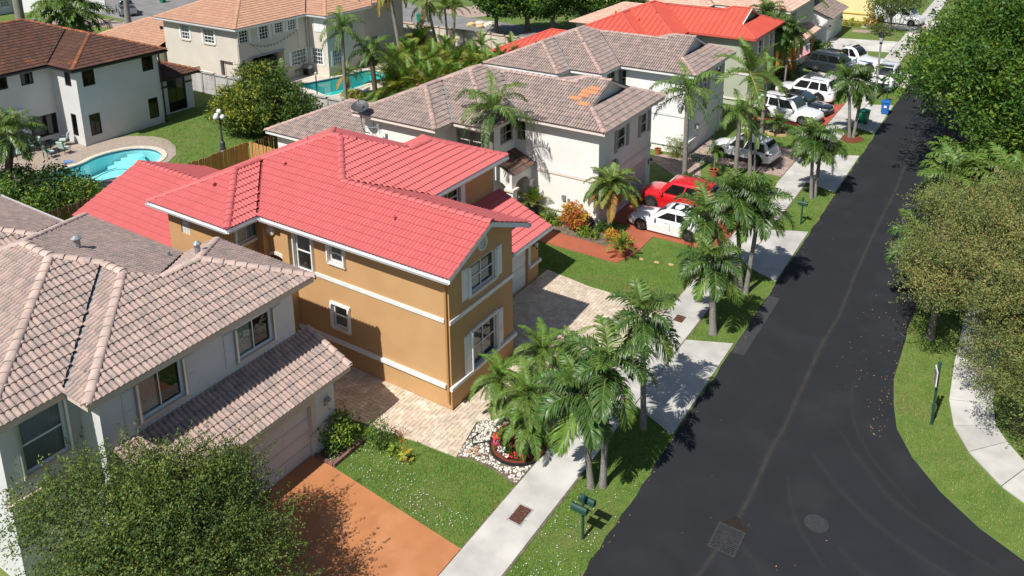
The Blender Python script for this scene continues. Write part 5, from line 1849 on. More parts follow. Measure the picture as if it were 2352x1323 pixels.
h7 = thing('pale_yellow_house', 'pale yellow two storey house wall at the far end of the street', 'house', (-22, 106, 0))
w = MB().use(M['yellow']); L7 = [(-16.55, 103.0), (-16.55, 112), (-28, 112), (-28, 103.0)]
pts_wall(w, L7, 0, 5.8, {0: [(0.8, 1.9, 1.0, 2.6)]}); part('wall', w, h7)
k7, k7s = Face(L7[0], L7[1]), Face(L7[3], L7[0])
window(h7, k7, 0.8, 1.9, 1.0, 2.6, M['frametan'], 1, 2, 'interior', None)
band(h7, k7s, 0, 11.5, 0.85, 0.14, mat('deep_yellow_trim', (0.66, 0.46, 0.12), 0.8), 0.1); band(h7, k7, 0, 4, 0.85, 0.14, M['yellow'], 0.1)
rf = obj('roof', None, h7)
build_roof(h7, rf, [dict(r=(-28.5, -16.05, 102.5, 112.5))], 5.8, s, M['tile3'], M['cap3'], M['deckdark'], nind=0, seg=3)

# far left: white house and its garden wall beside the back street, and a pale building behind the trees
h8 = thing('far_white_house', 'white house at the top left corner behind the thick palm trunk', 'house', (-122, 50, 0))
w = MB().use(M['palewall']); L8 = [(-114.6, 44), (-114.6, 57), (-130, 57), (-130, 44)]
pts_wall(w, L8, 0, 5.6, {0: [(8.6, 9.7, 0.9, 2.4), (6.8, 7.9, 0.9, 2.4)]}); part('wall', w, h8)
k8 = Face(L8[0], L8[1])
for a, b in ((8.6, 9.7), (6.8, 7.9)):
    window(h8, k8, a, b, 0.9, 2.4, M['shutwhite'], 3, 4, 'curtain', M['frametan'], 0.3, bars=0.04)
rf = obj('roof', None, h8); build_roof(h8, rf, [dict(r=(-130.5, -114.1, 43.5, 57.5))], 5.7, s, M['tileB2'], M['capB2'], M['deckdark'], nind=0, seg=3)
gw_ = thing('white_garden_wall', 'plain white garden wall beside the back street at the top left', 'wall', (-110, 57, 0))
w = MB().use(M['purewhite']); w.add([(-113.8, 54.4, 0), (-104.0, 60.6, 0), (-104.1, 60.8, 0), (-113.9, 54.6, 0), (-113.8, 54.4, 2.0), (-104.0, 60.6, 2.0), (-104.1, 60.8, 2.0), (-113.9, 54.6, 2.0)], [(3, 2, 1, 0), (4, 5, 6, 7), (0, 1, 5, 4), (1, 2, 6, 5), (2, 3, 7, 6), (3, 0, 4, 7)]); part('panel', w, gw_)
h9 = thing('far_pale_building', 'pale building glimpsed between the dark trees behind the panel wall', 'building', (-44, 106, 0))
w = MB().use(M['purewhite']); w.box(-52, -36, 103, 112, 0, 5.5); part('wall', w, h9)
w = MB().use(M['dishgrey']); w.add([(-52.5, 102.5, 5.5), (-35.5, 102.5, 5.5), (-35.5, 112.5, 5.5), (-52.5, 112.5, 5.5), (-48, 107.5, 7.4), (-40, 107.5, 7.4)], [(0, 1, 5, 4), (1, 2, 5), (2, 3, 4, 5), (3, 0, 4)]); part('roof', w, h9)

# ---- walls and fences
M['panelwall'] = mat('grey_panel_wall', (0.50, 0.485, 0.46), 0.95, (0.26, 0.255, 0.245), 1.6, 0.45, 0.75, 8, bump=0.3, bs=30, st=(1, 1, 0.5))
M['creampanel'] = mat('cream_panel_wall', (0.66, 0.60, 0.52), 0.9, (0.52, 0.47, 0.4), 1.2, bump=0.2)
M['creampost'] = mat('pinkish_wall_post', (0.52, 0.40, 0.31), 0.9)


def panel_wall(name, label, x0, x1, y, h, pitch, pm, qm, rows=4):
    t = thing(name, label, 'wall', ((x0 + x1) / 2, y, 0))
    n = max(1, round((x1 - x0) / pitch)); st_ = (x1 - x0) / n
    for i in range(n + 1):
        b = MB().use(qm); b.box(x0 + i * st_ - 0.11, x0 + i * st_ + 0.11, y - 0.12, y + 0.12, 0, h + 0.02); part('post', b, t)
        if i < n:
            for r in range(rows):
                b = MB().use(pm); b.box(x0 + i * st_ + 0.11, x0 + (i + 1) * st_ - 0.11, y - 0.05, y + 0.05, r * h / rows + (0.006 if r else 0), (r + 1) * h / rows - 0.006); part('panel', b, t)
            b = MB().use(qm); b.box(x0 + i * st_ - 0.1, x0 + (i + 1) * st_ + 0.1, y - 0.14, y + 0.14, h + 0.022, h + 0.12); part('coping', b, t)
    return t


panel_wall('concrete_panel_wall', 'weathered grey concrete panel wall between the mango lawn and the beige house', -63.5, -40.0, 42.85, 1.8, 1.66, M['panelwall'], M['concold'])
panel_wall('cream_panel_wall', 'long cream panel wall with pinkish posts along the back street', -59.0, -37.0, 68.1, 1.8, 1.66, M['creampanel'], M['creampost'])
M['newwood'] = mat('new_pine_board', (0.50, 0.275, 0.105), 0.8, (0.42, 0.22, 0.08), 2.0, orand=0.14, bump=0.2, st=(4, 4, 0.6))
M['oldwood'] = mat('weathered_dark_board', (0.19, 0.085, 0.04), 0.9, (0.11, 0.055, 0.03), 2.0, orand=0.25, bump=0.3, st=(4, 4, 0.6))
M['midwood'] = mat('greyed_brown_board', (0.24, 0.145, 0.08), 0.9, (0.16, 0.1, 0.06), 2.0, orand=0.25, bump=0.3, st=(4, 4, 0.6))


def board_fence(name, label, p, q, h, m, bw=0.14, gap=0.012, jit=0.02, cap=None):
    t = thing(name, label, 'fence', ((p[0] + q[0]) / 2, (p[1] + q[1]) / 2, 0))
    o = org_of(t)
    L = math.hypot(q[0] - p[0], q[1] - p[1])
    a = math.atan2(q[1] - p[1], q[0] - p[0])
    n = int(L / (bw + gap))
    b = MB().use(m); b.add([(0, -0.011, 0), (bw, -0.011, 0), (bw, 0.011, 0), (0, 0.011, 0), (0, -0.011, h - 0.03), (bw, -0.011, h - 0.03), (bw, 0.011, h - 0.03), (0, 0.011, h - 0.03), (0.03, -0.011, h), (bw - 0.03, -0.011, h), (bw - 0.03, 0.011, h), (0.03, 0.011, h)],
                           [(0, 1, 5, 4), (1, 2, 6, 5), (2, 3, 7, 6), (3, 0, 4, 7), (4, 5, 9, 8), (5, 6, 10, 9), (6, 7, 11, 10), (7, 4, 8, 11), (8, 9, 10, 11)])
    me = b.mesh('board')
    r = random.Random(len(label))
    for i in range(n):
        u = i * L / n
        e = obj('board', me, t)
        e.location = (p[0] + math.cos(a) * u - o[0], p[1] + math.sin(a) * u - o[1], 0)
        e.rotation_euler = (r.uniform(-jit, jit), r.uniform(-jit, jit) * 0.5, a)
        e.scale = (1, 1, 1 + r.uniform(-jit, jit))
    for z in (0.35, h - 0.4):
        rb = MB().use(m)
        nx, ny = -math.sin(a) * 0.05, math.cos(a) * 0.05
        rb.tube([(p[0] + nx, p[1] + ny, z), (q[0] + nx, q[1] + ny, z)], 0.045, 4); part('rail', rb, t)
    return t


board_fence('wooden_fence', 'long new golden board fence along the pool lawn behind the coral roof', (-42.35, 26.3), (-42.35, 33.0), 1.85, M['newwood'])
board_fence('wooden_fence', 'short sunlit new board fence at right angles beside the cream rear roof', (-42.3, 33.05), (-38.6, 33.05), 1.85, M['newwood'])
board_fence('wooden_fence', 'dark weathered picket fence behind the cream house rear roof', (-42.35, 33.2), (-42.35, 42.4), 1.75, M['oldwood'], gap=0.03, jit=0.04)
board_fence('wooden_fence', 'greyed brown fence by the dark shrubs at the back left', (-42.6, 16.0), (-42.6, 26.2), 1.85, M['midwood'], jit=0.03)
# ------------------------------------------------------------------ leaves, palms, trees
M['trunkgrey'] = mat('grey_ringed_palm_bark', (0.27, 0.25, 0.225), 0.9, (0.17, 0.155, 0.135), 9, st=(1, 1, 3), bump=0.5, bs=30)
M['trunkdark'] = mat('fibrous_dark_bark', (0.085, 0.06, 0.04), 0.95, (0.15, 0.11, 0.075), 8, bump=0.8, bs=30)
M['bark'] = mat('tree_bark', (0.20, 0.18, 0.155), 0.95, (0.12, 0.105, 0.09), 6, bump=0.6, bs=25)
M['palmdark'] = mat('dark_palm_leaf', (0.068, 0.135, 0.026), 0.42, orand=0.35, hrand=0.025, transl=0.22, spec=0.55)
M['palmmid'] = mat('mid_palm_leaf', (0.115, 0.195, 0.033), 0.45, orand=0.32, hrand=0.03, transl=0.25, spec=0.5)
M['palmyel'] = mat('yellow_green_palm_leaf', (0.21, 0.235, 0.03), 0.5, orand=0.3, hrand=0.04, transl=0.28)
M['palmlime'] = mat('bright_palm_leaf', (0.13, 0.24, 0.03), 0.45, orand=0.3, hrand=0.03, transl=0.28)
M['palmold'] = mat('yellowed_palm_leaf', (0.36, 0.22, 0.045), 0.6, orand=0.3, hrand=0.03, transl=0.25)
M['palmdead'] = mat('dead_brown_frond', (0.23, 0.145, 0.08), 0.9, orand=0.3)
M['rachis'] = mat('frond_stalk', (0.16, 0.22, 0.06), 0.6)
M['rachisy'] = mat('pale_frond_stalk', (0.42, 0.36, 0.12), 0.6)
M['shaft'] = mat('green_crownshaft', (0.16, 0.24, 0.09), 0.5)


def frond(name, L, e0, curl, n, ll, lw, vee, sweep, droop, m, rm, tip=0.55, bare=0.14, plume=0.0, seed=0):
    """a feather leaf: stalk leaves the origin along +x at elevation e0 and bends down by curl radians"""
    r = random.Random(seed)
    mb = MB()
    K = 10
    pts, dirs = [Vector((0, 0, 0))], []
    for k in range(K):
        t = (k + 0.5) / K
        e = e0 - curl * t ** 1.25
        d = Vector((math.cos(e), 0, math.sin(e)))
        dirs.append(d)
        pts.append(pts[-1] + d * (L / K))
    mb.use(rm)
    mb.tube(pts, [0.022 * L / 2 * (1 - 0.85 * i / K) + 0.003 for i in range(K + 1)], 4, False)
    mb.use(m)
    for i in range(n):
        t = bare + (1 - bare) * (i + 0.5) / n
        q = min(K - 1, int(t * K))
        p = pts[q].lerp(pts[q + 1], t * K - q)
        d = dirs[q]
        upv = Vector((-d.z, 0, d.x))
        l0 = ll * (0.45 + 0.55 * math.sin(PI * min(1, 0.25 + t * 0.72))) * (1 - (1 - tip) * max(0, t - 0.7) / 0.3)
        for sg in (-1, 1):
            l = l0 * r.uniform(0.88, 1.1)
            a = sweep * r.uniform(0.8, 1.2) + 0.5 * max(0, t - 0.6)
            v = vee + r.uniform(-1, 1) * (0.1 + plume)
            s = Vector((0, sg, 0))
            out = (s * math.cos(a) + d * math.sin(a)).normalized()
            out = (out * math.cos(v) + upv * math.sin(v)).normalized()
            wv = out.cross(upv).normalized() * (lw / 2)
            if wv.length < 1e-6:
                continue
            o2 = (out + Vector((0, 0, -droop * 0.6))).normalized()
            o3 = (out + Vector((0, 0, -droop * 1.8))).normalized()
            a1 = p + o2 * l * 0.45 if False else p + out * l * 0.3
            a2 = a1 + o2 * l * 0.4
            a3 = a2 + o3 * l * 0.3
            tw = upv * (lw * 0.18)
            mb.add([p - wv * 0.5, p + wv * 0.5, a1 + wv + tw, a1 - wv - tw, a2 + wv * 0.8, a2 - wv * 0.8, a3], [(0, 1, 2, 3), (3, 2, 4, 5), (5, 4, 6)])
    return mb.mesh(name)


FR = {}


def species(key, specs):
    FR[key] = [frond(*s) for s in specs]


# (name, L, e0, curl, n, ll, lw, vee, sweep, droop, mat, rachis)
species('street', [('frond', 1.75, rad(a), rad(c), 46, 0.68, 0.046, 0.36, 0.65, 0.85, M[m], M['rachis'], 0.6, 0.1, 0.22, i)
                   for i, (a, c, m) in enumerate(((72, 75, 'palmmid'), (50, 95, 'palmdark'), (28, 100, 'palmdark'), (5, 85, 'palmdark'), (-20, 60, 'palmmid'), (-45, 40, 'palmlime')))])
species('queen', [('frond', 2.9, rad(a), rad(c), 46, 0.66, 0.05, 0.2, 0.45, 1.5, M[m], M['rachis'], 0.6, 0.08, 0.45, i + 10)
                  for i, (a, c, m) in enumerate(((76, 90, 'palmlime'), (58, 120, 'palmmid'), (38, 125, 'palmmid'), (15, 105, 'palmmid'), (-15, 70, 'palmdark')))])
species('date', [('frond', 1.15, rad(a), rad(c), 44, 0.24, 0.022, 0.25, 0.5, 0.5, M[m], M['rachis'], 0.6, 0.08, 0.1, i + 20)
                 for i, (a, c, m) in enumerate(((75, 80, 'palmlime'), (52, 100, 'palmmid'), (30, 105, 'palmmid'), (5, 85, 'palmmid'), (-25, 50, 'palmlime')))])
species('datey', [('frond', 1.55, rad(a), rad(c), 46, 0.34, 0.035, 0.25, 0.5, 0.5, M[m], M['rachisy'], 0.6, 0.08, 0.1, i + 30)
                  for i, (a, c, m) in enumerate(((75, 80, 'palmmid'), (52, 95, 'palmmid'), (30, 95, 'palmdark'), (5, 80, 'palmyel'), (-25, 55, 'palmold')))])
species('alex', [('frond', 2.5, rad(a), rad(c), 44, 0.62, 0.05, 0.5, 0.6, 0.35, M[m], M['rachisy'], 0.6, 0.06, 0.05, i + 40)
                 for i, (a, c, m) in enumerate(((78, 45, 'palmlime'), (52, 75, 'palmlime'), (25, 80, 'palmmid'), (0, 65, 'palmmid')))])
species('areca', [('frond', 1.9, rad(a), rad(c), 26, 0.5, 0.05, 0.5, 0.6, 0.35, M[m], M['rachisy'], 0.6, 0.2, 0.1, i + 50)
                  for i, (a, c, m) in enumerate(((82, 40, 'palmlime'), (70, 70, 'palmyel'), (55, 85, 'palmyel'), (38, 85, 'palmmid')))])
species('coco', [('frond', 4.2, rad(a), rad(c), 44, 0.85, 0.07, 0.1, 0.5, 1.3, M[m], M['rachisy'], 0.5, 0.12, 0.12, i + 60)
                 for i, (a, c, m) in enumerate(((60, 95, 'palmmid'), (30, 105, 'palmdark'), (0, 85, 'palmdark'), (-35, 55, 'palmyel'), (-60, 30, 'palmold')))])
species('dead', [('dead_frond', 1.3, rad(-50), rad(40), 22, 0.4, 0.05, -0.3, 0.7, 1.6, M['palmdead'], M['palmdead'], 0.6, 0.1, 0.4, 77)])
species('fern', [('frond', 1.5, rad(a), rad(c), 24, 0.42, 0.055, 0.35, 0.6, 0.7, M[m], M['rachis'], 0.6, 0.12, 0.2, i + 80)
                 for i, (a, c, m) in enumerate(((75, 60, 'palmmid'), (50, 80, 'palmmid'), (28, 75, 'palmdark')))])
species('bigfan', [('frond', 2.3, rad(a), rad(c), 34, 0.75, 0.07, 0.25, 0.65, 0.9, M[m], M['rachis'], 0.6, 0.2, 0.25, i + 90)
                   for i, (a, c, m) in enumerate(((70, 60, 'palmmid'), (45, 75, 'palmmid'), (20, 75, 'palmmid'), (-10, 60, 'palmdark')))])
PR = random.Random(21)


def palm(name, label, base, crown, sp, nf=14, r0=0.11, r1=0.085, group=None, bark='trunkgrey', scale=1.0, dead=0, shaft=0.0, cat='palm tree', bend=0.0, multi=None, seedz=None):
    bx, by = base
    z0 = 0.0
    t = thing(name, label, cat, (bx, by, z0), 0, group)
    cx, cy, cz = crown
    n = 9
    pts, rs = [], []
    for i in range(n):
        f = i / (n - 1)
        pts.append((bx + (cx - bx) * (f ** (1 + bend)), by + (cy - by) * (f ** (1 + bend)), z0 - 0.05 + (cz - z0 + 0.05) * f))
        rs.append((r0 * (1.35 if i == 0 else 1.0) * (1 - f) + r1 * f) * (1 + 0.05 * (i % 2)))
    mb = MB().use(M[bark])
    mb.tube(pts, rs, 9)
    part('trunk', mb, t, smooth=True)
    if shaft:
        mb = MB().use(M['shaft'])
        mb.tube([(cx, cy, cz - shaft), (cx, cy, cz - shaft * 0.6), (cx, cy, cz), (cx, cy, cz + 0.15)], [r1 * 1.05, r1 * 1.5, r1 * 1.1, 0.03], 8)
        part('crownshaft', mb, t, smooth=True)
    ms = FR[sp]
    for k in range(nf):
        f = (k + 0.5) / nf
        idx = min(len(ms) - 1, int(f * len(ms)))
        o = obj('frond', ms[idx], t)
        o.location = (cx - bx, cy - by, cz - z0 + 0.02 - 0.1 * f)
        o.rotation_euler = (PR.uniform(-0.18, 0.18), PR.uniform(-0.16, 0.16), k * 2.399963 + PR.uniform(-0.25, 0.25))
        s_ = scale * PR.uniform(0.86, 1.1)
        o.scale = (s_, s_, s_)
    for k in range(dead):
        o = obj('dead_frond', FR['dead'][0], t)
        o.location = (cx - bx, cy - by, cz - z0 - 0.15)
        o.rotation_euler = (0, PR.uniform(0.2, 0.7), PR.uniform(0, 6.28))
        s_ = scale * PR.uniform(0.7, 1.0)
        o.scale = (s_, s_, s_)
    return t


GS = 'street palms between sidewalk and road'
palm('street_palm', 'shorter trunk of the palm pair nearest the mailbox, its drooping crown low over the sidewalk', (-10.22, 20.0), (-10.5, 19.85, 3.45), 'street', 17, group=GS, dead=3, scale=0.95)
palm('street_palm', 'taller trunk of the palm pair nearest the mailbox, with full dark green crown', (-9.92, 20.25), (-9.85, 20.35, 4.4), 'street', 18, group=GS)
palm('street_palm', 'single slim street palm beside the concrete apron of the paver drive', (-9.95, 23.5), (-10.08, 23.4, 4.55), 'street', 17, group=GS, scale=0.98)
palm('street_palm', 'short thick street palm with dead fronds on the strip beside the asphalt patch', (-9.95, 30.6), (-10.1, 30.5, 3.3), 'street', 18, group=GS, dead=4, r0=0.16, r1=0.11)
palm('street_palm', 'leaning street palm of the group of three, crown over the white coupe', (-10.15, 34.45), (-11.5, 33.6, 3.95), 'street', 18, group=GS, dead=4, bend=0.3)
palm('street_palm', 'middle upright street palm of the group of three by the red drive', (-10.02, 34.55), (-10.42, 34.3, 4.95), 'street', 18, group=GS)
palm('street_palm', 'pale trunked street palm of the group of three nearest the road', (-9.82, 34.6), (-9.5, 34.8, 4.35), 'street', 17, group=GS)
palm('street_palm', 'thicker of the two street palms before the white hatchback drive, brown boots under crown', (-9.95, 47.25), (-10.12, 47.15, 3.7), 'street', 18, group=GS, dead=4)
palm('street_palm', 'slim second trunk of the street palms before the white hatchback drive', (-9.84, 47.6), (-9.75, 47.8, 3.45), 'street', 15, group=GS)
palm('street_palm', 'left trunk of the street palm pair rising from the red mulch ring', (-10.25, 59.3), (-10.6, 59.1, 4.25), 'street', 16, group=GS)
palm('street_palm', 'right trunk of the street palm pair rising from the red mulch ring', (-10.05, 59.45), (-9.75, 59.7, 4.1), 'street', 16, group=GS)
GQ = 'tall palms in the front yards'
palm('queen_palm', 'tall feathery palm with grey trunk between cream and white houses', (-17.38, 46.1), (-17.4, 46.0, 5.7), 'queen', 15, 0.16, 0.13, GQ, scale=0.9, shaft=0.5)
palm('queen_palm', 'shorter feathery palm beside the white hatchback, bright drooping crown', (-14.74, 47.9), (-14.7, 47.9, 4.3), 'queen', 15, 0.14, 0.12, GQ, scale=0.72, shaft=0.5)
palm('feather_palm', 'tallest yard palm with stiff arching fronds behind the white hatchback', (-14.13, 48.95), (-14.45, 48.7, 6.7), 'alex', 11, 0.12, 0.08, GQ, shaft=0.8, scale=1.05)
palm('slim_palm', 'thin young palm trunk beside the tallest yard palm', (-13.88, 49.06), (-13.98, 49.0, 2.9), 'date', 12, 0.06, 0.05, GQ, scale=1.0)
palm('queen_palm', 'drooping feathery palm in the gap between mustard and cream houses', (-24.0, 34.25), (-23.9, 34.5, 6.75), 'queen', 13, 0.14, 0.12, GQ, scale=0.95)
palm('date_palm', 'small palm with yellowing lower fronds at the cream house garage corner', (-18.15, 37.0), (-18.05, 37.2, 2.6), 'datey', 36, 0.08, 0.07, scale=1.2)
GB = 'fine leaved palms in the round flower bed'
palm('bed_palm', 'fine leaved palm at the centre of the red mulch flower bed', (-13.15, 20.75), (-13.13, 20.75, 1.9), 'date', 26, 0.09, 0.1, GB, bark='trunkdark', scale=1.15)
palm('bed_palm', 'low fine leaved palm at the near edge of the flower bed, sweeping to the ground', (-12.85, 20.4), (-12.85, 20.42, 1.2), 'date', 26, 0.09, 0.1, GB, bark='trunkdark', scale=1.2)
palm('bed_palm', 'fine leaved palm beside the mustard house corner, beyond the pebbles', (-14.45, 21.35), (-14.6, 21.25, 1.65), 'date', 26, 0.09, 0.1, GB, bark='trunkdark', scale=1.15)
palm('bed_palm', 'taller fine leaved palm with dark trunk before the shaded paver drive', (-13.9, 23.2), (-14.0, 23.2, 1.85), 'date', 24, 0.1, 0.1, GB, bark='trunkdark', scale=1.15)
palm('bed_palm', 'fine leaved palm touching the street palms, farthest of the bed', (-13.3, 24.0), (-13.25, 24.0, 1.7), 'date', 24, 0.09, 0.1, GB, bark='trunkdark', scale=1.1)
GP = 'palms around the teal pool'
palm('pool_palm', 'tall grey trunked palm standing before the teal pool corner', (-46.55, 46.25), (-46.5, 46.3, 6.5), 'queen', 13, 0.15, 0.12, GP, scale=0.85)
palm('pool_palm', 'dark bushy palm with thick trunk at the teal pool edge', (-45.2, 48.4), (-45.4, 48.3, 4.3), 'queen', 18, 0.2, 0.2, GP, bark='trunkdark', scale=0.85)
palm('pool_palm', 'short palm with yellow fronds leaning over the teal pool', (-48.4, 48.3), (-48.5, 48.4, 2.0), 'datey', 16, 0.1, 0.1, GP, bark='trunkdark')
palm('coconut_palm', 'big coconut palm with long hanging fronds behind the teal pool', (-51.4, 59.0), (-52.4, 58.4, 9.2), 'coco', 16, 0.2, 0.16, GP, scale=1.0)
palm('coconut_palm', 'leaning coconut palm with ragged skirt in front of the cream panel wall', (-51.0, 64.3), (-52.0, 63.8, 5.4), 'coco', 13, 0.15, 0.12, GP, scale=0.62, dead=2)
palm('garden_palm', 'left of two straight dark trunked palms before the cream panel wall', (-50.6, 65.3), (-50.8, 65.2, 4.7), 'alex', 12, 0.12, 0.1, GP, scale=0.8)
palm('garden_palm', 'right of two straight dark trunked palms before the cream panel wall', (-50.1, 65.5), (-49.9, 65.7, 4.9), 'alex', 12, 0.12, 0.1, GP, scale=0.85)
palm('garden_palm', 'small feathery palm in front of the right part of the cream panel wall', (-45.2, 63.6), (-45.1, 63.5, 1.7), 'alex', 10, 0.1, 0.08, GP, scale=0.7)
palm('garden_palm', 'dark small palm at the end of the cream panel wall near the red metal roof', (-42.6, 64.8), (-42.5, 64.8, 1.5), 'alex', 11, 0.1, 0.08, GP, scale=0.7)
GA = 'yellow green cane palms beside the teal pool'
for i, (x, y, h, lb) in enumerate(((-48.2, 54.2, 0.7, 'cane palm clump at the far right corner of the teal pool'), (-49.2, 57.4, 0.9, 'cane palm clump behind the coconut palm skirt'), (-44.4, 53.0, 1.0, 'tall yellow cane palm in the middle of the planted row'),
                                   (-45.5, 55.9, 0.9, 'cane palm with greyish dead frond in the planted row'), (-42.3, 53.4, 0.8, 'cane palm just left of the cream house roof peak'), (-43.6, 57.0, 0.9, 'cane palm below the two straight dark trunks'),
                                   (-40.3, 53.8, 0.6, 'bright yellow low cane palm touching the cream house roof peak'), (-41.5, 57.3, 1.1, 'dense cane palm between the roof peak and the panel wall'), (-38.8, 55.5, 1.2, 'arching cane palm between the two brown grey roofs'),
                                   (-39.9, 59.2, 0.9, 'cane palm left of the white house roof end'), (-37.0, 55.8, 0.8, 'low cane palm right beside the white house roof corner'), (-43.5, 50.3, 0.8, 'cane palm nearest the bushes by the teal pool'),
                                   (-41.4, 50.8, 0.7, 'cane palm directly behind the cream house ridge'), (-44.6, 49.7, 0.4, 'shaded low cane palm at the pool wall'), (-52.0, 62.3, 0.8, 'pale green cane palm under the leaning coconut palm'), (-47.0, 60.2, 0.8, 'wide cane palm under the black lamp arm'))):
    palm('cane_palm', lb, (x, y), (x + 0.1, y, h), 'areca', 24, 0.12, 0.14, GA, bark='shaft', scale=1.45)
palm('edge_palm', 'shaggy palm at the left edge over the kidney pool patio', (-50.1, 21.4), (-49.3, 21.95, 4.5), 'bigfan', 22, 0.22, 0.2, bark='trunkdark', scale=0.9)
palm('fan_palm', 'huge bushy palm behind the rust brown roof, beside the back street', (-88.0, 47.4), (-88.3, 47.5, 4.0), 'bigfan', 40, 0.3, 0.3, scale=2.0)
palm('royal_palm', 'thick smooth grey palm trunk at the top left corner', (-97.5, 46.6), (-97.7, 46.6, 11.5), 'queen', 10, 0.5, 0.42)
palm('royal_palm', 'straight grey palm trunk between the bushy palm and the silver pickup', (-93.9, 57.3), (-93.4, 57.5, 11.5), 'queen', 10, 0.32, 0.28)
GH = 'palms before the ochre house'
palm('yard_palm', 'dense leaved palm hiding the pale tiled roof above the ochre wall', (-18.9, 70.5), (-18.9, 70.6, 5.0), 'street', 20, 0.12, 0.1, GH, scale=1.25)
palm('yard_palm', 'leaning grey trunked palm in front of the ochre wall', (-17.9, 70.2), (-18.0, 71.6, 4.6), 'street', 18, 0.12, 0.1, GH, scale=1.2)
palm('yard_palm', 'palm left of the ochre wall, above the red metal eave', (-20.6, 73.4), (-20.6, 73.4, 5.6), 'street', 18, 0.12, 0.1, GH, scale=1.3)
palm('yard_palm', 'yellowish palm behind the small brown garage roof', (-19.8, 85.0), (-19.8, 85.2, 5.2), 'alex', 10, 0.12, 0.1, GH)
palm('yard_palm', 'palm with long bright fronds before the sage green house corner', (-15.9, 57.2), (-15.8, 57.2, 3.9), 'alex', 9, 0.13, 0.1, GH, scale=0.85)
# low palm thickets on the right
GT = 'feathery palm thickets on the right roadside'
for i, (x, y, z, n, sc_, lb) in enumerate(((-2.6, 48.4, 2.2, 28, 1.05, 'feathery palm thicket beside the road under the dark green tree'), (-1.2, 51.6, 2.6, 28, 1.15, 'tall feathery palm thicket behind the olive tree, at the right edge'), (0.0, 47.8, 2.6, 28, 1.1, 'bright feathery palm thicket at the right edge'),
                                           (-2.8, 52.0, 2.1, 26, 1.0, 'dark feathery palm thicket at the road edge under the big tree'), (-0.2, 55.6, 2.9, 28, 1.15, 'upper feathery palm thicket under the big dark tree'))):
    palm('thicket_palm', lb, (x, y), (x, y, z), 'bigfan', n, 0.15, 0.16, GT, bark='trunkdark', scale=sc_)
palm('verge_palm', 'bright green drooping palm poking out of the olive tree over the road', (-2.6, 37.6), (-3.0, 37.5, 3.1), 'street', 20, 0.12, 0.1, scale=1.0)


# ---- broadleaf crowns
def leafmat(name, c, var=0.3, hue=0.03, rough=0.45, tr=0.2):
    return mat(name, c, min(.6, rough + .12), orand=var, hrand=hue, transl=tr, spec=0.28)


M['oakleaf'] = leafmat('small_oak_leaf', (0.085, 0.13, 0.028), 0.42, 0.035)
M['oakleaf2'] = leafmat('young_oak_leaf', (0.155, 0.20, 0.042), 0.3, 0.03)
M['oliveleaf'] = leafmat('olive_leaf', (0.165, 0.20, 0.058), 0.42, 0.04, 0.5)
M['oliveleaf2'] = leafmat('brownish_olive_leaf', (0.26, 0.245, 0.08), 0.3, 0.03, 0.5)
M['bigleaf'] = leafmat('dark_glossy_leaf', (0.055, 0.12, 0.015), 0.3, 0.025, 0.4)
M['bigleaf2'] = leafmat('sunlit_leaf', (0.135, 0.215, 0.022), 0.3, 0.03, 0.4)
M['mango'] = leafmat('mango_leaf', (0.072, 0.125, 0.02), 0.35, 0.03, 0.4)
M['mango2'] = leafmat('new_mango_leaf', (0.26, 0.28, 0.03), 0.3, 0.03, 0.45)
M['ficus'] = leafmat('ficus_leaf', (0.05, 0.115, 0.016), 0.4, 0.03, 0.4)
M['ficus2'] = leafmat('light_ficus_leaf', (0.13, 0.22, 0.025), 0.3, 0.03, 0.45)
M['shrubdark'] = leafmat('dark_shrub_leaf', (0.03, 0.065, 0.014), 0.35, 0.02, 0.4)
M['shrubmid'] = leafmat('shrub_leaf', (0.07, 0.135, 0.022), 0.3, 0.03, 0.45)
M['shrublime'] = leafmat('lime_shrub_leaf', (0.2, 0.29, 0.03), 0.3, 0.04, 0.45)
M['shrubyel'] = leafmat('yellow_variegated_leaf', (0.42, 0.38, 0.05), 0.35, 0.04, 0.5)
M['croton1'] = leafmat('orange_croton_leaf', (0.45, 0.16, 0.035), 0.4, 0.045, 0.45)
M['croton2'] = leafmat('yellow_croton_leaf', (0.52, 0.32, 0.04), 0.35, 0.04, 0.45)
M['needle'] = leafmat('cypress_spray', (0.055, 0.085, 0.03), 0.3, 0.02, 0.7)


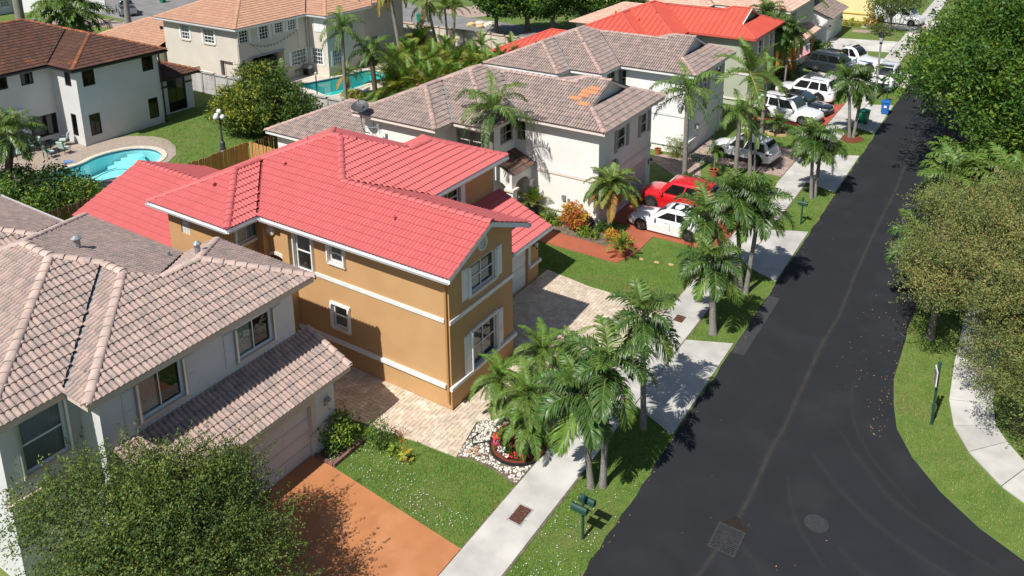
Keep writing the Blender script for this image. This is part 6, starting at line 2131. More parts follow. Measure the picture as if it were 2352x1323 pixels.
def leaf_cloud(blobs, n, size, nm=1, cl=0.38, aspect=0.5, shell=0.45, per=9, upb=0.75, droop=0.0, seed=1, frac2=0.3, lump=0.25, sub=0, tdir=None, sprig=0, slen=0.8):
    """leaf quads in clusters spread through ellipsoids; returns verts (4 per leaf) and material index"""
    g = np.random.default_rng(seed)
    if sub:
        nb = []
        ctr = np.mean([b[:3] for b in blobs], 0)
        for b in blobs:
            nb.append((*b[:3], b[3] * .86, b[4] * .86, b[5] * .86))
            for q in range(sub):
                d_ = g.normal(size=3); d_ /= np.linalg.norm(d_)
                if d_[2] < -.55:
                    d_[2] *= -1
                r_ = g.uniform(.24, .40)
                nb.append((b[0] + d_[0] * b[3] * .84, b[1] + d_[1] * b[4] * .84, b[2] + d_[2] * b[5] * .84, b[3] * r_, b[4] * r_, max(b[5] * r_, b[3] * r_ * .6)))
        blobs = nb
    vol = np.array([b[3] * b[4] * b[5] for b in blobs]) ** (2 / 3)
    w = vol / vol.sum()
    nc = max(1, n // per)
    which = g.choice(len(blobs), nc, p=w)
    B = np.array([b[:6] for b in blobs])[which]
    d = g.normal(size=(nc, 3))
    d /= np.linalg.norm(d, axis=1)[:, None]
    # lumpy radius
    ph = g.uniform(0, 6.28, 6)
    lum = 1 + lump * 0.5 * (np.sin(d[:, 0] * 5 + ph[0] + d[:, 2] * 3) + np.sin(d[:, 1] * 6 + ph[1] - d[:, 0] * 2) * 0.7 + np.sin(d[:, 2] * 7 + ph[2] + d[:, 1] * 4) * 0.6) * 0.6
    rr = (shell + (1 - shell) * g.random(nc)) ** 0.6 * lum
    # occasional twigs sticking out
    tw = g.random(nc) < 0.05
    rr = np.where(tw, rr * g.uniform(1.03, 1.16, nc), rr)
    C = B[:, :3] + d * rr[:, None] * B[:, 3:6]
    tone = g.random(nc)
    if sub:
        tone = (tone + g.random(len(blobs))[which]) / 2
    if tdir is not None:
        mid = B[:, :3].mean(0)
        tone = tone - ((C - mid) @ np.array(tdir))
    k = np.repeat(np.arange(nc), per)[:n]
    n = len(k)
    P = C[k] + g.normal(size=(n, 3)) * cl * np.array([1, 1, 0.7]) * 0.5
    P[:, 2] = np.maximum(P[:, 2], 0.04)
    ax = g.normal(size=(n, 3)) + d[k] * 0.5
    ax[:, 2] -= droop
    ax /= np.linalg.norm(ax, axis=1)[:, None]
    nr = g.normal(size=(n, 3)) + d[k] * 0.6 + np.array([0, 0, upb])
    sd = np.cross(ax, nr)
    sd /= np.linalg.norm(sd, axis=1)[:, None] + 1e-9
    if sprig:
        i_ = g.choice(nc, sprig)
        o_ = d[i_] * np.array([1, 1, .6]) + g.normal(size=(sprig, 3)) * .45 + np.array([0, 0, .25])
        o_ /= np.linalg.norm(o_, axis=1)[:, None]
        q_ = np.repeat(np.arange(sprig), 34)
        f_ = g.random(len(q_))
        ln = slen * g.uniform(.4, 1.15, sprig)
        P2_ = C[i_][q_] + o_[q_] * (f_ * ln[q_])[:, None] + g.normal(size=(len(q_), 3)) * size * (1.25 - f_)[:, None]
        P = np.concatenate([P, P2_]); k = np.concatenate([k, i_[q_]])
        a2 = g.normal(size=(len(q_), 3)) + o_[q_] * .8; a2 /= np.linalg.norm(a2, axis=1)[:, None]
        n2 = g.normal(size=(len(q_), 3)) + np.array([0, 0, upb]); s2 = np.cross(a2, n2); s2 /= np.linalg.norm(s2, axis=1)[:, None] + 1e-9
        ax = np.concatenate([ax, a2]); sd = np.concatenate([sd, s2]); n = len(P)
    s = size * g.uniform(0.65, 1.25, n)[:, None]
    V = np.stack([P - ax * s * 0.5, P + sd * s * aspect * 0.5 - ax * s * 0.05, P + ax * s * 0.5, P - sd * s * aspect * 0.5 - ax * s * 0.05], 1)
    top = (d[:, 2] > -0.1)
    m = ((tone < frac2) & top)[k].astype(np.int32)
    return V.reshape(-1, 3), m


def tree(name, label, base, blobs, n, size, mats_, bark='bark', tr=0.16, limbs=7, cat='tree', group=None, per=9, cl=0.38, aspect=0.5, seed=1, th=None, frac2=0.3, droop=0.0, shell=0.45, lump=0.25, sub=0, tdir=None, sprig=0, slen=0.8):
    t = thing(name, label, cat, (base[0], base[1], 0), 0, group)
    V, mi = leaf_cloud(blobs, n, size, sub=sub, tdir=tdir, sprig=sprig, slen=slen, cl=cl, aspect=aspect, per=per, seed=seed, frac2=frac2, droop=droop, shell=shell, lump=lump)
    V = V - np.array([base[0], base[1], 0])
    me = np_mesh('crown', V, 4, mats_, midx=np.minimum(mi, len(mats_) - 1))
    obj('crown', me, t)
    g = random.Random(seed)
    mb = MB().use(M[bark])
    cz = sum(b[2] for b in blobs) / len(blobs)
    lo = min(b[2] - b[5] for b in blobs)
    th = th or max(0.4, lo + 0.3)
    c = blobs[0]
    top = Vector((base[0] + (c[0] - base[0]) * 0.25, base[1] + (c[1] - base[1]) * 0.25, th))
    mb.tube([(base[0], base[1], -0.1), (base[0] + 0.03, base[1], th * 0.4), tuple(top)], [tr * 1.5, tr * 1.05, tr * 0.9], 9)
    part('trunk', mb, t, smooth=True)
    for k in range(limbs):
        b = blobs[k % len(blobs)]
        a = k * 2.4 + g.uniform(-0.4, 0.4)
        f = g.uniform(0.45, 0.85)
        e = Vector((b[0] + b[3] * f * math.cos(a), b[1] + b[4] * f * math.sin(a), b[2] + b[5] * g.uniform(-0.3, 0.6)))
        mid = top.lerp(e, 0.5) + Vector((g.uniform(-0.2, 0.2), g.uniform(-0.2, 0.2), 0.25))
        mb = MB().use(M[bark])
        mb.tube([tuple(top - Vector((0, 0, 0.15))), tuple(mid), tuple(e)], [tr * 0.6, tr * 0.35, 0.012], 6)
        for q in range(3):
            s0 = mid.lerp(e, g.random())
            e2 = s0 + Vector((g.uniform(-1, 1), g.uniform(-1, 1), g.uniform(-0.2, 0.8))) * 0.3 * min(b[3:6])
            mb.tube([tuple(s0), tuple(e2)], [tr * 0.16, 0.006], 4)
        part('limb', mb, t)
    return t


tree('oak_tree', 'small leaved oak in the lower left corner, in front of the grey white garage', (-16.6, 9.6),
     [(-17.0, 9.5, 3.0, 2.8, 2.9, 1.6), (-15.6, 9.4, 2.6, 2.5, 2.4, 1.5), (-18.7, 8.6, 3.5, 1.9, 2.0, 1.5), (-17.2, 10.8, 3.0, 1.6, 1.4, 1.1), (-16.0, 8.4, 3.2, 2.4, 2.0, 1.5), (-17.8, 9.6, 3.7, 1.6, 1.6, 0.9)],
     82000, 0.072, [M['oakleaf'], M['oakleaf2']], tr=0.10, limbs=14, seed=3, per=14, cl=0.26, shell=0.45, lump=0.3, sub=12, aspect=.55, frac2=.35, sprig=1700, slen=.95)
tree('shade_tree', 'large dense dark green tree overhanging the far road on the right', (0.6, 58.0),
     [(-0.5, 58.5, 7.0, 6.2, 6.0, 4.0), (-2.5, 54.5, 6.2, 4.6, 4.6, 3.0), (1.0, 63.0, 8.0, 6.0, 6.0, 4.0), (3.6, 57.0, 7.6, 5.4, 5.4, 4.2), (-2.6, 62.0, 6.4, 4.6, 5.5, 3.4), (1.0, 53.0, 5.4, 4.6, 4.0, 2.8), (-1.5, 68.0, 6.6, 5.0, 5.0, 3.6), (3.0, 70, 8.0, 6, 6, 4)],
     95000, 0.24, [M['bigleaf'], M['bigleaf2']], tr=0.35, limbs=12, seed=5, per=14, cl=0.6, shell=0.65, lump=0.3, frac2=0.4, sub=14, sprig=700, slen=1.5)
tree('shade_tree', 'second dark green tree behind the large one, along the far road at the top right', (1.0, 84.0),
     [(-0.5, 82, 7.0, 6, 7, 4.2), (1.5, 92, 7.5, 6.5, 7, 4.5), (0, 102, 7, 6, 7, 4)], 26000, 0.34, [M['bigleaf'], M['bigleaf2']], tr=0.35, limbs=9, seed=6, per=14, cl=0.9, shell=0.6, lump=0.3, frac2=0.35)
GO = 'olive green trees at the street corner'
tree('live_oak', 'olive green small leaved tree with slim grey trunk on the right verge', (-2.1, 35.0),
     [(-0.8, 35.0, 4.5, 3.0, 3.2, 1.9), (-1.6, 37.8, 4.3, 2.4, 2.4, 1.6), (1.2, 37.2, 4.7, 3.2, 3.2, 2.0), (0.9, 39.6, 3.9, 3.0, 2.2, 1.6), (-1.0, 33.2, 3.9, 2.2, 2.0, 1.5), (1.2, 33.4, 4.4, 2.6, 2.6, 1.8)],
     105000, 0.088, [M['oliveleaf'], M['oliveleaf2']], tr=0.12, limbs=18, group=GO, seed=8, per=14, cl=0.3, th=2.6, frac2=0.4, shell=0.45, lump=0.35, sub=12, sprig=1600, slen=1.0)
tree('live_oak', 'olive green small leaved tree over the curved corner sidewalk', (2.3, 30.6),
     [(1.6, 31.2, 3.7, 2.4, 2.3, 1.9), (1.5, 29.2, 3.2, 1.8, 1.8, 1.6), (3.5, 29.6, 3.8, 2.3, 2.3, 1.9), (0.7, 31.0, 2.6, 1.6, 1.8, 1.4), (3.2, 27.4, 3.0, 2.0, 1.6, 1.6), (1.0, 32.8, 3.0, 1.8, 1.5, 1.4)],
     85000, 0.078, [M['oliveleaf'], M['oliveleaf2']], tr=0.13, limbs=14, group=GO, seed=9, per=14, cl=0.28, th=1.9, frac2=0.4, shell=0.45, lump=0.35, sub=12, sprig=900, slen=.75)
tree('mango_tree', 'round mango tree with bright yellow green new leaves on the back lawn', (-47.3, 39.0),
     [(-47.6, 38.6, 2.4, 2.8, 2.6, 2.3), (-48.8, 37.4, 1.9, 1.9, 1.9, 1.7), (-46.0, 39.6, 2.1, 2.2, 2.2, 1.9), (-48.6, 40.0, 2.9, 2.2, 2.0, 1.8), (-46.6, 37.6, 1.7, 1.7, 1.6, 1.5)],
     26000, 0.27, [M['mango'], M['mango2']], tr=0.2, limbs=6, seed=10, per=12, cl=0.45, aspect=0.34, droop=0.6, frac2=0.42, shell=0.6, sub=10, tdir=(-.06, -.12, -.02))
GF = 'dense dark trees behind the panel wall'
for i, (x, y, h, r, lb) in enumerate(((-51.2, 75.0, 3.9, 2.7, 'bright leaved tree on a dark trunk at the left end of the row'), (-49.3, 78.5, 3.2, 2.3, 'rounded low bush tree behind the boulders'), (-46.5, 79.5, 4.2, 3.4, 'big tree with thick pale trunk in the row behind the wall'),
                                      (-43.2, 80.5, 4.4, 3.2, 'dense dark tree in the middle of the row behind the wall'), (-40.6, 83.0, 4.2, 3.0, 'shadowy tree left of the pale pink hip roof'), (-46.5, 87.0, 5.0, 3.8, 'tall tree at the back of the row beyond the wall'), (-41.5, 91.0, 4.6, 3.4, 'thin crowned tree with pale building behind it'))):
    tree('ficus_tree', lb, (x, y), [(x, y, h, r, r, r * 0.72), (x + r * 0.5, y + 0.6, h - 0.6, r * 0.7, r * 0.7, r * 0.6), (x - r * 0.45, y - 0.3, h + 0.5, r * 0.6, r * 0.6, r * 0.5)], 9000, 0.34,
         [M['ficus'], M['ficus2']], tr=0.3 if i != 0 else 0.22, limbs=5, group=GF, seed=20 + i, per=10, cl=0.6, frac2=0.42, shell=0.6, sub=10)
tree('bare_tree', 'half bare grey branched tree in front of the yellow house', (-14.1, 99.2), [(-14.0, 99.5, 3.6, 2.6, 2.8, 1.7), (-12.6, 98.5, 3.6, 1.8, 1.8, 1.2), (-15.2, 98.6, 2.6, 1.5, 1.5, 1.3)],
     5200, 0.22, [M['oakleaf'], M['oakleaf2']], tr=0.17, limbs=14, seed=31, per=9, cl=0.6)


def shrub(name, label, x, y, rx, ry, h, n, size, mats_, group=None, seed=1, aspect=0.5, frac2=0.35, cat='shrub', cl=0.2, droop=0.0, z0=0.0):
    t = thing(name, label, cat, (x, y, z0), 0, group)
    V, mi = leaf_cloud([(0, 0, h * 0.5, rx, ry, h * 0.52), (rx * 0.35, -ry * 0.2, h * 0.42, rx * 0.6, ry * 0.6, h * 0.42), (-rx * 0.35, ry * 0.25, h * 0.55, rx * 0.55, ry * 0.55, h * 0.4)], n, size, cl=cl, aspect=aspect, per=8, seed=seed, frac2=frac2, droop=droop, shell=0.5, lump=0.3)
    obj('foliage', np_mesh('foliage', V, 4, mats_, midx=np.minimum(mi, len(mats_) - 1)), t)
    mb = MB().use(M['bark'])
    r = random.Random(seed)
    for k in range(4):
        mb.tube([(r.uniform(-0.05, 0.05), r.uniform(-0.05, 0.05), -0.03), (rx * 0.4 * math.cos(k * 1.7), ry * 0.4 * math.sin(k * 1.7), h * 0.6)], [0.03 * h, 0.01], 4)
    part_l = obj('stem', mb.mesh('stem'), t)
    return t


sm, sd_, sl_, sy = M['shrubmid'], M['shrubdark'], M['shrublime'], M['shrubyel']
shrub('shrub', 'glossy green shrub in the brick edged bed at the grey white garage corner', -18.55, 17.0, 0.62, 0.75, 1.25, 1700, 0.11, [sm, sl_], seed=41, frac2=0.5)
shrub('young_tree', 'small round leaved young tree on the lawn edge beside the paver drive', -17.45, 17.85, 0.42, 0.42, 0.95, 700, 0.12, [sm, M['palmlime']], seed=42, cat='young tree', aspect=0.3)
shrub('lawn_plant', 'yellow green small plant on the lawn', -16.77, 17.75, 0.16, 0.16, 0.3, 80, 0.15, [sl_], seed=43, cat='plant', aspect=0.35)
shrub('lawn_plant', 'small plant with pale yellow leaves on the lawn below the paver drive', -16.1, 17.72, 0.17, 0.17, 0.42, 70, 0.17, [sy], seed=44, cat='plant', aspect=0.4)
shrub('twiggy_plant', 'small purplish twiggy plant at the paver edge', -17.0, 18.45, 0.15, 0.15, 0.35, 60, 0.08, [M['croton1']], seed=45, cat='plant')
shrub('croton', 'large orange and yellow croton bush against the cream house wall', -19.85, 36.35, 0.85, 0.65, 1.5, 1500, 0.22, [M['croton1'], M['croton2']], seed=46, aspect=0.3, frac2=0.55)
shrub('croton', 'low pink and yellow croton at the corner of the red drive', -17.1, 36.1, 0.85, 0.5, 0.55, 700, 0.2, [M['croton2'], M['croton1']], seed=47, aspect=0.28, frac2=0.3)
shrub('bed_plants', 'strappy green plants left of the croton bush in the cream house bed', -21.4, 36.3, 0.7, 0.45, 0.75, 420, 0.4, [sl_, sm], seed=48, aspect=0.14, frac2=0.5)
shrub('bed_plants', 'dark green strappy plants at the foot of the small yellowing palm', -18.0, 36.75, 0.75, 0.35, 0.6, 500, 0.4, [sm, sd_], seed=49, aspect=0.12)
shrub('bed_plants', 'low green plants between croton and corner in the cream house bed', -18.9, 35.95, 0.75, 0.35, 0.45, 450, 0.22, [sl_, sm], seed=50, aspect=0.25)
GL = 'dark shrubs behind the coral roof'
for i, (x, y, r, h, m2, lb) in enumerate(((-49.2, 21.6, 1.9, 1.7, sd_, 'dark glossy shrub nearest the kidney pool on the left'), (-46.9, 22.6, 1.9, 1.75, sd_, 'dark spiky shrub right in front of the kidney pool'), (-44.9, 22.9, 1.5, 1.5, sm, 'dark shrub at the right end of the row by the wooden fence'),
                                          (-46.9, 19.9, 1.7, 1.7, sm, 'mid green shrub in front of the dark ones'), (-44.6, 20.6, 1.4, 1.5, sm, 'mid green shrub by the weathered wooden fence'), (-44.3, 18.6, 1.5, 1.3, sl_, 'yellow green shrub at the left edge above the pink brown roof'))):
    shrub('garden_shrub', lb, x, y, r, r, h * 1.45, 4200, 0.23, [sd_ if m2 is sd_ else m2, sm if m2 is sd_ else M['shrublime']], GL, 60 + i, aspect=0.4, frac2=0.3, cl=0.35)
shrub('variegated_hedge', 'yellow variegated bush at the corner of the teal pool', -46.9, 47.4, 1.1, 0.9, 1.1, 1300, 0.16, [sy, sm], seed=70, frac2=0.4)
shrub('green_hedge', 'dark green bush between the thick palm trunk and the teal pool', -44.6, 49.2, 1.3, 0.9, 1.0, 1300, 0.15, [sm, sl_], seed=71)
shrub('corner_bush', 'leafy green bush against the white house wall', -20.5, 51.0, 0.8, 0.9, 1.6, 1500, 0.15, [sm, sl_], seed=72)
shrub('corner_bush', 'fine yellowish leaning bush before the tall grey palm trunk', -19.3, 49.4, 0.75, 0.8, 1.4, 1100, 0.2, [M['palmyel'], sm], seed=73, aspect=0.16, droop=0.8)
shrub('agave', 'blue grey ground plants beside the pink pavers', -17.9, 49.6, 0.7, 0.6, 0.35, 500, 0.16, [mat('silver_leaf', (0.2, 0.26, 0.22), 0.6, orand=0.3), sm], seed=74, aspect=0.3)
GHd = 'feathery shrubs along the lawn between the red car and the pink drive'
for i, (x, y, lb) in enumerate(((-16.6, 45.2, 'low lawn hedge plants behind the red car'), (-15.0, 45.0, 'dense low shrub right of the red car'), (-13.9, 45.9, 'strappy shrub at the foot of the tall yard palms'), (-12.9, 46.8, 'strappy shrub at the sidewalk below the pink drive'), (-13.1, 45.3, 'strappy shrub at the sidewalk beyond the red drive'))):
    shrub('hedge_shrub', lb, x, y, 0.95, 0.75, 0.75, 900, 0.34 if i > 1 else 0.14, [sm, sl_ if i > 1 else sm], GHd, 80 + i, aspect=0.16 if i > 1 else 0.5)
palm('cycad', 'short stout fan palm in the stone ringed bed beside the white seven seat car', (-14.9, 57.7), (-14.9, 57.7, 0.75), 'fern', 18, 0.28, 0.25, bark='trunkdark', scale=0.75, cat='palm tree')
palm('bed_palmlet', 'small palm in the white stone ringed bed by the sage house', (-16.6, 58.0), (-16.6, 58.0, 0.9), 'fern', 18, 0.1, 0.1, scale=1.0)
shrub('round_bush', 'trimmed dark round bush at the sage house corner', -18.7, 72.8, 0.9, 0.8, 0.9, 800, 0.14, [sd_, M['shrubyel']], seed=91, frac2=0.2)
shrub('garden_bush', 'bushy green shrub right of the ochre garage', -18.3, 84.0, 1.4, 1.2, 1.4, 1400, 0.2, [sm, sl_], seed=92)
shrub('red_bush', 'pinkish flowering bush beside the ochre garage', -19.0, 81.5, 0.6, 0.6, 1.5, 500, 0.18, [M['croton1'], sm], seed=93)
cy = thing('cypress', 'slim cone shaped cypress between the dark car and the white off roader', 'conifer', (-14.3, 75.6, 0))
V, mi = leaf_cloud([(0, 0, 0.5, 0.42, 0.42, 0.5), (0, 0, 1.2, 0.33, 0.33, 0.7), (0, 0, 2.0, 0.22, 0.22, 0.7), (0, 0, 2.7, 0.1, 0.1, 0.5)], 1500, 0.14, cl=0.1, per=6, seed=95)
obj('foliage', np_mesh('foliage', V, 4, [M['needle'], sm], midx=mi), cy)
mb = MB().use(M['bark']); mb.tube([(0, 0, -0.05), (0, 0, 1.6)], [0.05, 0.02], 5); obj('trunk', mb.mesh('trunk'), cy)
GY = 'yellow plants along the pale yellow house'
for i, (x, y, lb) in enumerate(((-18.9, 99.6, 'first yellow plant from the left under the yellow wall'), (-18.2, 99.7, 'second yellow plant from the left under the yellow wall'), (-17.5, 99.9, 'third yellow plant from the left under the yellow wall'), (-16.9, 100.1, 'fourth yellow plant from the left under the yellow wall'))):
    shrub('yellow_plant', lb, x, y, 0.35, 0.35, 1.1 if i % 2 else 0.8, 180, 0.25, [sy, sl_], GY, 100 + i, aspect=0.35)
shrub('croton', 'big yellow croton at the corner of the pale yellow house', -15.9, 100.0, 1.0, 0.9, 1.5, 700, 0.25, [M['croton2'], M['shrubyel']], seed=110, aspect=0.35)
shrub('garden_bush', 'dark bush under the half bare tree at the far sidewalk', -14.6, 96.6, 1.3, 1.1, 1.2, 900, 0.2, [M['oakleaf'], M['oakleaf2']], seed=111)
palm('banana_plant', 'small banana plant at the concrete wall by the teal pool', (-55.4, 47.4), (-55.4, 47.4, 1.3), 'fern', 8, 0.09, 0.07, scale=1.0, cat='plant', bark='shaft')
# ------------------------------------------------------------------ vehicles
M['carwhite'] = mat('white_car_paint', (0.78, 0.79, 0.80), 0.25, coat=0.8, spec=0.5)
M['carred'] = mat('bright_red_car_paint', (0.60, 0.012, 0.02), 0.25, coat=0.8, spec=0.5)
M['cardark'] = mat('dark_grey_car_paint', (0.022, 0.03, 0.034), 0.2, coat=1.0, spec=0.6)
M['carblack'] = mat('black_car_paint', (0.014, 0.016, 0.02), 0.18, coat=1.0, spec=0.6)
M['carsilver'] = mat('silver_car_paint', (0.32, 0.34, 0.37), 0.25, metal=0.5, coat=0.8)
M['carglass'] = mat('dark_car_glass', (0.008, 0.010, 0.011), 0.04, spec=0.8, coat=1.0)
M['screen'] = mat('windscreen_glass', (0.03, 0.05, 0.052), 0.04, spec=0.8, coat=1.0)
M['tyre'] = mat('tyre_rubber', (0.014, 0.014, 0.014), 0.8)
M['rimsilver'] = mat('silver_wheel_rim', (0.42, 0.43, 0.44), 0.3, metal=0.7)
M['rimdark'] = mat('dark_wheel_rim', (0.16, 0.16, 0.165), 0.35, metal=0.5)
M['plastic'] = mat('black_plastic_trim', (0.02, 0.02, 0.021), 0.6)
M['headlamp'] = mat('headlamp_glass', (0.35, 0.37, 0.38), 0.1, spec=0.8, coat=1.0)
M['taillamp'] = mat('red_tail_lamp', (0.35, 0.01, 0.015), 0.2, coat=1.0)
M['policeblue'] = mat('blue_livery', (0.06, 0.13, 0.36), 0.35, coat=0.5)


def loft(mb, secs, close=True):
    n = len(secs[0])
    vs = [p for s_ in secs for p in s_]
    fs = []
    for i in range(len(secs) - 1):
        for k in range(n - 1):
            fs.append((i * n + k, i * n + k + 1, (i + 1) * n + k + 1, (i + 1) * n + k))
    fs.append(tuple(range(n - 1, -1, -1)))
    fs.append(tuple((len(secs) - 1) * n + k for k in range(n)))
    return mb.add(vs, fs)


def wheel(t, x, y, r, w, rimmat, side):
    mb = MB().use(M['tyre'])
    n = 20
    vs = []
    for rr, o in ((r * 0.62, w * 0.5), (r * 0.93, w * 0.5), (r, w * 0.36), (r, -w * 0.36), (r * 0.93, -w * 0.5), (r * 0.62, -w * 0.5)):
        for k in range(n):
            a = 2 * PI * k / n
            vs.append((x + rr * math.cos(a), y + side * o, r + rr * math.sin(a)))
    mb.add(vs, [(i * n + k, i * n + (k + 1) % n, (i + 1) * n + (k + 1) % n, (i + 1) * n + k) for i in range(5) for k in range(n)])
    o = obj('wheel', mb.mesh('wheel', smooth=True), t)
    mb = MB().use(M['plastic'])
    mb.add([(x + r * 0.64 * math.cos(2 * PI * k / n), y + side * w * 0.30, r + r * 0.64 * math.sin(2 * PI * k / n)) for k in range(n)], [tuple(range(n))])
    mb.use(rimmat)
    for rr in ((0.56, 0.66),):
        vs = []
        for q, dp in ((rr[0], 0.42), (rr[1], 0.46)):
            for k in range(n):
                a = 2 * PI * k / n
                vs.append((x + r * q * math.cos(a), y + side * w * dp, r + r * q * math.sin(a)))
        mb.add(vs, [(k, (k + 1) % n, n + (k + 1) % n, n + k) for k in range(n)])
    for k in range(5):
        a = 2 * PI * k / 5 + 0.3
        for da in (-0.16, 0.16):
            c, s_ = math.cos(a + da * 0.6), math.sin(a + da * 0.6)
            c2, s2 = math.cos(a + da), math.sin(a + da)
            tx, tz = -s_ * r * 0.05, c * r * 0.05
            mb.add([(x + c * r * 0.1 + tx, y + side * w * 0.43, r + s_ * r * 0.1 + tz), (x + c * r * 0.1 - tx, y + side * w * 0.43, r + s_ * r * 0.1 - tz),
                    (x + c2 * r * 0.6 - tx * 0.8, y + side * w * 0.43, r + s2 * r * 0.6 - tz * 0.8), (x + c2 * r * 0.6 + tx * 0.8, y + side * w * 0.43, r + s2 * r * 0.6 + tz * 0.8)], [(0, 1, 2, 3)])
    mb.add([(x + r * 0.14 * math.cos(2 * PI * k / 8), y + side * w * 0.45, r + r * 0.14 * math.sin(2 * PI * k / 8)) for k in range(8)], [tuple(range(8))])
    obj('rim', mb.mesh('rim'), o)


def car(name, label, x, y, head, L, Wd, H, paint, kind='suv', wr=0.36, wb=None, rim=None, roofpanel=False, rails=False, glassdark=True, clad=False, cat='car', police=False, group=None, hood=None):
    t = thing(name, label, cat, (x, y, 0.03), head, group)
    h = Wd / 2
    wb = wb or L * 0.585
    fx, rx = wb / 2 + 0.06 * L * 0.35, -wb / 2 + 0.06 * L * 0.35
    belt = H * (0.585 if kind != 'coupe' else 0.62)
    hz = hood or belt * (0.93 if kind in ('suv', 'pickup', 'van') else 0.86)
    P = M[paint]
    gc = 0.2 if kind != 'coupe' else 0.15
    # lower body sections: x, half width, top z, bottom z
    if kind == 'pickup':
        S = [(L / 2, .80, hz * .78, gc + .18), (L / 2 - .08, .93, hz * .93, gc + .06), (L / 2 - .5, 1.0, hz * .985, gc), (L * .17, 1.0, hz * 1.02, gc), (L * .12, 1.0, belt, gc), (-L * .15, 1.0, belt, gc), (-L * .17, 1.0, belt * 1.0, gc), (-L / 2 + .1, .985, belt * 1.0, gc + .05), (-L / 2, .97, belt * .98, gc + .12)]
    elif kind == 'suv':
        S = [(L / 2, .72, hz * .68, gc + .22), (L / 2 - .1, .88, hz * .84, gc + .06), (L / 2 - .35, .97, hz * .94, gc), (L / 2 - .9, 1.0, hz * 1.0, gc), (L * .2, 1.0, hz * 1.03, gc), (L * .14, 1.0, belt, gc), (-L * .2, 1.0, belt * 1.02, gc), (-L / 2 + .45, .985, belt * 1.04, gc), (-L / 2 + .1, .93, belt * 1.0, gc + .08), (-L / 2, .84, belt * .86, gc + .2)]
    elif kind == 'van':
        S = [(L / 2, .8, hz * .8, gc + .15), (L / 2 - .15, .92, hz * .92, gc + .05), (L / 2 - .8, 1.0, hz * 1.0, gc), (L * .3, 1.0, belt, gc), (-L / 2 + .05, 1.0, belt, gc), (-L / 2, .97, belt, gc + .1)]
    else:
        S = [(L / 2, .66, hz * .62, gc + .16), (L / 2 - .12, .84, hz * .78, gc + .04), (L / 2 - .45, .95, hz * .9, gc), (L / 2 - 1.0, 1.0, hz * .98, gc), (L * .17, 1.0, hz * 1.04, gc), (L * .1, .99, belt, gc), (-L * .22, .99, belt * 1.03, gc), (-L / 2 + .5, .96, belt * 1.02, gc), (-L / 2 + .12, .88, belt * .98, gc + .1), (-L / 2, .78, belt * .8, gc + .2)]

    def sec(xx, wf, zt, zb):
        w = h * wf
        zm = zb + (zt - zb) * 0.55
        pts = [(xx, 0, zb), (xx, w * .86, zb), (xx, w * .97, zb + .08), (xx, w, zm), (xx, w * .985, zt - .13), (xx, w * .93, zt - .035), (xx, w * .84, zt), (xx, w * .4, zt + .022), (xx, 0, zt + .028)]
        return pts + [(p[0], -p[1], p[2]) for p in pts[-2::-1]]
    mb = MB().use(P)
    # denser sections
    secs = []
    for i in range(len(S) - 1):
        for q in range(3):
            f = q / 3
            secs.append(sec(*[S[i][c] + (S[i + 1][c] - S[i][c]) * f for c in range(4)]))
    secs.append(sec(*S[-1]))
    loft(mb, secs)
    body = obj('body', mb.mesh('body', smooth=True), t)
    # greenhouse: bottom and top rings in side view
    if kind == 'pickup':
        x0, x1, x2, x3 = L * .155, L * .03, -L * .115, -L * .155
    elif kind == 'suv':
        x0, x1, x2, x3 = L * .22, L * .075, -L * .37, -L * .465
    elif kind == 'van':
        x0, x1, x2, x3 = L * .36, L * .2, -L * .47, -L * .49
    else:
        x0, x1, x2, x3 = L * .19, L * .02, -L * .19, -L * .40
    zb = belt - 0.04
    wb0, wt0 = h * .9, h * (.70 if kind != 'van' else .82)

    def gsec(xb, zt, fw_):
        # one cross section of the greenhouse at bottom-x xb reaching height zt
        f = (zt - zb) / (H - zb)
        w1 = wb0 + (wt0 - wb0) * f
        return [(wb0, zb), (w1, zt - .05 * f), (w1 * .93, zt - 0.004 * f), (w1 * .5, zt + .02 * f), (0, zt + .025 * f)]
    prof = []
    K = 5
    for i in range(K + 1):
        f = i / K
        prof.append((x0 + (x1 - x0) * f, zb + (H - .03 - zb) * math.sin(f * PI / 2) ** .92))
    for i in range(1, 7):
        f = i / 7
        prof.append((x1 + (x2 - x1) * f, H - .03 + .03 * math.sin(f * PI)))
    for i in range(K + 1):
        f = i / K
        prof.append((x2 + (x3 - x2) * f, zb + (H - .04 - zb) * math.cos(f * PI / 2) ** .8 if f < 1 else zb))
    mb = MB().use(P)
    secs = []
    for (xx, zt) in prof:
        q = gsec(xx, max(zt, zb + .002), 1)
        pts = [(xx, p[0], p[1]) for p in q]
        secs.append(pts + [(p[0], -p[1], p[2]) for p in pts[-2::-1]])
    loft(mb, secs)
    obj('cabin', mb.mesh('cabin', smooth=True), t)

    def at_z(seg, f):
        """point on front (seg 0) or rear (seg 2) slope profile"""
        if seg == 0:
            return prof[0][0] + (x1 - x0) * f, zb + (H - .03 - zb) * math.sin(f * PI / 2) ** .92
        return x2 + (x3 - x2) * f, zb + (H - .04 - zb) * math.cos(f * PI / 2) ** .8

    def wof(z):
        return wb0 + (wt0 - wb0) * (z - zb) / (H - zb)
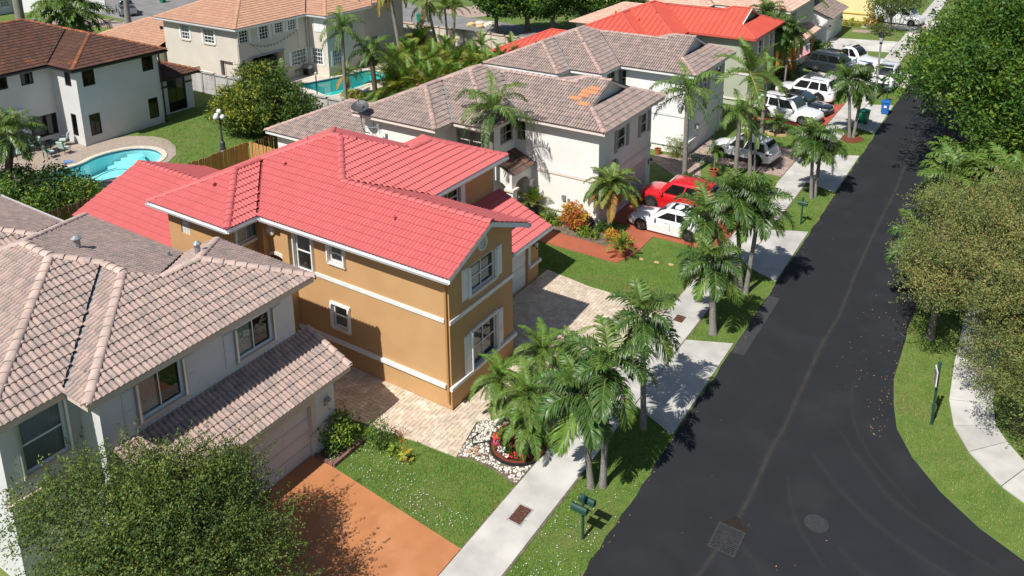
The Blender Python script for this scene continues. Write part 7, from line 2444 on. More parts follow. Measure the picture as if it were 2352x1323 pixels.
    # windscreen and rear window follow the slopes, 1 cm proud
    for seg, nm, mt, f0, f1 in ((0, 'windscreen', 'screen' if not police else 'carglass', .12, .93), (2, 'rear_window', 'carglass', .12, .8)):
        if kind == 'van' and seg == 2:
            continue
        mb = MB().use(M[mt])
        vs = []
        for i in range(5):
            f = f0 + (f1 - f0) * i / 4
            xx, zz = at_z(seg, f)
            w = wof(zz) * .9
            o = .018 if seg == 0 else -.018
            for yy in (-1, -.5, 0, .5, 1):
                vs.append((xx + o + (.012 if seg == 0 else -.012) * (1 - abs(yy)), yy * w, zz + .014 + .012 * (1 - abs(yy))))
        mb.add(vs, [(i * 5 + k, i * 5 + k + 1, (i + 1) * 5 + k + 1, (i + 1) * 5 + k) for i in range(4) for k in range(4)])
        obj(nm, mb.mesh(nm, smooth=True), t)
    # side windows
    zl, zu = zb + .07, H - .14
    xa = x0 + (x1 - x0) * .42; xb_ = x3 + (x2 - x3) * .55
    fxa = (x1 - .06); fxb = x2 + (.02 if kind != 'coupe' else .1)
    if kind == 'pickup':
        cuts = [(0, .48), (.53, 1)]
    elif kind == 'coupe':
        cuts = [(0, .55), (.585, 1)]
    elif kind == 'van':
        cuts = [(0, .2)]
    else:
        cuts = [(0, .38), (.42, .72), (.76, 1)]
    for sd in (-1, 1):
        for a, b in cuts:
            lo = lambda f: xa + .02 + (xb_ - xa) * f
            hi = lambda f: fxa + (fxb - fxa) * f
            mb = MB().use(M['carglass'])
            q = []
            for f, z in ((a, zl), (b, zl), (b, zu), (a, zu)):
                xx = lo(f) if z == zl else hi(f)
                q.append((xx, sd * (wof(z) + .012), z))
            mb.add(q, [(0, 1, 2, 3)])
            obj('side_window', mb.mesh('side_window'), t)
    # wheels with dark arches
    rim = rim or M['rimsilver']
    for xx in (fx, rx):
        for sd in (-1, 1):
            mb = MB().use(M['plastic'])
            n = 14
            ra = wr * 1.12
            mb.add([(xx + ra * math.cos(PI * k / n * 1.0), sd * (h + .006), wr + ra * math.sin(PI * k / n)) for k in range(n + 1)] + [(xx - ra, sd * (h + .006), gc + .02), (xx + ra, sd * (h + .006), gc + .02)], [tuple(range(n + 3))])
            if clad:
                r1, r2_ = ra, ra * 1.16
                vs = [(xx + r1 * math.cos(PI * k / n), sd * (h + .02), wr + r1 * math.sin(PI * k / n)) for k in range(n + 1)] + [(xx + r2_ * math.cos(PI * k / n), sd * (h + .012), wr + r2_ * math.sin(PI * k / n)) for k in range(n + 1)]
                mb.add(vs, [(k, k + 1, n + 2 + k, n + 1 + k) for k in range(n)])
            obj('wheel_arch', mb.mesh('wheel_arch'), t)
            wheel(t, xx, sd * (h - .09), wr, .24, rim, sd)
    # lamps, grille, bumpers, mirrors, handles, sill
    for sd in (-1, 1):
        mb = MB().use(M['headlamp'])
        zz = hz * .74
        mb.add([(L / 2 - .02, sd * h * .5, zz - .06), (L / 2 - .1, sd * h * .84, zz - .05), (L / 2 - .34, sd * (h * .97), zz + .04), (L / 2 - .32, sd * (h * .93), zz + .12), (L / 2 - .1, sd * h * .78, zz + .1), (L / 2 - .03, sd * h * .5, zz + .05)], [tuple(range(6))])
        obj('headlight', mb.mesh('headlight'), t)
        mb = MB().use(M['taillamp'])
        zz = belt * .86
        mb.add([(-L / 2 - .004, sd * h * .5, zz - .03), (-L / 2 + .08, sd * (h * .9), zz - .06), (-L / 2 + .4, sd * (h * .995), zz + .03), (-L / 2 + .3, sd * (h * .98), zz + .12), (-L / 2 + .06, sd * h * .9, zz + .11), (-L / 2 + .0, sd * h * .5, zz + .06)], [tuple(range(6))])
        obj('taillight', mb.mesh('taillight'), t)
        mb = MB().use(P)
        xm = x0 + (x1 - x0) * .3
        mb.cbox((xm, sd * (h + .09), belt + .06), .11, .2, .13, sd * .15)
        obj('mirror', mb.mesh('mirror'), t)
        mb = MB().use(M['plastic'] if clad else P)
        mb.box(rx + wr * 1.2, fx - wr * 1.2, sd * h - .02, sd * h + .014, gc - .01, gc + (.16 if clad else .07)) if sd > 0 else mb.box(rx + wr * 1.2, fx - wr * 1.2, -h - .014, -h + .02, gc - .01, gc + (.16 if clad else .07))
        obj('side_sill', mb.mesh('side_sill'), t)
        for xx in ((x0 + x2) * .42, (x0 + x2) * .42 - .95):
            if kind == 'coupe' and xx < (x0 + x2) * .42:
                continue
            mb = MB().use(M['plastic'] if paint == 'carwhite' and clad else P)
            mb.cbox((xx, sd * (h + .012), belt - .1), .2, .03, .035); obj('door_handle', mb.mesh('door_handle'), t)
            sm_ = MB().use(M['plastic']); sm_.cbox((xx - .2, sd * (h * .998), (belt + gc) / 2 + .05), .012, .012, (belt - gc) * .62); obj('door_gap', sm_.mesh('door_gap'), t)
    mb = MB().use(M['plastic']); zz = hz * .62
    mb.add([(L / 2 + .006, -h * .52, zz - .14), (L / 2 + .006, h * .52, zz - .14), (L / 2 - .02, h * .58, zz + .06), (L / 2 - .02, -h * .58, zz + .06)], [(0, 1, 2, 3)]); obj('grille', mb.mesh('grille'), t)
    for sx in (1, -1):
        mb = MB().use(M['plastic'])
        mb.box(min(sx * (L / 2 - .22), sx * (L / 2 + .0)), max(sx * (L / 2 - .22), sx * (L / 2 + .0)), -h * .78, h * .78, gc + .02, gc + .2); obj('bumper_trim', mb.mesh('bumper_trim'), t)
    if roofpanel:
        mb = MB().use(M['carglass'])
        a, b = (x1 - .12, x1 - (.12 + roofpanel))
        mb.box(b, a, -wt0 * .66, wt0 * .66, H - .01, H + .016); obj('sunroof', mb.mesh('sunroof'), t)
    if rails:
        for sd in (-1, 1):
            mb = MB().use(M['plastic'] if rails == 'black' else M['alu'])
            mb.tube([(x1 - .25, sd * wt0 * .9, H - .02), (x1 - .35, sd * wt0 * .9, H + .05), (x2 + .35, sd * wt0 * .9, H + .05), (x2 + .2, sd * wt0 * .9, H - .02)], .022, 5); obj('roof_rail', mb.mesh('roof_rail'), t)
    if kind == 'pickup':
        mb = MB().use(M['plastic'])
        mb.box(-L / 2 + .07, x3 - .05, -h * .88, h * .88, belt - .02, belt + .05); obj('bed_cover', mb.mesh('bed_cover'), t)
    t['size'] = [L, Wd, H]
    return t


def decal(t, txt, loc, rot, size, m):
    c = bpy.data.curves.new('lettering', 'FONT')
    c.body = txt; c.size = size; c.align_x = 'CENTER'; c.align_y = 'CENTER'; c.extrude = 0.003
    c.materials.append(m)
    o = obj('lettering', c, t)
    bpy.context.view_layer.update()
    me = bpy.data.meshes.new_from_object(o)
    bpy.data.objects.remove(o)
    o = obj('lettering', me, t)
    o.location = loc; o.rotation_euler = rot
    return o


PIv = math.pi
car('coupe', 'white low coupe with dark roof window parked on the red drive, partly behind palms', -15.25, 38.95, PIv, 4.7, 1.84, 1.42, 'carwhite', 'coupe', .335, 2.73, M['rimdark'], .75)
car('hatchback_suv', 'bright red off road car beside the white coupe, nose to the cream garage', -15.95, 42.0, PIv, 4.75, 1.95, 1.74, 'carred', 'suv', .37, 2.75, M['rimdark'], 0, clad=False)
car('crossover', 'white crossover with black wheel trim and red tail lamp on the pink paver drive', -15.4, 51.65, PIv - .13, 4.4, 1.82, 1.6, 'carwhite', 'suv', .35, 2.65, M['rimdark'], .5, 'alu', clad=True)
car('seven_seat_car', 'white family car with black glass roof parked nose to the street on the red pavers', -15.2, 61.6, -.2, 5.0, 1.98, 1.76, 'carwhite', 'suv', .37, 2.95, M['rimsilver'], 1.3, 'black')
car('sedan', 'dark grey sleek sedan squeezed between two white cars', -14.9, 64.35, -.2, 4.7, 1.85, 1.44, 'carblack', 'coupe', .34, 2.88, M['rimdark'], 1.0)
car('off_roader', 'white boxy off road car with black wheel arches, nose to the sage house', -15.35, 67.7, PIv - .12, 4.85, 1.95, 1.82, 'carwhite', 'suv', .4, 2.8, M['rimdark'], .6, 'black', clad=True)
car('large_suv', 'dark grey green long car on the concrete drive before the flag', -15.2, 77.35, -.2, 5.15, 2.0, 1.78, 'cardark', 'suv', .37, 3.05, M['rimsilver'], 0, 'black')
pk = car('police_pickup', 'white police pickup with blue seal and dark bed cover behind the dark long car', -14.2, 80.35, -.24, 5.85, 2.05, 1.95, 'carwhite', 'pickup', .41, 3.65, M['rimdark'], 0, cat='pickup truck', police=True)
ps = car('police_car', 'white police car with dark windscreen standing on the apron by the lamp post', -10.55, 74.9, -PIv / 2 - .03, 5.0, 2.0, 1.76, 'carwhite', 'suv', .37, 3.0, M['rimdark'], 0, cat='police car', police=True)
for t_, zz in ((pk, 1.96), (ps, 1.77)):
    mb = MB().use(M['plastic']); mb.box(-.05, .22, -.55, .55, zz, zz + .1); obj('light_bar', mb.mesh('light_bar'), t_)
for sd in (-1, 1):
    mb = MB().use(M['policeblue'])
    mb.add([(.55 + .24 * math.cos(k * PIv / 8), sd * 1.045, .78 + .24 * math.sin(k * PIv / 8)) for k in range(16)], [tuple(range(16))]); obj('seal', mb.mesh('seal'), pk)
    mb = MB().use(M['headlamp'])
    mb.add([(.55 + .15 * math.cos(k * PIv / 8), sd * 1.05, .78 + .15 * math.sin(k * PIv / 8)) for k in range(16)], [tuple(range(16))]); obj('seal_centre', mb.mesh('seal_centre'), pk)
    mb = MB().use(M['policeblue'])
    mb.add([(2.3, sd * 1.036, 1.0), (1.0, sd * 1.036, 1.0), (1.0, sd * 1.036, .92), (2.2, sd * 1.036, .86)], [(0, 1, 2, 3)])
    mb.add([(.2, sd * 1.036, 1.03), (-2.7, sd * 1.036, 1.08), (-2.7, sd * 1.036, .96), (.2, sd * 1.036, .95)], [(0, 1, 2, 3)]); obj('blue_stripe', mb.mesh('blue_stripe'), pk)
    mb = MB().use(M['policeblue'])
    mb.add([(2.0, sd * 1.012, .9), (-1.9, sd * 1.012, 1.0), (-1.9, sd * 1.012, .84), (2.0, sd * 1.012, .78)], [(0, 1, 2, 3)]); obj('blue_stripe', mb.mesh('blue_stripe'), ps)
decal(ps, 'POLICE', (-.55, 0, 1.80), (0, 0, PIv / 2), .34, M['policeblue'])
decal(pk, 'POLICE', (-.55, 0, 1.985), (0, 0, PIv / 2), .3, M['policeblue'])
mb = MB().use(M['plastic']); mb.box(2.5, 2.62, -.7, .7, .3, .85); obj('push_bar', mb.mesh('push_bar'), ps)
car('work_van', 'white van parked across the far sidewalk behind the half bare tree', -14.0, 103.9, -.18, 5.5, 2.05, 2.05, 'carwhite', 'van', .36, 3.4, M['rimsilver'], 0, cat='van')
car('silver_pickup', 'silver pickup standing on the back street at the top left', -100.3, 61.2, PIv - .45, 5.6, 2.0, 1.85, 'carsilver', 'pickup', .4, 3.5, M['rimsilver'], 0, cat='pickup truck')
# ------------------------------------------------------------------ street furniture and small things
M['mailgreen'] = mat('dark_green_enamel', (0.018, 0.06, 0.045), 0.45, (0.022, 0.07, 0.052), 5)
GM = 'green mailboxes along the verge'


def mailbox(label, x, y, boxes, h=1.15):
    t = thing('mailbox', label, 'mailbox', (x, y, 0), 0, GM)
    m = M['mailgreen']
    mb = MB().use(m); mb.tube([(x, y, -.05), (x, y, h + .32)], .045, 8); mb.lathe([(.045, h + .3), (.075, h + .34), (.06, h + .42), (.02, h + .47)], (x, y, 0), 8); part('post', mb, t)
    for (dx, dy, rz) in boxes:
        mb = MB().use(m)
        L, w, n = .5, .165, 8
        prof = [(-w / 2, 0), (-w / 2, .12)] + [(w / 2 * math.cos(PI - PI * k / n), .12 + w / 2 * math.sin(PI * k / n)) for k in range(1, n)] + [(w / 2, .12), (w / 2, 0)]
        vs = []
        ca, sa = math.cos(rz), math.sin(rz)
        for q in (-L / 2, L / 2):
            for (u, z) in prof:
                vs.append((x + dx + q * ca - u * sa, y + dy + q * sa + u * ca, h + z))
        k = len(prof)
        mb.add(vs, [(i, i + 1, k + i + 1, k + i) for i in range(k - 1)] + [(k - 1, 0, k, 2 * k - 1), tuple(range(k)), tuple(range(2 * k - 1, k - 1, -1))])
        b = part('box', mb, t)
        d = MB().use(m)
        vs = [(x + dx + (L / 2 + .012) * ca - u * 1.06 * sa, y + dy + (L / 2 + .012) * sa + u * 1.06 * ca, h - .004 + z * 1.03) for (u, z) in prof]
        vs += [(v[0] - .03 * ca, v[1] - .03 * sa, v[2]) for v in vs]
        d.add(vs, [tuple(range(k))] + [(i, i + 1, k + i + 1, k + i) for i in range(k - 1)]); part('door', d, b)
    mb = MB().use(m); bx = boxes[0]
    mb.tube([(x - .3, y, h - .03), (x + .3, y, h - .03)], .025, 5); part('arm', mb, t)
    return t


mailbox('nearest green post with two mailboxes on the clover lawn strip', -9.46, 18.02, [(-.02, -.2, 0), (.02, .2, 0)])
mailbox('single green mailbox on the lawn strip below the double palm', -9.55, 43.4, [(0, 0, 0)])
mailbox('green mailbox on a post directly behind the blue bin', -9.57, 69.9, [(0, 0, 0)])

lp = thing('street_lamp', 'street lamp with tapered concrete post and black lantern by the police car', 'street lamp', (-10.5, 70.2, 0))
mb = MB().use(M['concold']); mb.tube([(-10.5, 70.2, -.1), (-10.5, 70.2, 4.7)], [.13, .075], 8); part('post', mb, lp)
mb = MB().use(M['black']); mb.lathe([(.09, 4.68), (.12, 4.75), (.1, 4.85)], (-10.5, 70.2, 0), 8); part('lantern_base', mb, lp)
mb = MB().use(M['black']); mb.lathe([(.27, 5.28), (.24, 5.36), (.08, 5.58), (.03, 5.7)], (-10.5, 70.2, 0), 8); part('lantern_cap', mb, lp)
mb = MB().use(M['lampglass']); mb.lathe([(.1, 4.85), (.23, 5.27)], (-10.5, 70.2, 0), 8); part('globe', mb, lp)
mb = MB().use(M['pipe']); mb.box(-10.45, -9.6, 68.96, 69.0, 2.1, 2.14)

gl = thing('garden_lamp', 'dark garden lamp post with four white globes at the mango tree', 'garden lamp', (-46.35, 34.0, 0))
mb = MB().use(M['dishgrey']); mb.lathe([(.32, 0), (.3, .12), (.2, .22), (.17, .75), (.1, .85), (.075, 1.2), (.06, 2.5), (.1, 2.55)], (-46.35, 34, 0), 10)
GG = ((.32, 0, 2.6), (-.32, 0, 2.6), (0, -.32, 2.6), (0, 0, 2.95))
for gx, gy, gz in GG:
    mb.tube([(-46.35, 34, 2.4), (-46.35 + gx, 34 + gy, gz - .12)], .025, 5)
part('post', mb, gl)
M['globe'] = mat('white_globe', (0.8, 0.8, 0.78), 0.25)
for gx, gy, gz in GG:
    mb = MB().use(M['globe']); mb.lathe([(.17 * math.sin(a) + .001, -.17 * math.cos(a)) for a in np.linspace(0.05, PI - .05, 8)], (-46.35 + gx, 34 + gy, gz + .05), 12); part('globe', mb, gl, smooth=True)
pl_ = thing('pool_lamp', 'thin black lamp post at the near corner of the teal pool', 'garden lamp', (-50.3, 46.7, 0))
mb = MB().use(M['black']); mb.tube([(-50.3, 46.7, 0), (-50.3, 46.7, 2.0)], .05, 6); part('post', mb, pl_)
mb = MB().use(M['lampglass']); mb.lathe([(.08, 2.02), (.11, 2.25), (.03, 2.32)], (-50.3, 46.7, 0), 6); part('globe', mb, pl_)

sg = thing('sign_post', 'green sign post with small white sign on the right verge', 'street sign', (-1.34, 29.2, 0))
mb = MB().use(M['mailgreen']); mb.tube([(-1.34, 29.2, -.05), (-1.34, 29.2, 2.45)], .045, 8); mb.lathe([(.05, 2.44), (.075, 2.47), (.05, 2.55), (.015, 2.58)], (-1.34, 29.2, 0), 8); mb.cbox((-1.34, 29.2, .72), .13, .13, .12); part('post', mb, sg)
mb = MB().use(M['white']); mb.cbox((-1.41, 29.14, 2.0), .03, .46, .6, .25); part('plate', mb, sg)
for zz, ww in ((2.16, .3), (2.05, .34), (1.92, .26), (1.8, .3)):
    mb = MB().use(M['plastic']); mb.cbox((-1.43, 29.135, zz), .012, ww, .035, .25); part('print_line', mb, sg)


def bin_(name, label, x, y, m, rz, group='wheeled bins'):
    t = thing(name, label, 'wheeled bin', (x, y, 0.03), rz, group)
    mb = MB().use(m)
    a, b = .24, .27
    mb.add([(-a, -b, .06), (a, -b, .06), (a, b, .06), (-a, b, .06), (-.30, -.33, .95), (.30, -.33, .95), (.30, .33, .95), (-.30, .33, .95)], [(3, 2, 1, 0), (4, 5, 6, 7), (0, 1, 5, 4), (1, 2, 6, 5), (2, 3, 7, 6), (3, 0, 4, 7)])
    obj('body', mb.mesh('body'), t)
    mb = MB().use(m)
    mb.add([(-.34, -.37, .952), (.34, -.37, .952), (.34, .37, .952), (-.34, .37, .952), (-.33, -.36, 1.0), (.33, -.36, 1.0), (.33, .36, 1.0), (-.33, .36, 1.0), (-.24, -.26, 1.06), (.24, -.26, 1.06), (.24, .26, 1.06), (-.24, .26, 1.06)],
           [(0, 1, 5, 4), (1, 2, 6, 5), (2, 3, 7, 6), (3, 0, 4, 7), (4, 5, 9, 8), (5, 6, 10, 9), (6, 7, 11, 10), (7, 4, 8, 11), (8, 9, 10, 11), (3, 2, 1, 0)])
    obj('lid', mb.mesh('lid'), t)
    mb = MB().use(M['plastic'])
    for sx in (-1, 1):
        mb2 = MB().use(M['plastic']); n = 10
        vs = [(sx * .27 + o, .3 + .13 * math.cos(2 * PI * k / n), .12 + .13 * math.sin(2 * PI * k / n)) for o in (-.03, .03) for k in range(n)]
        mb2.add(vs, [(k, (k + 1) % n, n + (k + 1) % n, n + k) for k in range(n)] + [tuple(range(n)), tuple(range(2 * n - 1, n - 1, -1))]); obj('wheel', mb2.mesh('wheel'), t)
    mb.tube([(-.3, .4, .98), (.3, .4, .98)], .02, 5); obj('handle', mb.mesh('handle'), t)
    return t


M['binblue'] = mat('blue_bin_plastic', (0.015, 0.12, 0.42), 0.45)
M['bingreen'] = mat('green_bin_plastic', (0.012, 0.2, 0.12), 0.45)
bb = bin_('recycling_bin', 'blue wheeled bin with white mark at the road edge before the police car', -9.15, 66.6, M['binblue'], 0.1)
mb = MB().use(M['white']); mb.box(-.1, .1, -.345, -.31, .55, .72); obj('print_mark', mb.mesh('print_mark'), bb)
bin_('waste_bin', 'green wheeled bin behind the twin palm trunks on the apron', -10.1, 63.4, M['bingreen'], 2.9)
bin_('waste_bin', 'far green wheeled bin beside the back street, under the palm skirt', -63.3, 76.2, M['bingreen'], 0.4)
bin_('waste_bin', 'tiny green wheeled bin at the very top by the back street', -103.5, 68.7, M['bingreen'], 0.4)
cn = thing('traffic_cone', 'orange traffic cone with white band by the van bumper', 'traffic cone', (-10.75, 101.3, 0.03))
mb = MB().use(mat('cone_orange', (0.8, 0.08, 0.02), 0.5)); mb.lathe([(.16, .02), (.09, .42)], (-10.75, 101.3, .03), 10); mb.lathe([(.06, .58), (.03, .72)], (-10.75, 101.3, .03), 10); part('cone', mb, cn)
mb = MB().use(M['white']); mb.lathe([(.09, .42), (.06, .58)], (-10.75, 101.3, .03), 10); part('band', mb, cn)
mb = MB().use(M['plastic']); mb.cbox((-10.75, 101.3, .04), .42, .42, .03); part('foot', mb, cn)


def pot(name, label, x, y, r, h, m, sp=None, n=0, scale=.5, shrubm=None, z=0.0):
    t = thing(name, label, 'potted plant', (x, y, z))
    mb = MB().use(m); mb.lathe([(r * .68, 0), (r, h * .9), (r * 1.12, h * .9), (r * 1.12, h), (r * .9, h), (r * .86, h * .86)], (x, y, z), 14); part('pot', mb, t)
    mb = MB().use(M['soil']); mb.lathe([(.01, h * .85), (r * .87, h * .86)], (x, y, z), 10); part('soil', mb, t)
    if sp:
        for k in range(n):
            o = obj('frond', FR[sp][min(len(FR[sp]) - 1, int(k / n * len(FR[sp])))], t)
            o.location = (0, 0, h * .88); o.rotation_euler = (PR.uniform(-.2, .2), PR.uniform(-.2, .2), k * 2.4); o.scale = (scale,) * 3
    return t


M['terracotta'] = mat('terracotta_pot', (0.42, 0.13, 0.055), 0.8, (0.36, 0.11, 0.05), 4)
M['darkpot'] = mat('dark_glazed_pot', (0.02, 0.022, 0.024), 0.35)
pot('potted_palm', 'cane palm in a terracotta pot at the end of the red walk', -16.3, 34.75, .3, .5, M['terracotta'], 'areca', 14, .52)
pot('potted_palm', 'cane palm in a tall dark pot by the cream house porch', -22.5, 36.4, .32, .85, M['darkpot'], 'areca', 16, .62)
tpp = pot('potted_palm', 'small slim trunked palm in a terracotta pot on the pink paver walk', -16.0, 47.5, .3, .5, M['terracotta'])
mb = MB().use(M['trunkgrey']); mb.tube([(-16, 47.5, .4), (-15.95, 47.5, 1.75)], [.04, .03], 6); part('trunk', mb, tpp)
for k in range(12):
    o = obj('frond', FR['date'][min(4, int(k / 12 * 5))], tpp); o.location = (.05, 0, 1.75); o.rotation_euler = (0, 0, k * 2.4); o.scale = (.75,) * 3
pot('potted_bush', 'leafy plant in an orange pot on the beige house terrace', -57.6, 51.0, .34, .55, M['terracotta'], 'fern', 14, .62)
pot('orange_pot', 'terracotta pot at the foot of the white house wall', -20.6, 49.4, .22, .4, M['terracotta'])
pot('blue_pot', 'blue grey pot at the ochre garage corner', -17.9, 75.6, .3, .7, mat('blue_grey_pot', (0.16, 0.2, 0.26), 0.6), 'fern', 8, .3)

# spare wheel leaning on the cream wall
sw_ = thing('spare_wheel', 'grey spoked wheel leaning on the cream house corner', 'wheel', (-19.25, 36.85, 0))
mb = MB().use(M['tyre']); n = 18
vs = [(-19.25 + r_ * math.cos(2 * PI * k / n), 36.8 + o, .36 + r_ * math.sin(2 * PI * k / n)) for r_, o in ((.22, -.06), (.34, -.05), (.34, .1), (.22, .1)) for k in range(n)]
mb.add(vs, [(i * n + k, i * n + (k + 1) % n, (i + 1) * n + (k + 1) % n, (i + 1) * n + k) for i in range(3) for k in range(n)]); part('tyre', mb, sw_)
mb = MB().use(M['rimsilver'])
for k in range(7):
    a = 2 * PI * k / 7; mb.add([(-19.25 + .03 * math.sin(a), 36.76, .36 - .03 * math.cos(a)), (-19.25 - .03 * math.sin(a), 36.76, .36 + .03 * math.cos(a)), (-19.25 + .23 * math.cos(a) - .02 * math.sin(a), 36.76, .36 + .23 * math.sin(a) + .02 * math.cos(a)), (-19.25 + .23 * math.cos(a) + .02 * math.sin(a), 36.76, .36 + .23 * math.sin(a) - .02 * math.cos(a))], [(0, 1, 2, 3)])
part('spokes', mb, sw_)

# flower bed of the mustard house
fb = group_root('flower_bed')
C = (-13.25, 20.35)
ang = np.linspace(0, 2 * PI, 32, endpoint=False)
mb = MB().use(M['mulch']); mb.add([(C[0] + .98 * math.cos(a), C[1] + .98 * math.sin(a), .075) for a in ang], [tuple(range(32))]); part('mulch', mb, fb)
mb = MB().use(M['plastic'])
vs = [(C[0] + r_ * math.cos(a), C[1] + r_ * math.sin(a), z_) for r_, z_ in ((.98, 0), (.98, .12), (1.01, .12), (1.01, 0)) for a in ang]
mb.add(vs, [(i * 32 + k, i * 32 + (k + 1) % 32, (i + 1) * 32 + (k + 1) % 32, (i + 1) * 32 + k) for i in range(3) for k in range(32)]); part('edging', mb, fb)
mb = MB().use(M['soil']); sheet(mb, [(-14.75, 18.75), (-14.2, 18.95), (-13.3, 18.9), (-12.36, 18.75), (-12.36, 22.6), (-12.9, 22.9), (-14.9, 21.3), (-15.15, 20.5)], .004); part('soil', mb, fb)
pr = random.Random(9)
pm = []
for k in range(3):
    b = bmesh.new(); bmesh.ops.create_icosphere(b, subdivisions=1, radius=.055)
    for v in b.verts:
        v.co *= pr.uniform(.75, 1.15); v.co.z *= .6
    me = bpy.data.meshes.new('pebble'); b.to_mesh(me); b.free(); me.materials.append(M['pebble']); me.polygons.foreach_set('use_smooth', [True] * len(me.polygons)); pm.append(me)
cnt = 0; rest_v, rest_f = [], []
Pb = [(-14.75, 18.8), (-14.2, 19.0), (-13.4, 19.05), (-12.36, 18.8), (-12.36, 21.7), (-13.0, 22.6), (-14.8, 21.35), (-15.1, 20.5)]


def inp(P, x, y):
    c = False
    for i in range(len(P)):
        a, b_ = P[i], P[i - 1]
        if (a[1] > y) != (b_[1] > y) and x < (b_[0] - a[0]) * (y - a[1]) / (b_[1] - a[1]) + a[0]:
            c = not c
    return c


while cnt < 1250:
    x, y = pr.uniform(-15.1, -12.36), pr.uniform(18.8, 22.6)
    if not inp(Pb, x, y) or math.hypot(x - C[0], y - C[1]) < 1.05:
        continue
    s_ = pr.uniform(.5, 1.15) * (1.0 if cnt < 300 else .8)
    if cnt < 300:
        o = obj('pebble', pm[cnt % 3], fb); o.location = (x, y, .03); o.rotation_euler = (0, 0, pr.uniform(0, 6)); o.scale = (s_, s_ * pr.uniform(.7, 1.2), s_)
    else:
        me = pm[cnt % 3]; o_ = len(rest_v); a = pr.uniform(0, 6)
        rest_v += [(x + (v.co.x * math.cos(a) - v.co.y * math.sin(a)) * s_, y + (v.co.x * math.sin(a) + v.co.y * math.cos(a)) * s_, .025 + v.co.z * s_) for v in me.vertices]
        rest_f += [tuple(i + o_ for i in p.vertices) for p in me.polygons]
    cnt += 1
me = bpy.data.meshes.new('gravel'); me.from_pydata(rest_v, [], rest_f); me.materials.append(M['pebble']); obj('gravel', me, fb, None, 'stuff')
rk = MB().use(mat('tan_rock', (0.4, 0.25, 0.16), 0.9))
for (x, y, r_) in ((-14.35, 19.35, .13), (-14.5, 19.15, .1), (-14.2, 19.2, .09)):
    b = bmesh.new(); bmesh.ops.create_icosphere(b, subdivisions=1, radius=r_)
    me = bpy.data.meshes.new('rock')
    for v in b.verts:
        v.co *= pr.uniform(.8, 1.2)
    b.to_mesh(me); b.free(); me.materials.append(rk.mats[0]); o = obj('rock', me, fb); o.location = (x, y, .04)
hz_ = MB().use(M['plastic']); hz_.tube([(-14.75, 20.1, .05), (-14.8, 19.75, .07), (-14.6, 19.5, .08), (-14.3, 19.8, .09), (-14.0, 20.1, .12), (-13.8, 20.6, .12)], .02, 6)
tag(obj('garden_hose', hz_.mesh('garden_hose')), 'black irrigation hose curving over the pebbles of the flower bed', 'hose')
# ring of low plants and blossoms
V, mi = leaf_cloud([(C[0] + .62 * math.cos(a), C[1] + .62 * math.sin(a), .14, .26, .26, .14) for a in np.linspace(0, 2 * PI, 12, endpoint=False)], 2600, .085, cl=.1, per=6, seed=201)
fl_ = thing('bedding_plants', 'ring of low dark green bedding plants on the red mulch', 'plants', (C[0], C[1], .07))
obj('foliage', np_mesh('foliage', V - np.array([C[0], C[1], 0]), 4, [M['shrubmid'], M['shrubdark']], midx=mi), fl_)
for nm, colr, a0, a1, n_ in (('red', (.75, .015, .05), 2.6, 3.7, 26), ('red', (.7, .02, .04), 4.9, 5.6, 18), ('white', (.8, .8, .78), 4.3, 4.9, 22), ('pink', (.75, .12, .3), 3.8, 4.3, 14), ('magenta', (.5, .05, .3), 5.3, 5.7, 10), ('orange', (.8, .15, .05), 3.4, 3.6, 8)):
    fm = mat(nm + '_petals', colr, .6, orand=.2)
    vs = []
    g = np.random.default_rng(int(a0 * 100))
    for k in range(n_):
        a = g.uniform(a0, a1); r_ = g.uniform(.68, .9)
        for q in range(4):
            p = np.array([C[0] + r_ * math.cos(a), C[1] + r_ * math.sin(a), g.uniform(.22, .3)]) + g.normal(size=3) * .018
            u = g.normal(size=3); u /= np.linalg.norm(u); v = np.cross(u, g.normal(size=3)); v /= np.linalg.norm(v)
            vs += [p - u * .035, p + v * .03, p + u * .035, p - v * .03]
    o = obj('blossom', np_mesh('blossom', np.array(vs) - np.array([C[0], C[1], .07]), 4, [fm]), fl_, None, 'stuff', nm + ' blossoms among the bedding plants')

# stones and mulch rings
def ring_stones(name, label, x, y, rx, ry, n, m, r=.16):
    t = thing(name, label, 'stone ring', (x, y, 0))
    for k in range(n):
        a = 2 * PI * k / n
        mb = MB().use(m); mb.cbox((x + rx * math.cos(a), y + ry * math.sin(a), .06), r * 1.6, r, .16, math.atan2(ry * math.cos(a), -rx * math.sin(a))); part('stone', mb, t)
    mb = MB().use(M['soil']); mb.add([(x + rx * math.cos(a), y + ry * math.sin(a), .03) for a in ang], [tuple(range(32))]); part('soil', mb, t)


M['palestone'] = mat('pale_edging_stone', (0.55, 0.50, 0.42), 0.9, orand=.15)
M['goldstone'] = mat('golden_edging_stone', (0.5, 0.36, 0.18), 0.9, orand=.15)
ring_stones('stone_ring', 'white stone ring round the planted bed by the sage house', -16.6, 58.1, 1.25, .7, 26, M['palestone'])
ring_stones('stone_ring', 'golden stone ring round the stout fan palm', -14.9, 57.75, .75, .6, 18, M['goldstone'])
mr = MB().use(M['mulch']); mr.add([(-10.1 + .78 * math.cos(a) * (1 + .07 * math.sin(3 * a)), 59.35 + .95 * math.sin(a) * (1 + .06 * math.cos(4 * a)), .015) for a in ang], [tuple(range(32))]); mr.add([(-10.1 + .35 * math.cos(a), 59.35 + .4 * math.sin(a), .09) for a in ang] + [(-10.1 + .75 * math.cos(a), 59.35 + .9 * math.sin(a), .016) for a in ang], [tuple(range(32))] + [(k, 32 + k, 32 + (k + 1) % 32, (k + 1) % 32) for k in range(32)]); struct('mulch_ring', mr)
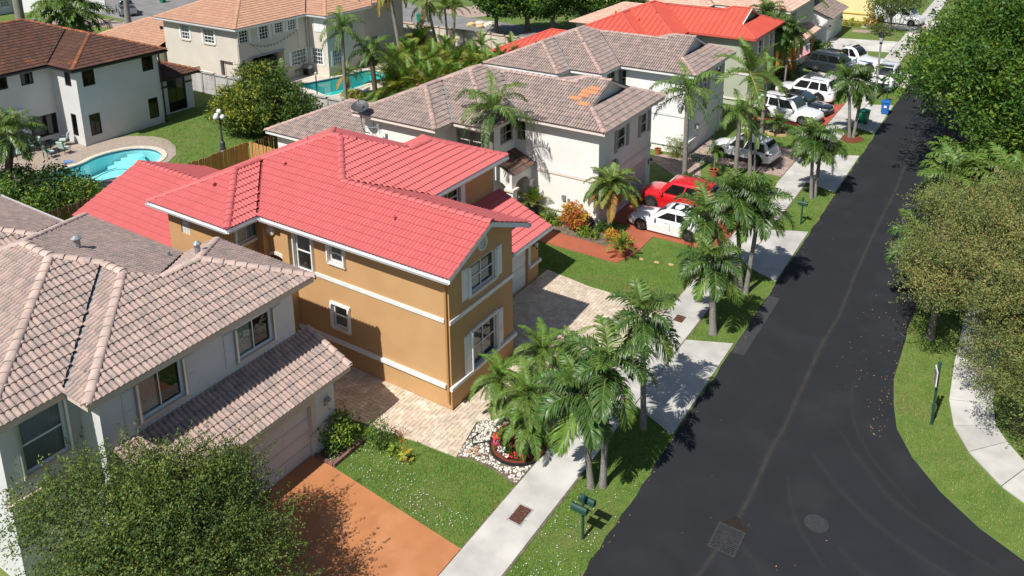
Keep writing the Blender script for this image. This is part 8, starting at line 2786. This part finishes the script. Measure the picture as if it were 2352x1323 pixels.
bs_ = MB().use(M['soil']); sheet(bs_, [(-22.5, 35.6), (-17.45, 35.4), (-15.9, 35.35), (-16.0, 36.3), (-17.5, 36.9), (-18.75, 37.0), (-22.6, 37.0)], .006); struct('bed_soil', bs_)
bs_ = MB().use(M['soil']); sheet(bs_, [(-18.88, 16.15), (-18.0, 16.15), (-18.0, 17.5), (-19.4, 17.9), (-18.9, 17.2)], .006); struct('bed_soil', bs_)
br = thing('brick_edging', 'low brick edging round the glossy shrub at the garage corner', 'edging', (-18.0, 16.8, 0))
M['brick'] = mat('mauve_brick', (0.2, 0.1, 0.085), .9, orand=.2)
for k in range(7):
    mb = MB().use(M['brick']); mb.cbox((-17.97, 16.25 + k * .21, .06), .11, .2, .14); part('brick', mb, br)
for k in range(4):
    mb = MB().use(M['brick']); mb.cbox((-18.1 - k * .21, 16.17, .06), .2, .11, .14); part('brick', mb, br)
for i, (x, y) in enumerate(((-15.3, 35.05), (-14.5, 35.15), (-13.8, 35.3))):
    mb = MB().use(M['goldstone']); mb.lathe([(.2, 0), (.2, .03), (.17, .04)], (0, 0, 0), 9); o = obj('stepping_stone', mb.mesh('stepping_stone')); o.location = (x, y, 0); o.scale = (.75, .55, 1); tag(o, ('first', 'middle', 'last')[i] + ' flat stepping stone in the lawn, counted from the red walk', 'stepping stone', 'stepping stones in the lawn')
for i, (x, y, r_) in enumerate(((-55.8, 78.4, .8), (-56.6, 77.6, .6), (-54.3, 78.2, .9), (-55.0, 77.3, .5))):
    b = bmesh.new(); bmesh.ops.create_icosphere(b, subdivisions=2, radius=r_)
    for v in b.verts:
        v.co *= pr.uniform(.85, 1.15); v.co.z *= .55
    me = bpy.data.meshes.new('boulder'); b.to_mesh(me); b.free(); me.materials.append(M['goldstone'] if i % 2 else M['palestone'])
    o = obj('boulder', me); o.location = (x, y, .15); tag(o, ('broad pale boulder', 'golden boulder', 'largest pale boulder', 'smallest golden boulder')[i] + ' at the tree beyond the panel wall', 'boulder', 'boulders beyond the wall')

# flag
fg = thing('flag', 'striped red and white flag with blue corner hanging from the ochre garage', 'flag', (-18.4, 76.6, 2.0))
pl = MB().use(M['alu']); pl.tube([(-18.5, 76.6, 1.9), (-17.5, 76.9, 2.6)], .018, 5); part('pole', pl, fg)
fr_, fw2, fbl = mat('flag_red', (.5, .02, .04), .8), M['white'], mat('flag_blue', (.02, .04, .2), .8)
P0, du, dv = Vector((-17.55, 76.9, 2.55)), Vector((-.85, -.25, -.6)), Vector((.12, -.06, -.85))
for k in range(13):
    mb = MB().use(fr_ if k % 2 == 0 else fw2)
    q0 = .4 if k < 7 else 0
    vs = []
    for i in range(7):
        u = q0 + (1 - q0) * i / 6
        wob = Vector((.04, .08, 0)) * math.sin(u * 7)
        vs += [P0 + du * u + dv * (k / 13) + wob, P0 + du * u + dv * ((k + 1) / 13) + wob]
    mb.add(vs, [(2 * i, 2 * i + 1, 2 * i + 3, 2 * i + 2) for i in range(6)]); part('stripe', mb, fg)
mb = MB().use(fbl)
vs = []
for i in range(4):
    u = .4 * i / 3; wob = Vector((.04, .08, 0)) * math.sin(u * 7); vs += [P0 + du * u + wob, P0 + du * u + dv * (7 / 13) + wob]
mb.add(vs, [(2 * i, 2 * i + 1, 2 * i + 3, 2 * i + 2) for i in range(3)]); part('canton', mb, fg)
for i in range(5):
    for j in range(4):
        u, v = .04 + .08 * i, .05 + .12 * j
        p = P0 + du * u + dv * v + Vector((.04, .08, 0)) * math.sin(u * 7) + Vector((.012, -.012, 0))
        mb = MB().use(fw2); mb.poly(p, p + du * .025, p + du * .025 + dv * .035, p + dv * .035); part('star', mb, fg)

# patio set by the kidney pool
M['teal'] = mat('pale_mint_cushion', (0.42, 0.56, 0.5), .9)
def patio_chair(label, x, y, rz):
    t = thing('patio_chair', label, 'chair', (x, y, .012), rz, 'patio chairs at the kidney pool')
    bk = M['black']
    for (a, b) in ((-.25, -.25), (.25, -.25), (.25, .25), (-.25, .25)):
        mb = MB().use(bk); mb.tube([(a, b, 0), (a, b, .42 if b < 0 else .95)], .018, 5); obj('leg', mb.mesh('leg'), t)
    mb = MB().use(M['teal']); mb.box(-.26, .26, -.27, .22, .42, .5); obj('seat_cushion', mb.mesh('seat_cushion'), t)
    mb = MB().use(M['teal']); mb.add([(-.25, .2, .5), (.25, .2, .5), (.25, .34, 1.0), (-.25, .34, 1.0), (-.25, .27, .48), (.25, .27, .48), (.25, .42, .98), (-.25, .42, .98)], [(0, 1, 2, 3), (4, 5, 6, 7), (3, 2, 6, 7), (0, 3, 7, 4), (1, 2, 6, 5)]); obj('back_cushion', mb.mesh('back_cushion'), t)
    for a in (-.28, .28):
        mb = MB().use(bk); mb.tube([(a, -.25, .42), (a, -.25, .66), (a, .25, .68)], .018, 5); obj('armrest', mb.mesh('armrest'), t)


patio_chair('leftmost mint cushioned patio chair, turned to the pool', -57.3, 25.9, 1.2)
patio_chair('patio chair at the near side of the glass table', -55.7, 27.0, PI)
patio_chair('second patio chair at the near side of the glass table', -55.6, 28.0, PI + .3)
patio_chair('patio chair against the house under the wide window', -58.0, 27.2, 0)
patio_chair('patio chair at the white corner pier', -57.3, 28.9, -.8)
tb = thing('patio_table', 'black framed glass patio table among mint cushioned chairs', 'table', (-56.8, 27.4, .012))
mb = MB().use(M['carglass']); mb.box(-57.5, -56.2, 26.8, 28.1, .72, .735); part('tabletop', mb, tb)
for (a, b) in ((-57.4, 26.9), (-56.3, 26.9), (-56.3, 28.0), (-57.4, 28.0)):
    mb = MB().use(M['black']); mb.tube([(a, b, .01), (a, b, .715)], .025, 5); part('leg', mb, tb)
nt = MB().use(mat('blue_net', (.12, .25, .5), .7)); nt.lathe([(.28, .03), (.3, .06), (.25, .05)], (-53.85, 27.2, 0), 12); nt.tube([(-53.6, 27.3, .05), (-53.2, 27.5, .05)], .015, 4)
tag(obj('pool_net', nt.mesh('pool_net')), 'blue leaf net lying on the patio beside the kidney pool', 'pool net')
# string lights at the beige house
stl = thing('string_lights', 'string of small bulbs swagged across the beige house wall', 'string lights', (-57, 47, 4))
pts = [(-56.95, 45.6 + 5.4 * f, 4.15 - .75 * math.sin(PI * f) * (1 - .35 * f) + .25 * f) for f in np.linspace(0, 1, 15)]
mb = MB().use(M['black']); mb.tube(pts, .012, 4); mb.tube([(-56.95, 51.0, 4.4), (-56.95, 51.1, 2.7)], .012, 4); mb.tube([(-56.95, 45.6, 4.15), (-56.95, 47.0, 3.0)], .012, 4); part('cable', mb, stl)
for p in pts[1::1]:
    mb = MB().use(M['black']); mb.lathe([(.02, -.14), (.035, -.08), (.02, 0)], p, 6); part('bulb', mb, stl)
bq = thing('grill', 'small grey covered grill standing on the beige house terrace', 'grill', (-57.0, 52.0, 0))
mb = MB().use(M['pipe']); mb.cbox((-56.6, 51.6, .85), .8, .5, .3); part('body', mb, bq)
mb = MB().use(M['black']); mb.cbox((-56.6, 51.6, .4), .7, .4, .6); part('cart', mb, bq)
# swing arm lamp by the panel wall
ha = thing('hammock_stand', 'black curved arm stand in front of the cream panel wall', 'stand', (-54.2, 66.4, 0))
mb = MB().use(M['black']); mb.tube([(-55.0, 67.0, 0), (-55.0, 67.0, 1.5), (-54.2, 66.6, 1.75), (-53.0, 65.9, 1.3), (-52.2, 65.4, .3)], .05, 6); part('arm', mb, ha)

# ------------------------------------------------------------------ grass blades, clover, fallen leaves, pebbles on the verge
M['blade'] = mat('grass_blade', (0.145, 0.285, 0.04), .7, orand=.42, hrand=.045, transl=.25)
M['bladedry'] = mat('dry_grass_blade', (0.31, 0.28, 0.10), .8, orand=.35, hrand=.03, transl=.2)
def grass(name, polys, dens, h, seed, dry=.12, w=.018):
    g = np.random.default_rng(seed)
    vs, mi = [], []
    for P in polys:
        xs_ = [p[0] for p in P]; ys2 = [p[1] for p in P]
        n = int((max(xs_) - min(xs_)) * (max(ys2) - min(ys2)) * dens)
        x = g.uniform(min(xs_), max(xs_), n); y = g.uniform(min(ys2), max(ys2), n)
        c = np.zeros(n, bool)
        for i in range(len(P)):
            a, b = P[i], P[i - 1]
            if a[1] == b[1]:
                continue
            c ^= ((a[1] > y) != (b[1] > y)) & (x < (b[0] - a[0]) * (y - a[1]) / (b[1] - a[1]) + a[0])
        x, y = x[c], y[c]
        patch = np.sin(x * 1.7 + 3 * np.sin(y * .9)) + np.sin(y * 2.3 + 2 * np.sin(x * 1.3)) + g.normal(size=len(x)) * .9
        hh = h * g.uniform(.5, 1.25, len(x)) * (1 - .18 * np.clip(patch, -1, 1.5))
        a = g.uniform(0, 6.283, len(x)); t = g.normal(size=(len(x), 2)) * .6
        d = np.stack([np.cos(a), np.sin(a), 0 * a], 1) * w * .5
        p = np.stack([x, y, 0 * x - .012], 1)
        top = p + np.stack([t[:, 0] * hh, t[:, 1] * hh, hh], 1)
        vs.append(np.stack([p - d, p + d, top], 1).reshape(-1, 3))
        mi.append((g.random(len(x)) < dry + .3 * (patch > 1.6)).astype(int))
    o = obj(name, np_mesh(name, np.concatenate(vs), 3, [M['blade'], M['bladedry']], midx=np.concatenate(mi)))
    o['kind'] = 'stuff'; tag(o, 'short grass blades of the ' + name.replace('_', ' '), 'grass')
    o['label'] = 'short green grass of the ' + name.replace('_', ' ')
    return o


verge = [(-10.72, 14.9), (-8.86, 15.3), (-8.86, 24.1), (-10.72, 24.6)]
grass('near_verge_grass', [verge, [(-10.72, 16.4), (-10.72, 15.9), (-8.9, 15.9)]], 1500, .05, 1)
grass('front_lawn_grass', [[(-19.7, 16.9), (-17.95, 16.17), (-12.36, 15.76), (-12.36, 18.8), (-13.4, 18.98), (-14.8, 18.7), (-16.3, 18.6), (-19.9, 18.1)]], 1400, .055, 2)
grass('walk_lawn_grass', [[(-20.7, 31.8), (-16.3, 31.3), (-12.36, 31.3), (-12.36, 36.8), (-13.3, 37.66), (-15.75, 37.66), (-15.75, 35.2), (-16.15, 34.0), (-20.7, 33.98)]], 900, .06, 3, .05)
grass('middle_verge_grass', [[(-10.72, 29.6), (-8.9, 30.2), (-8.9, 36.5), (-10.72, 37.2)], [(-10.72, 41.9), (-8.9, 42.5), (-8.9, 49.1), (-10.72, 49.5)]], 800, .055, 4)
grass('corner_verge_grass', [[(-2.85, 50), (-2.85, 31.4), (-2.6, 29.7), (-2.28, 28.35), (-1.6, 27.1), (-.6, 25.9), (.55, 24.9), (1.75, 24.25), (4, 23.5), (4, 25.5), (2.2, 26.1), (.9, 26.95), (-.15, 28.2), (-.75, 29.45), (-1.05, 31), (-1.12, 50)]], 750, .055, 5, .3)
grass('pool_lawn_grass', [[(-55.2, 33.2), (-49, 32.6), (-46.8, 30), (-46.8, 25), (-42.5, 25), (-42.5, 42.6), (-57, 42.6), (-57.2, 36.2), (-55.6, 36.2)]], 190, .08, 6, .1, .03)
grass('far_verge_grass', [[(-10.72, 55.4), (-8.95, 56.1), (-8.95, 61.3), (-10.72, 62)], [(-17.9, 56.0), (-12.36, 55.4), (-12.36, 60.2), (-17.9, 60)], [(-10.72, 68.6), (-8.95, 69.3), (-8.95, 74.9), (-10.72, 75.6)], [(-18.6, 43.6), (-12.36, 43.5), (-12.36, 49.5), (-16.8, 49.6), (-16.2, 46.3), (-18.6, 45.5)]], 330, .07, 7, .12, .028)
# clover blossoms on the near lawns
M['clover'] = mat('white_clover_head', (0.7, 0.7, 0.66), .8)
g = np.random.default_rng(12)
vs = []
for (x0, x1, y0, y1, n) in ((-10.6, -8.95, 15.4, 18.5, 100), (-18.8, -14.6, 16.3, 17.6, 120), (-15.5, -12.5, 15.95, 16.9, 70), (-10.6, -8.95, 18.5, 21, 26)):
    for k in range(n):
        p = np.array([g.uniform(x0, x1), g.uniform(y0, y1), .05 + g.uniform(0, .02)]); r_ = g.uniform(.012, .022)
        if x0 < -12 and p[1] < 16.15 - .07 * (p[0] + 17.9) + .03:
            continue
        vs += [p + [-r_, 0, 0], p + [0, -r_, .004], p + [r_, 0, 0], p + [0, r_, .004]]
o = obj('clover', np_mesh('clover', np.array(vs), 4, [M['clover']])); o['kind'] = 'stuff'; tag(o, 'white clover heads dotted over the near lawns', 'clover')
M['fallen'] = mat('fallen_leaf', (0.36, 0.2, 0.09), .8, orand=.5, hrand=.05)
vs = []
for (x0, x1, y0, y1, n) in ((-9.05, -8.6, 15, 60, 260), (-5, -3.0, 29, 38, 60), (-3.2, -2.7, 27.5, 36, 120), (-12.5, -12.2, 14.8, 36, 160), (-8.6, -3.2, 19, 45, 25)):
    for k in range(n):
        p = np.array([g.uniform(x0, x1), g.uniform(y0, y1), .012 + g.uniform(0, .03)]); a = g.uniform(0, 6); r_ = g.uniform(.014, .034)
        u = np.array([math.cos(a), math.sin(a), g.uniform(-.3, .3)]) * r_; v = np.array([-math.sin(a), math.cos(a), g.uniform(-.3, .3)]) * r_ * .6
        vs += [p - u, p + v, p + u, p - v]
o = obj('leaf_litter', np_mesh('leaf_litter', np.array(vs), 4, [M['fallen']])); o['kind'] = 'stuff'; tag(o, 'small dry leaves scattered along road and kerb edges', 'fallen leaves')
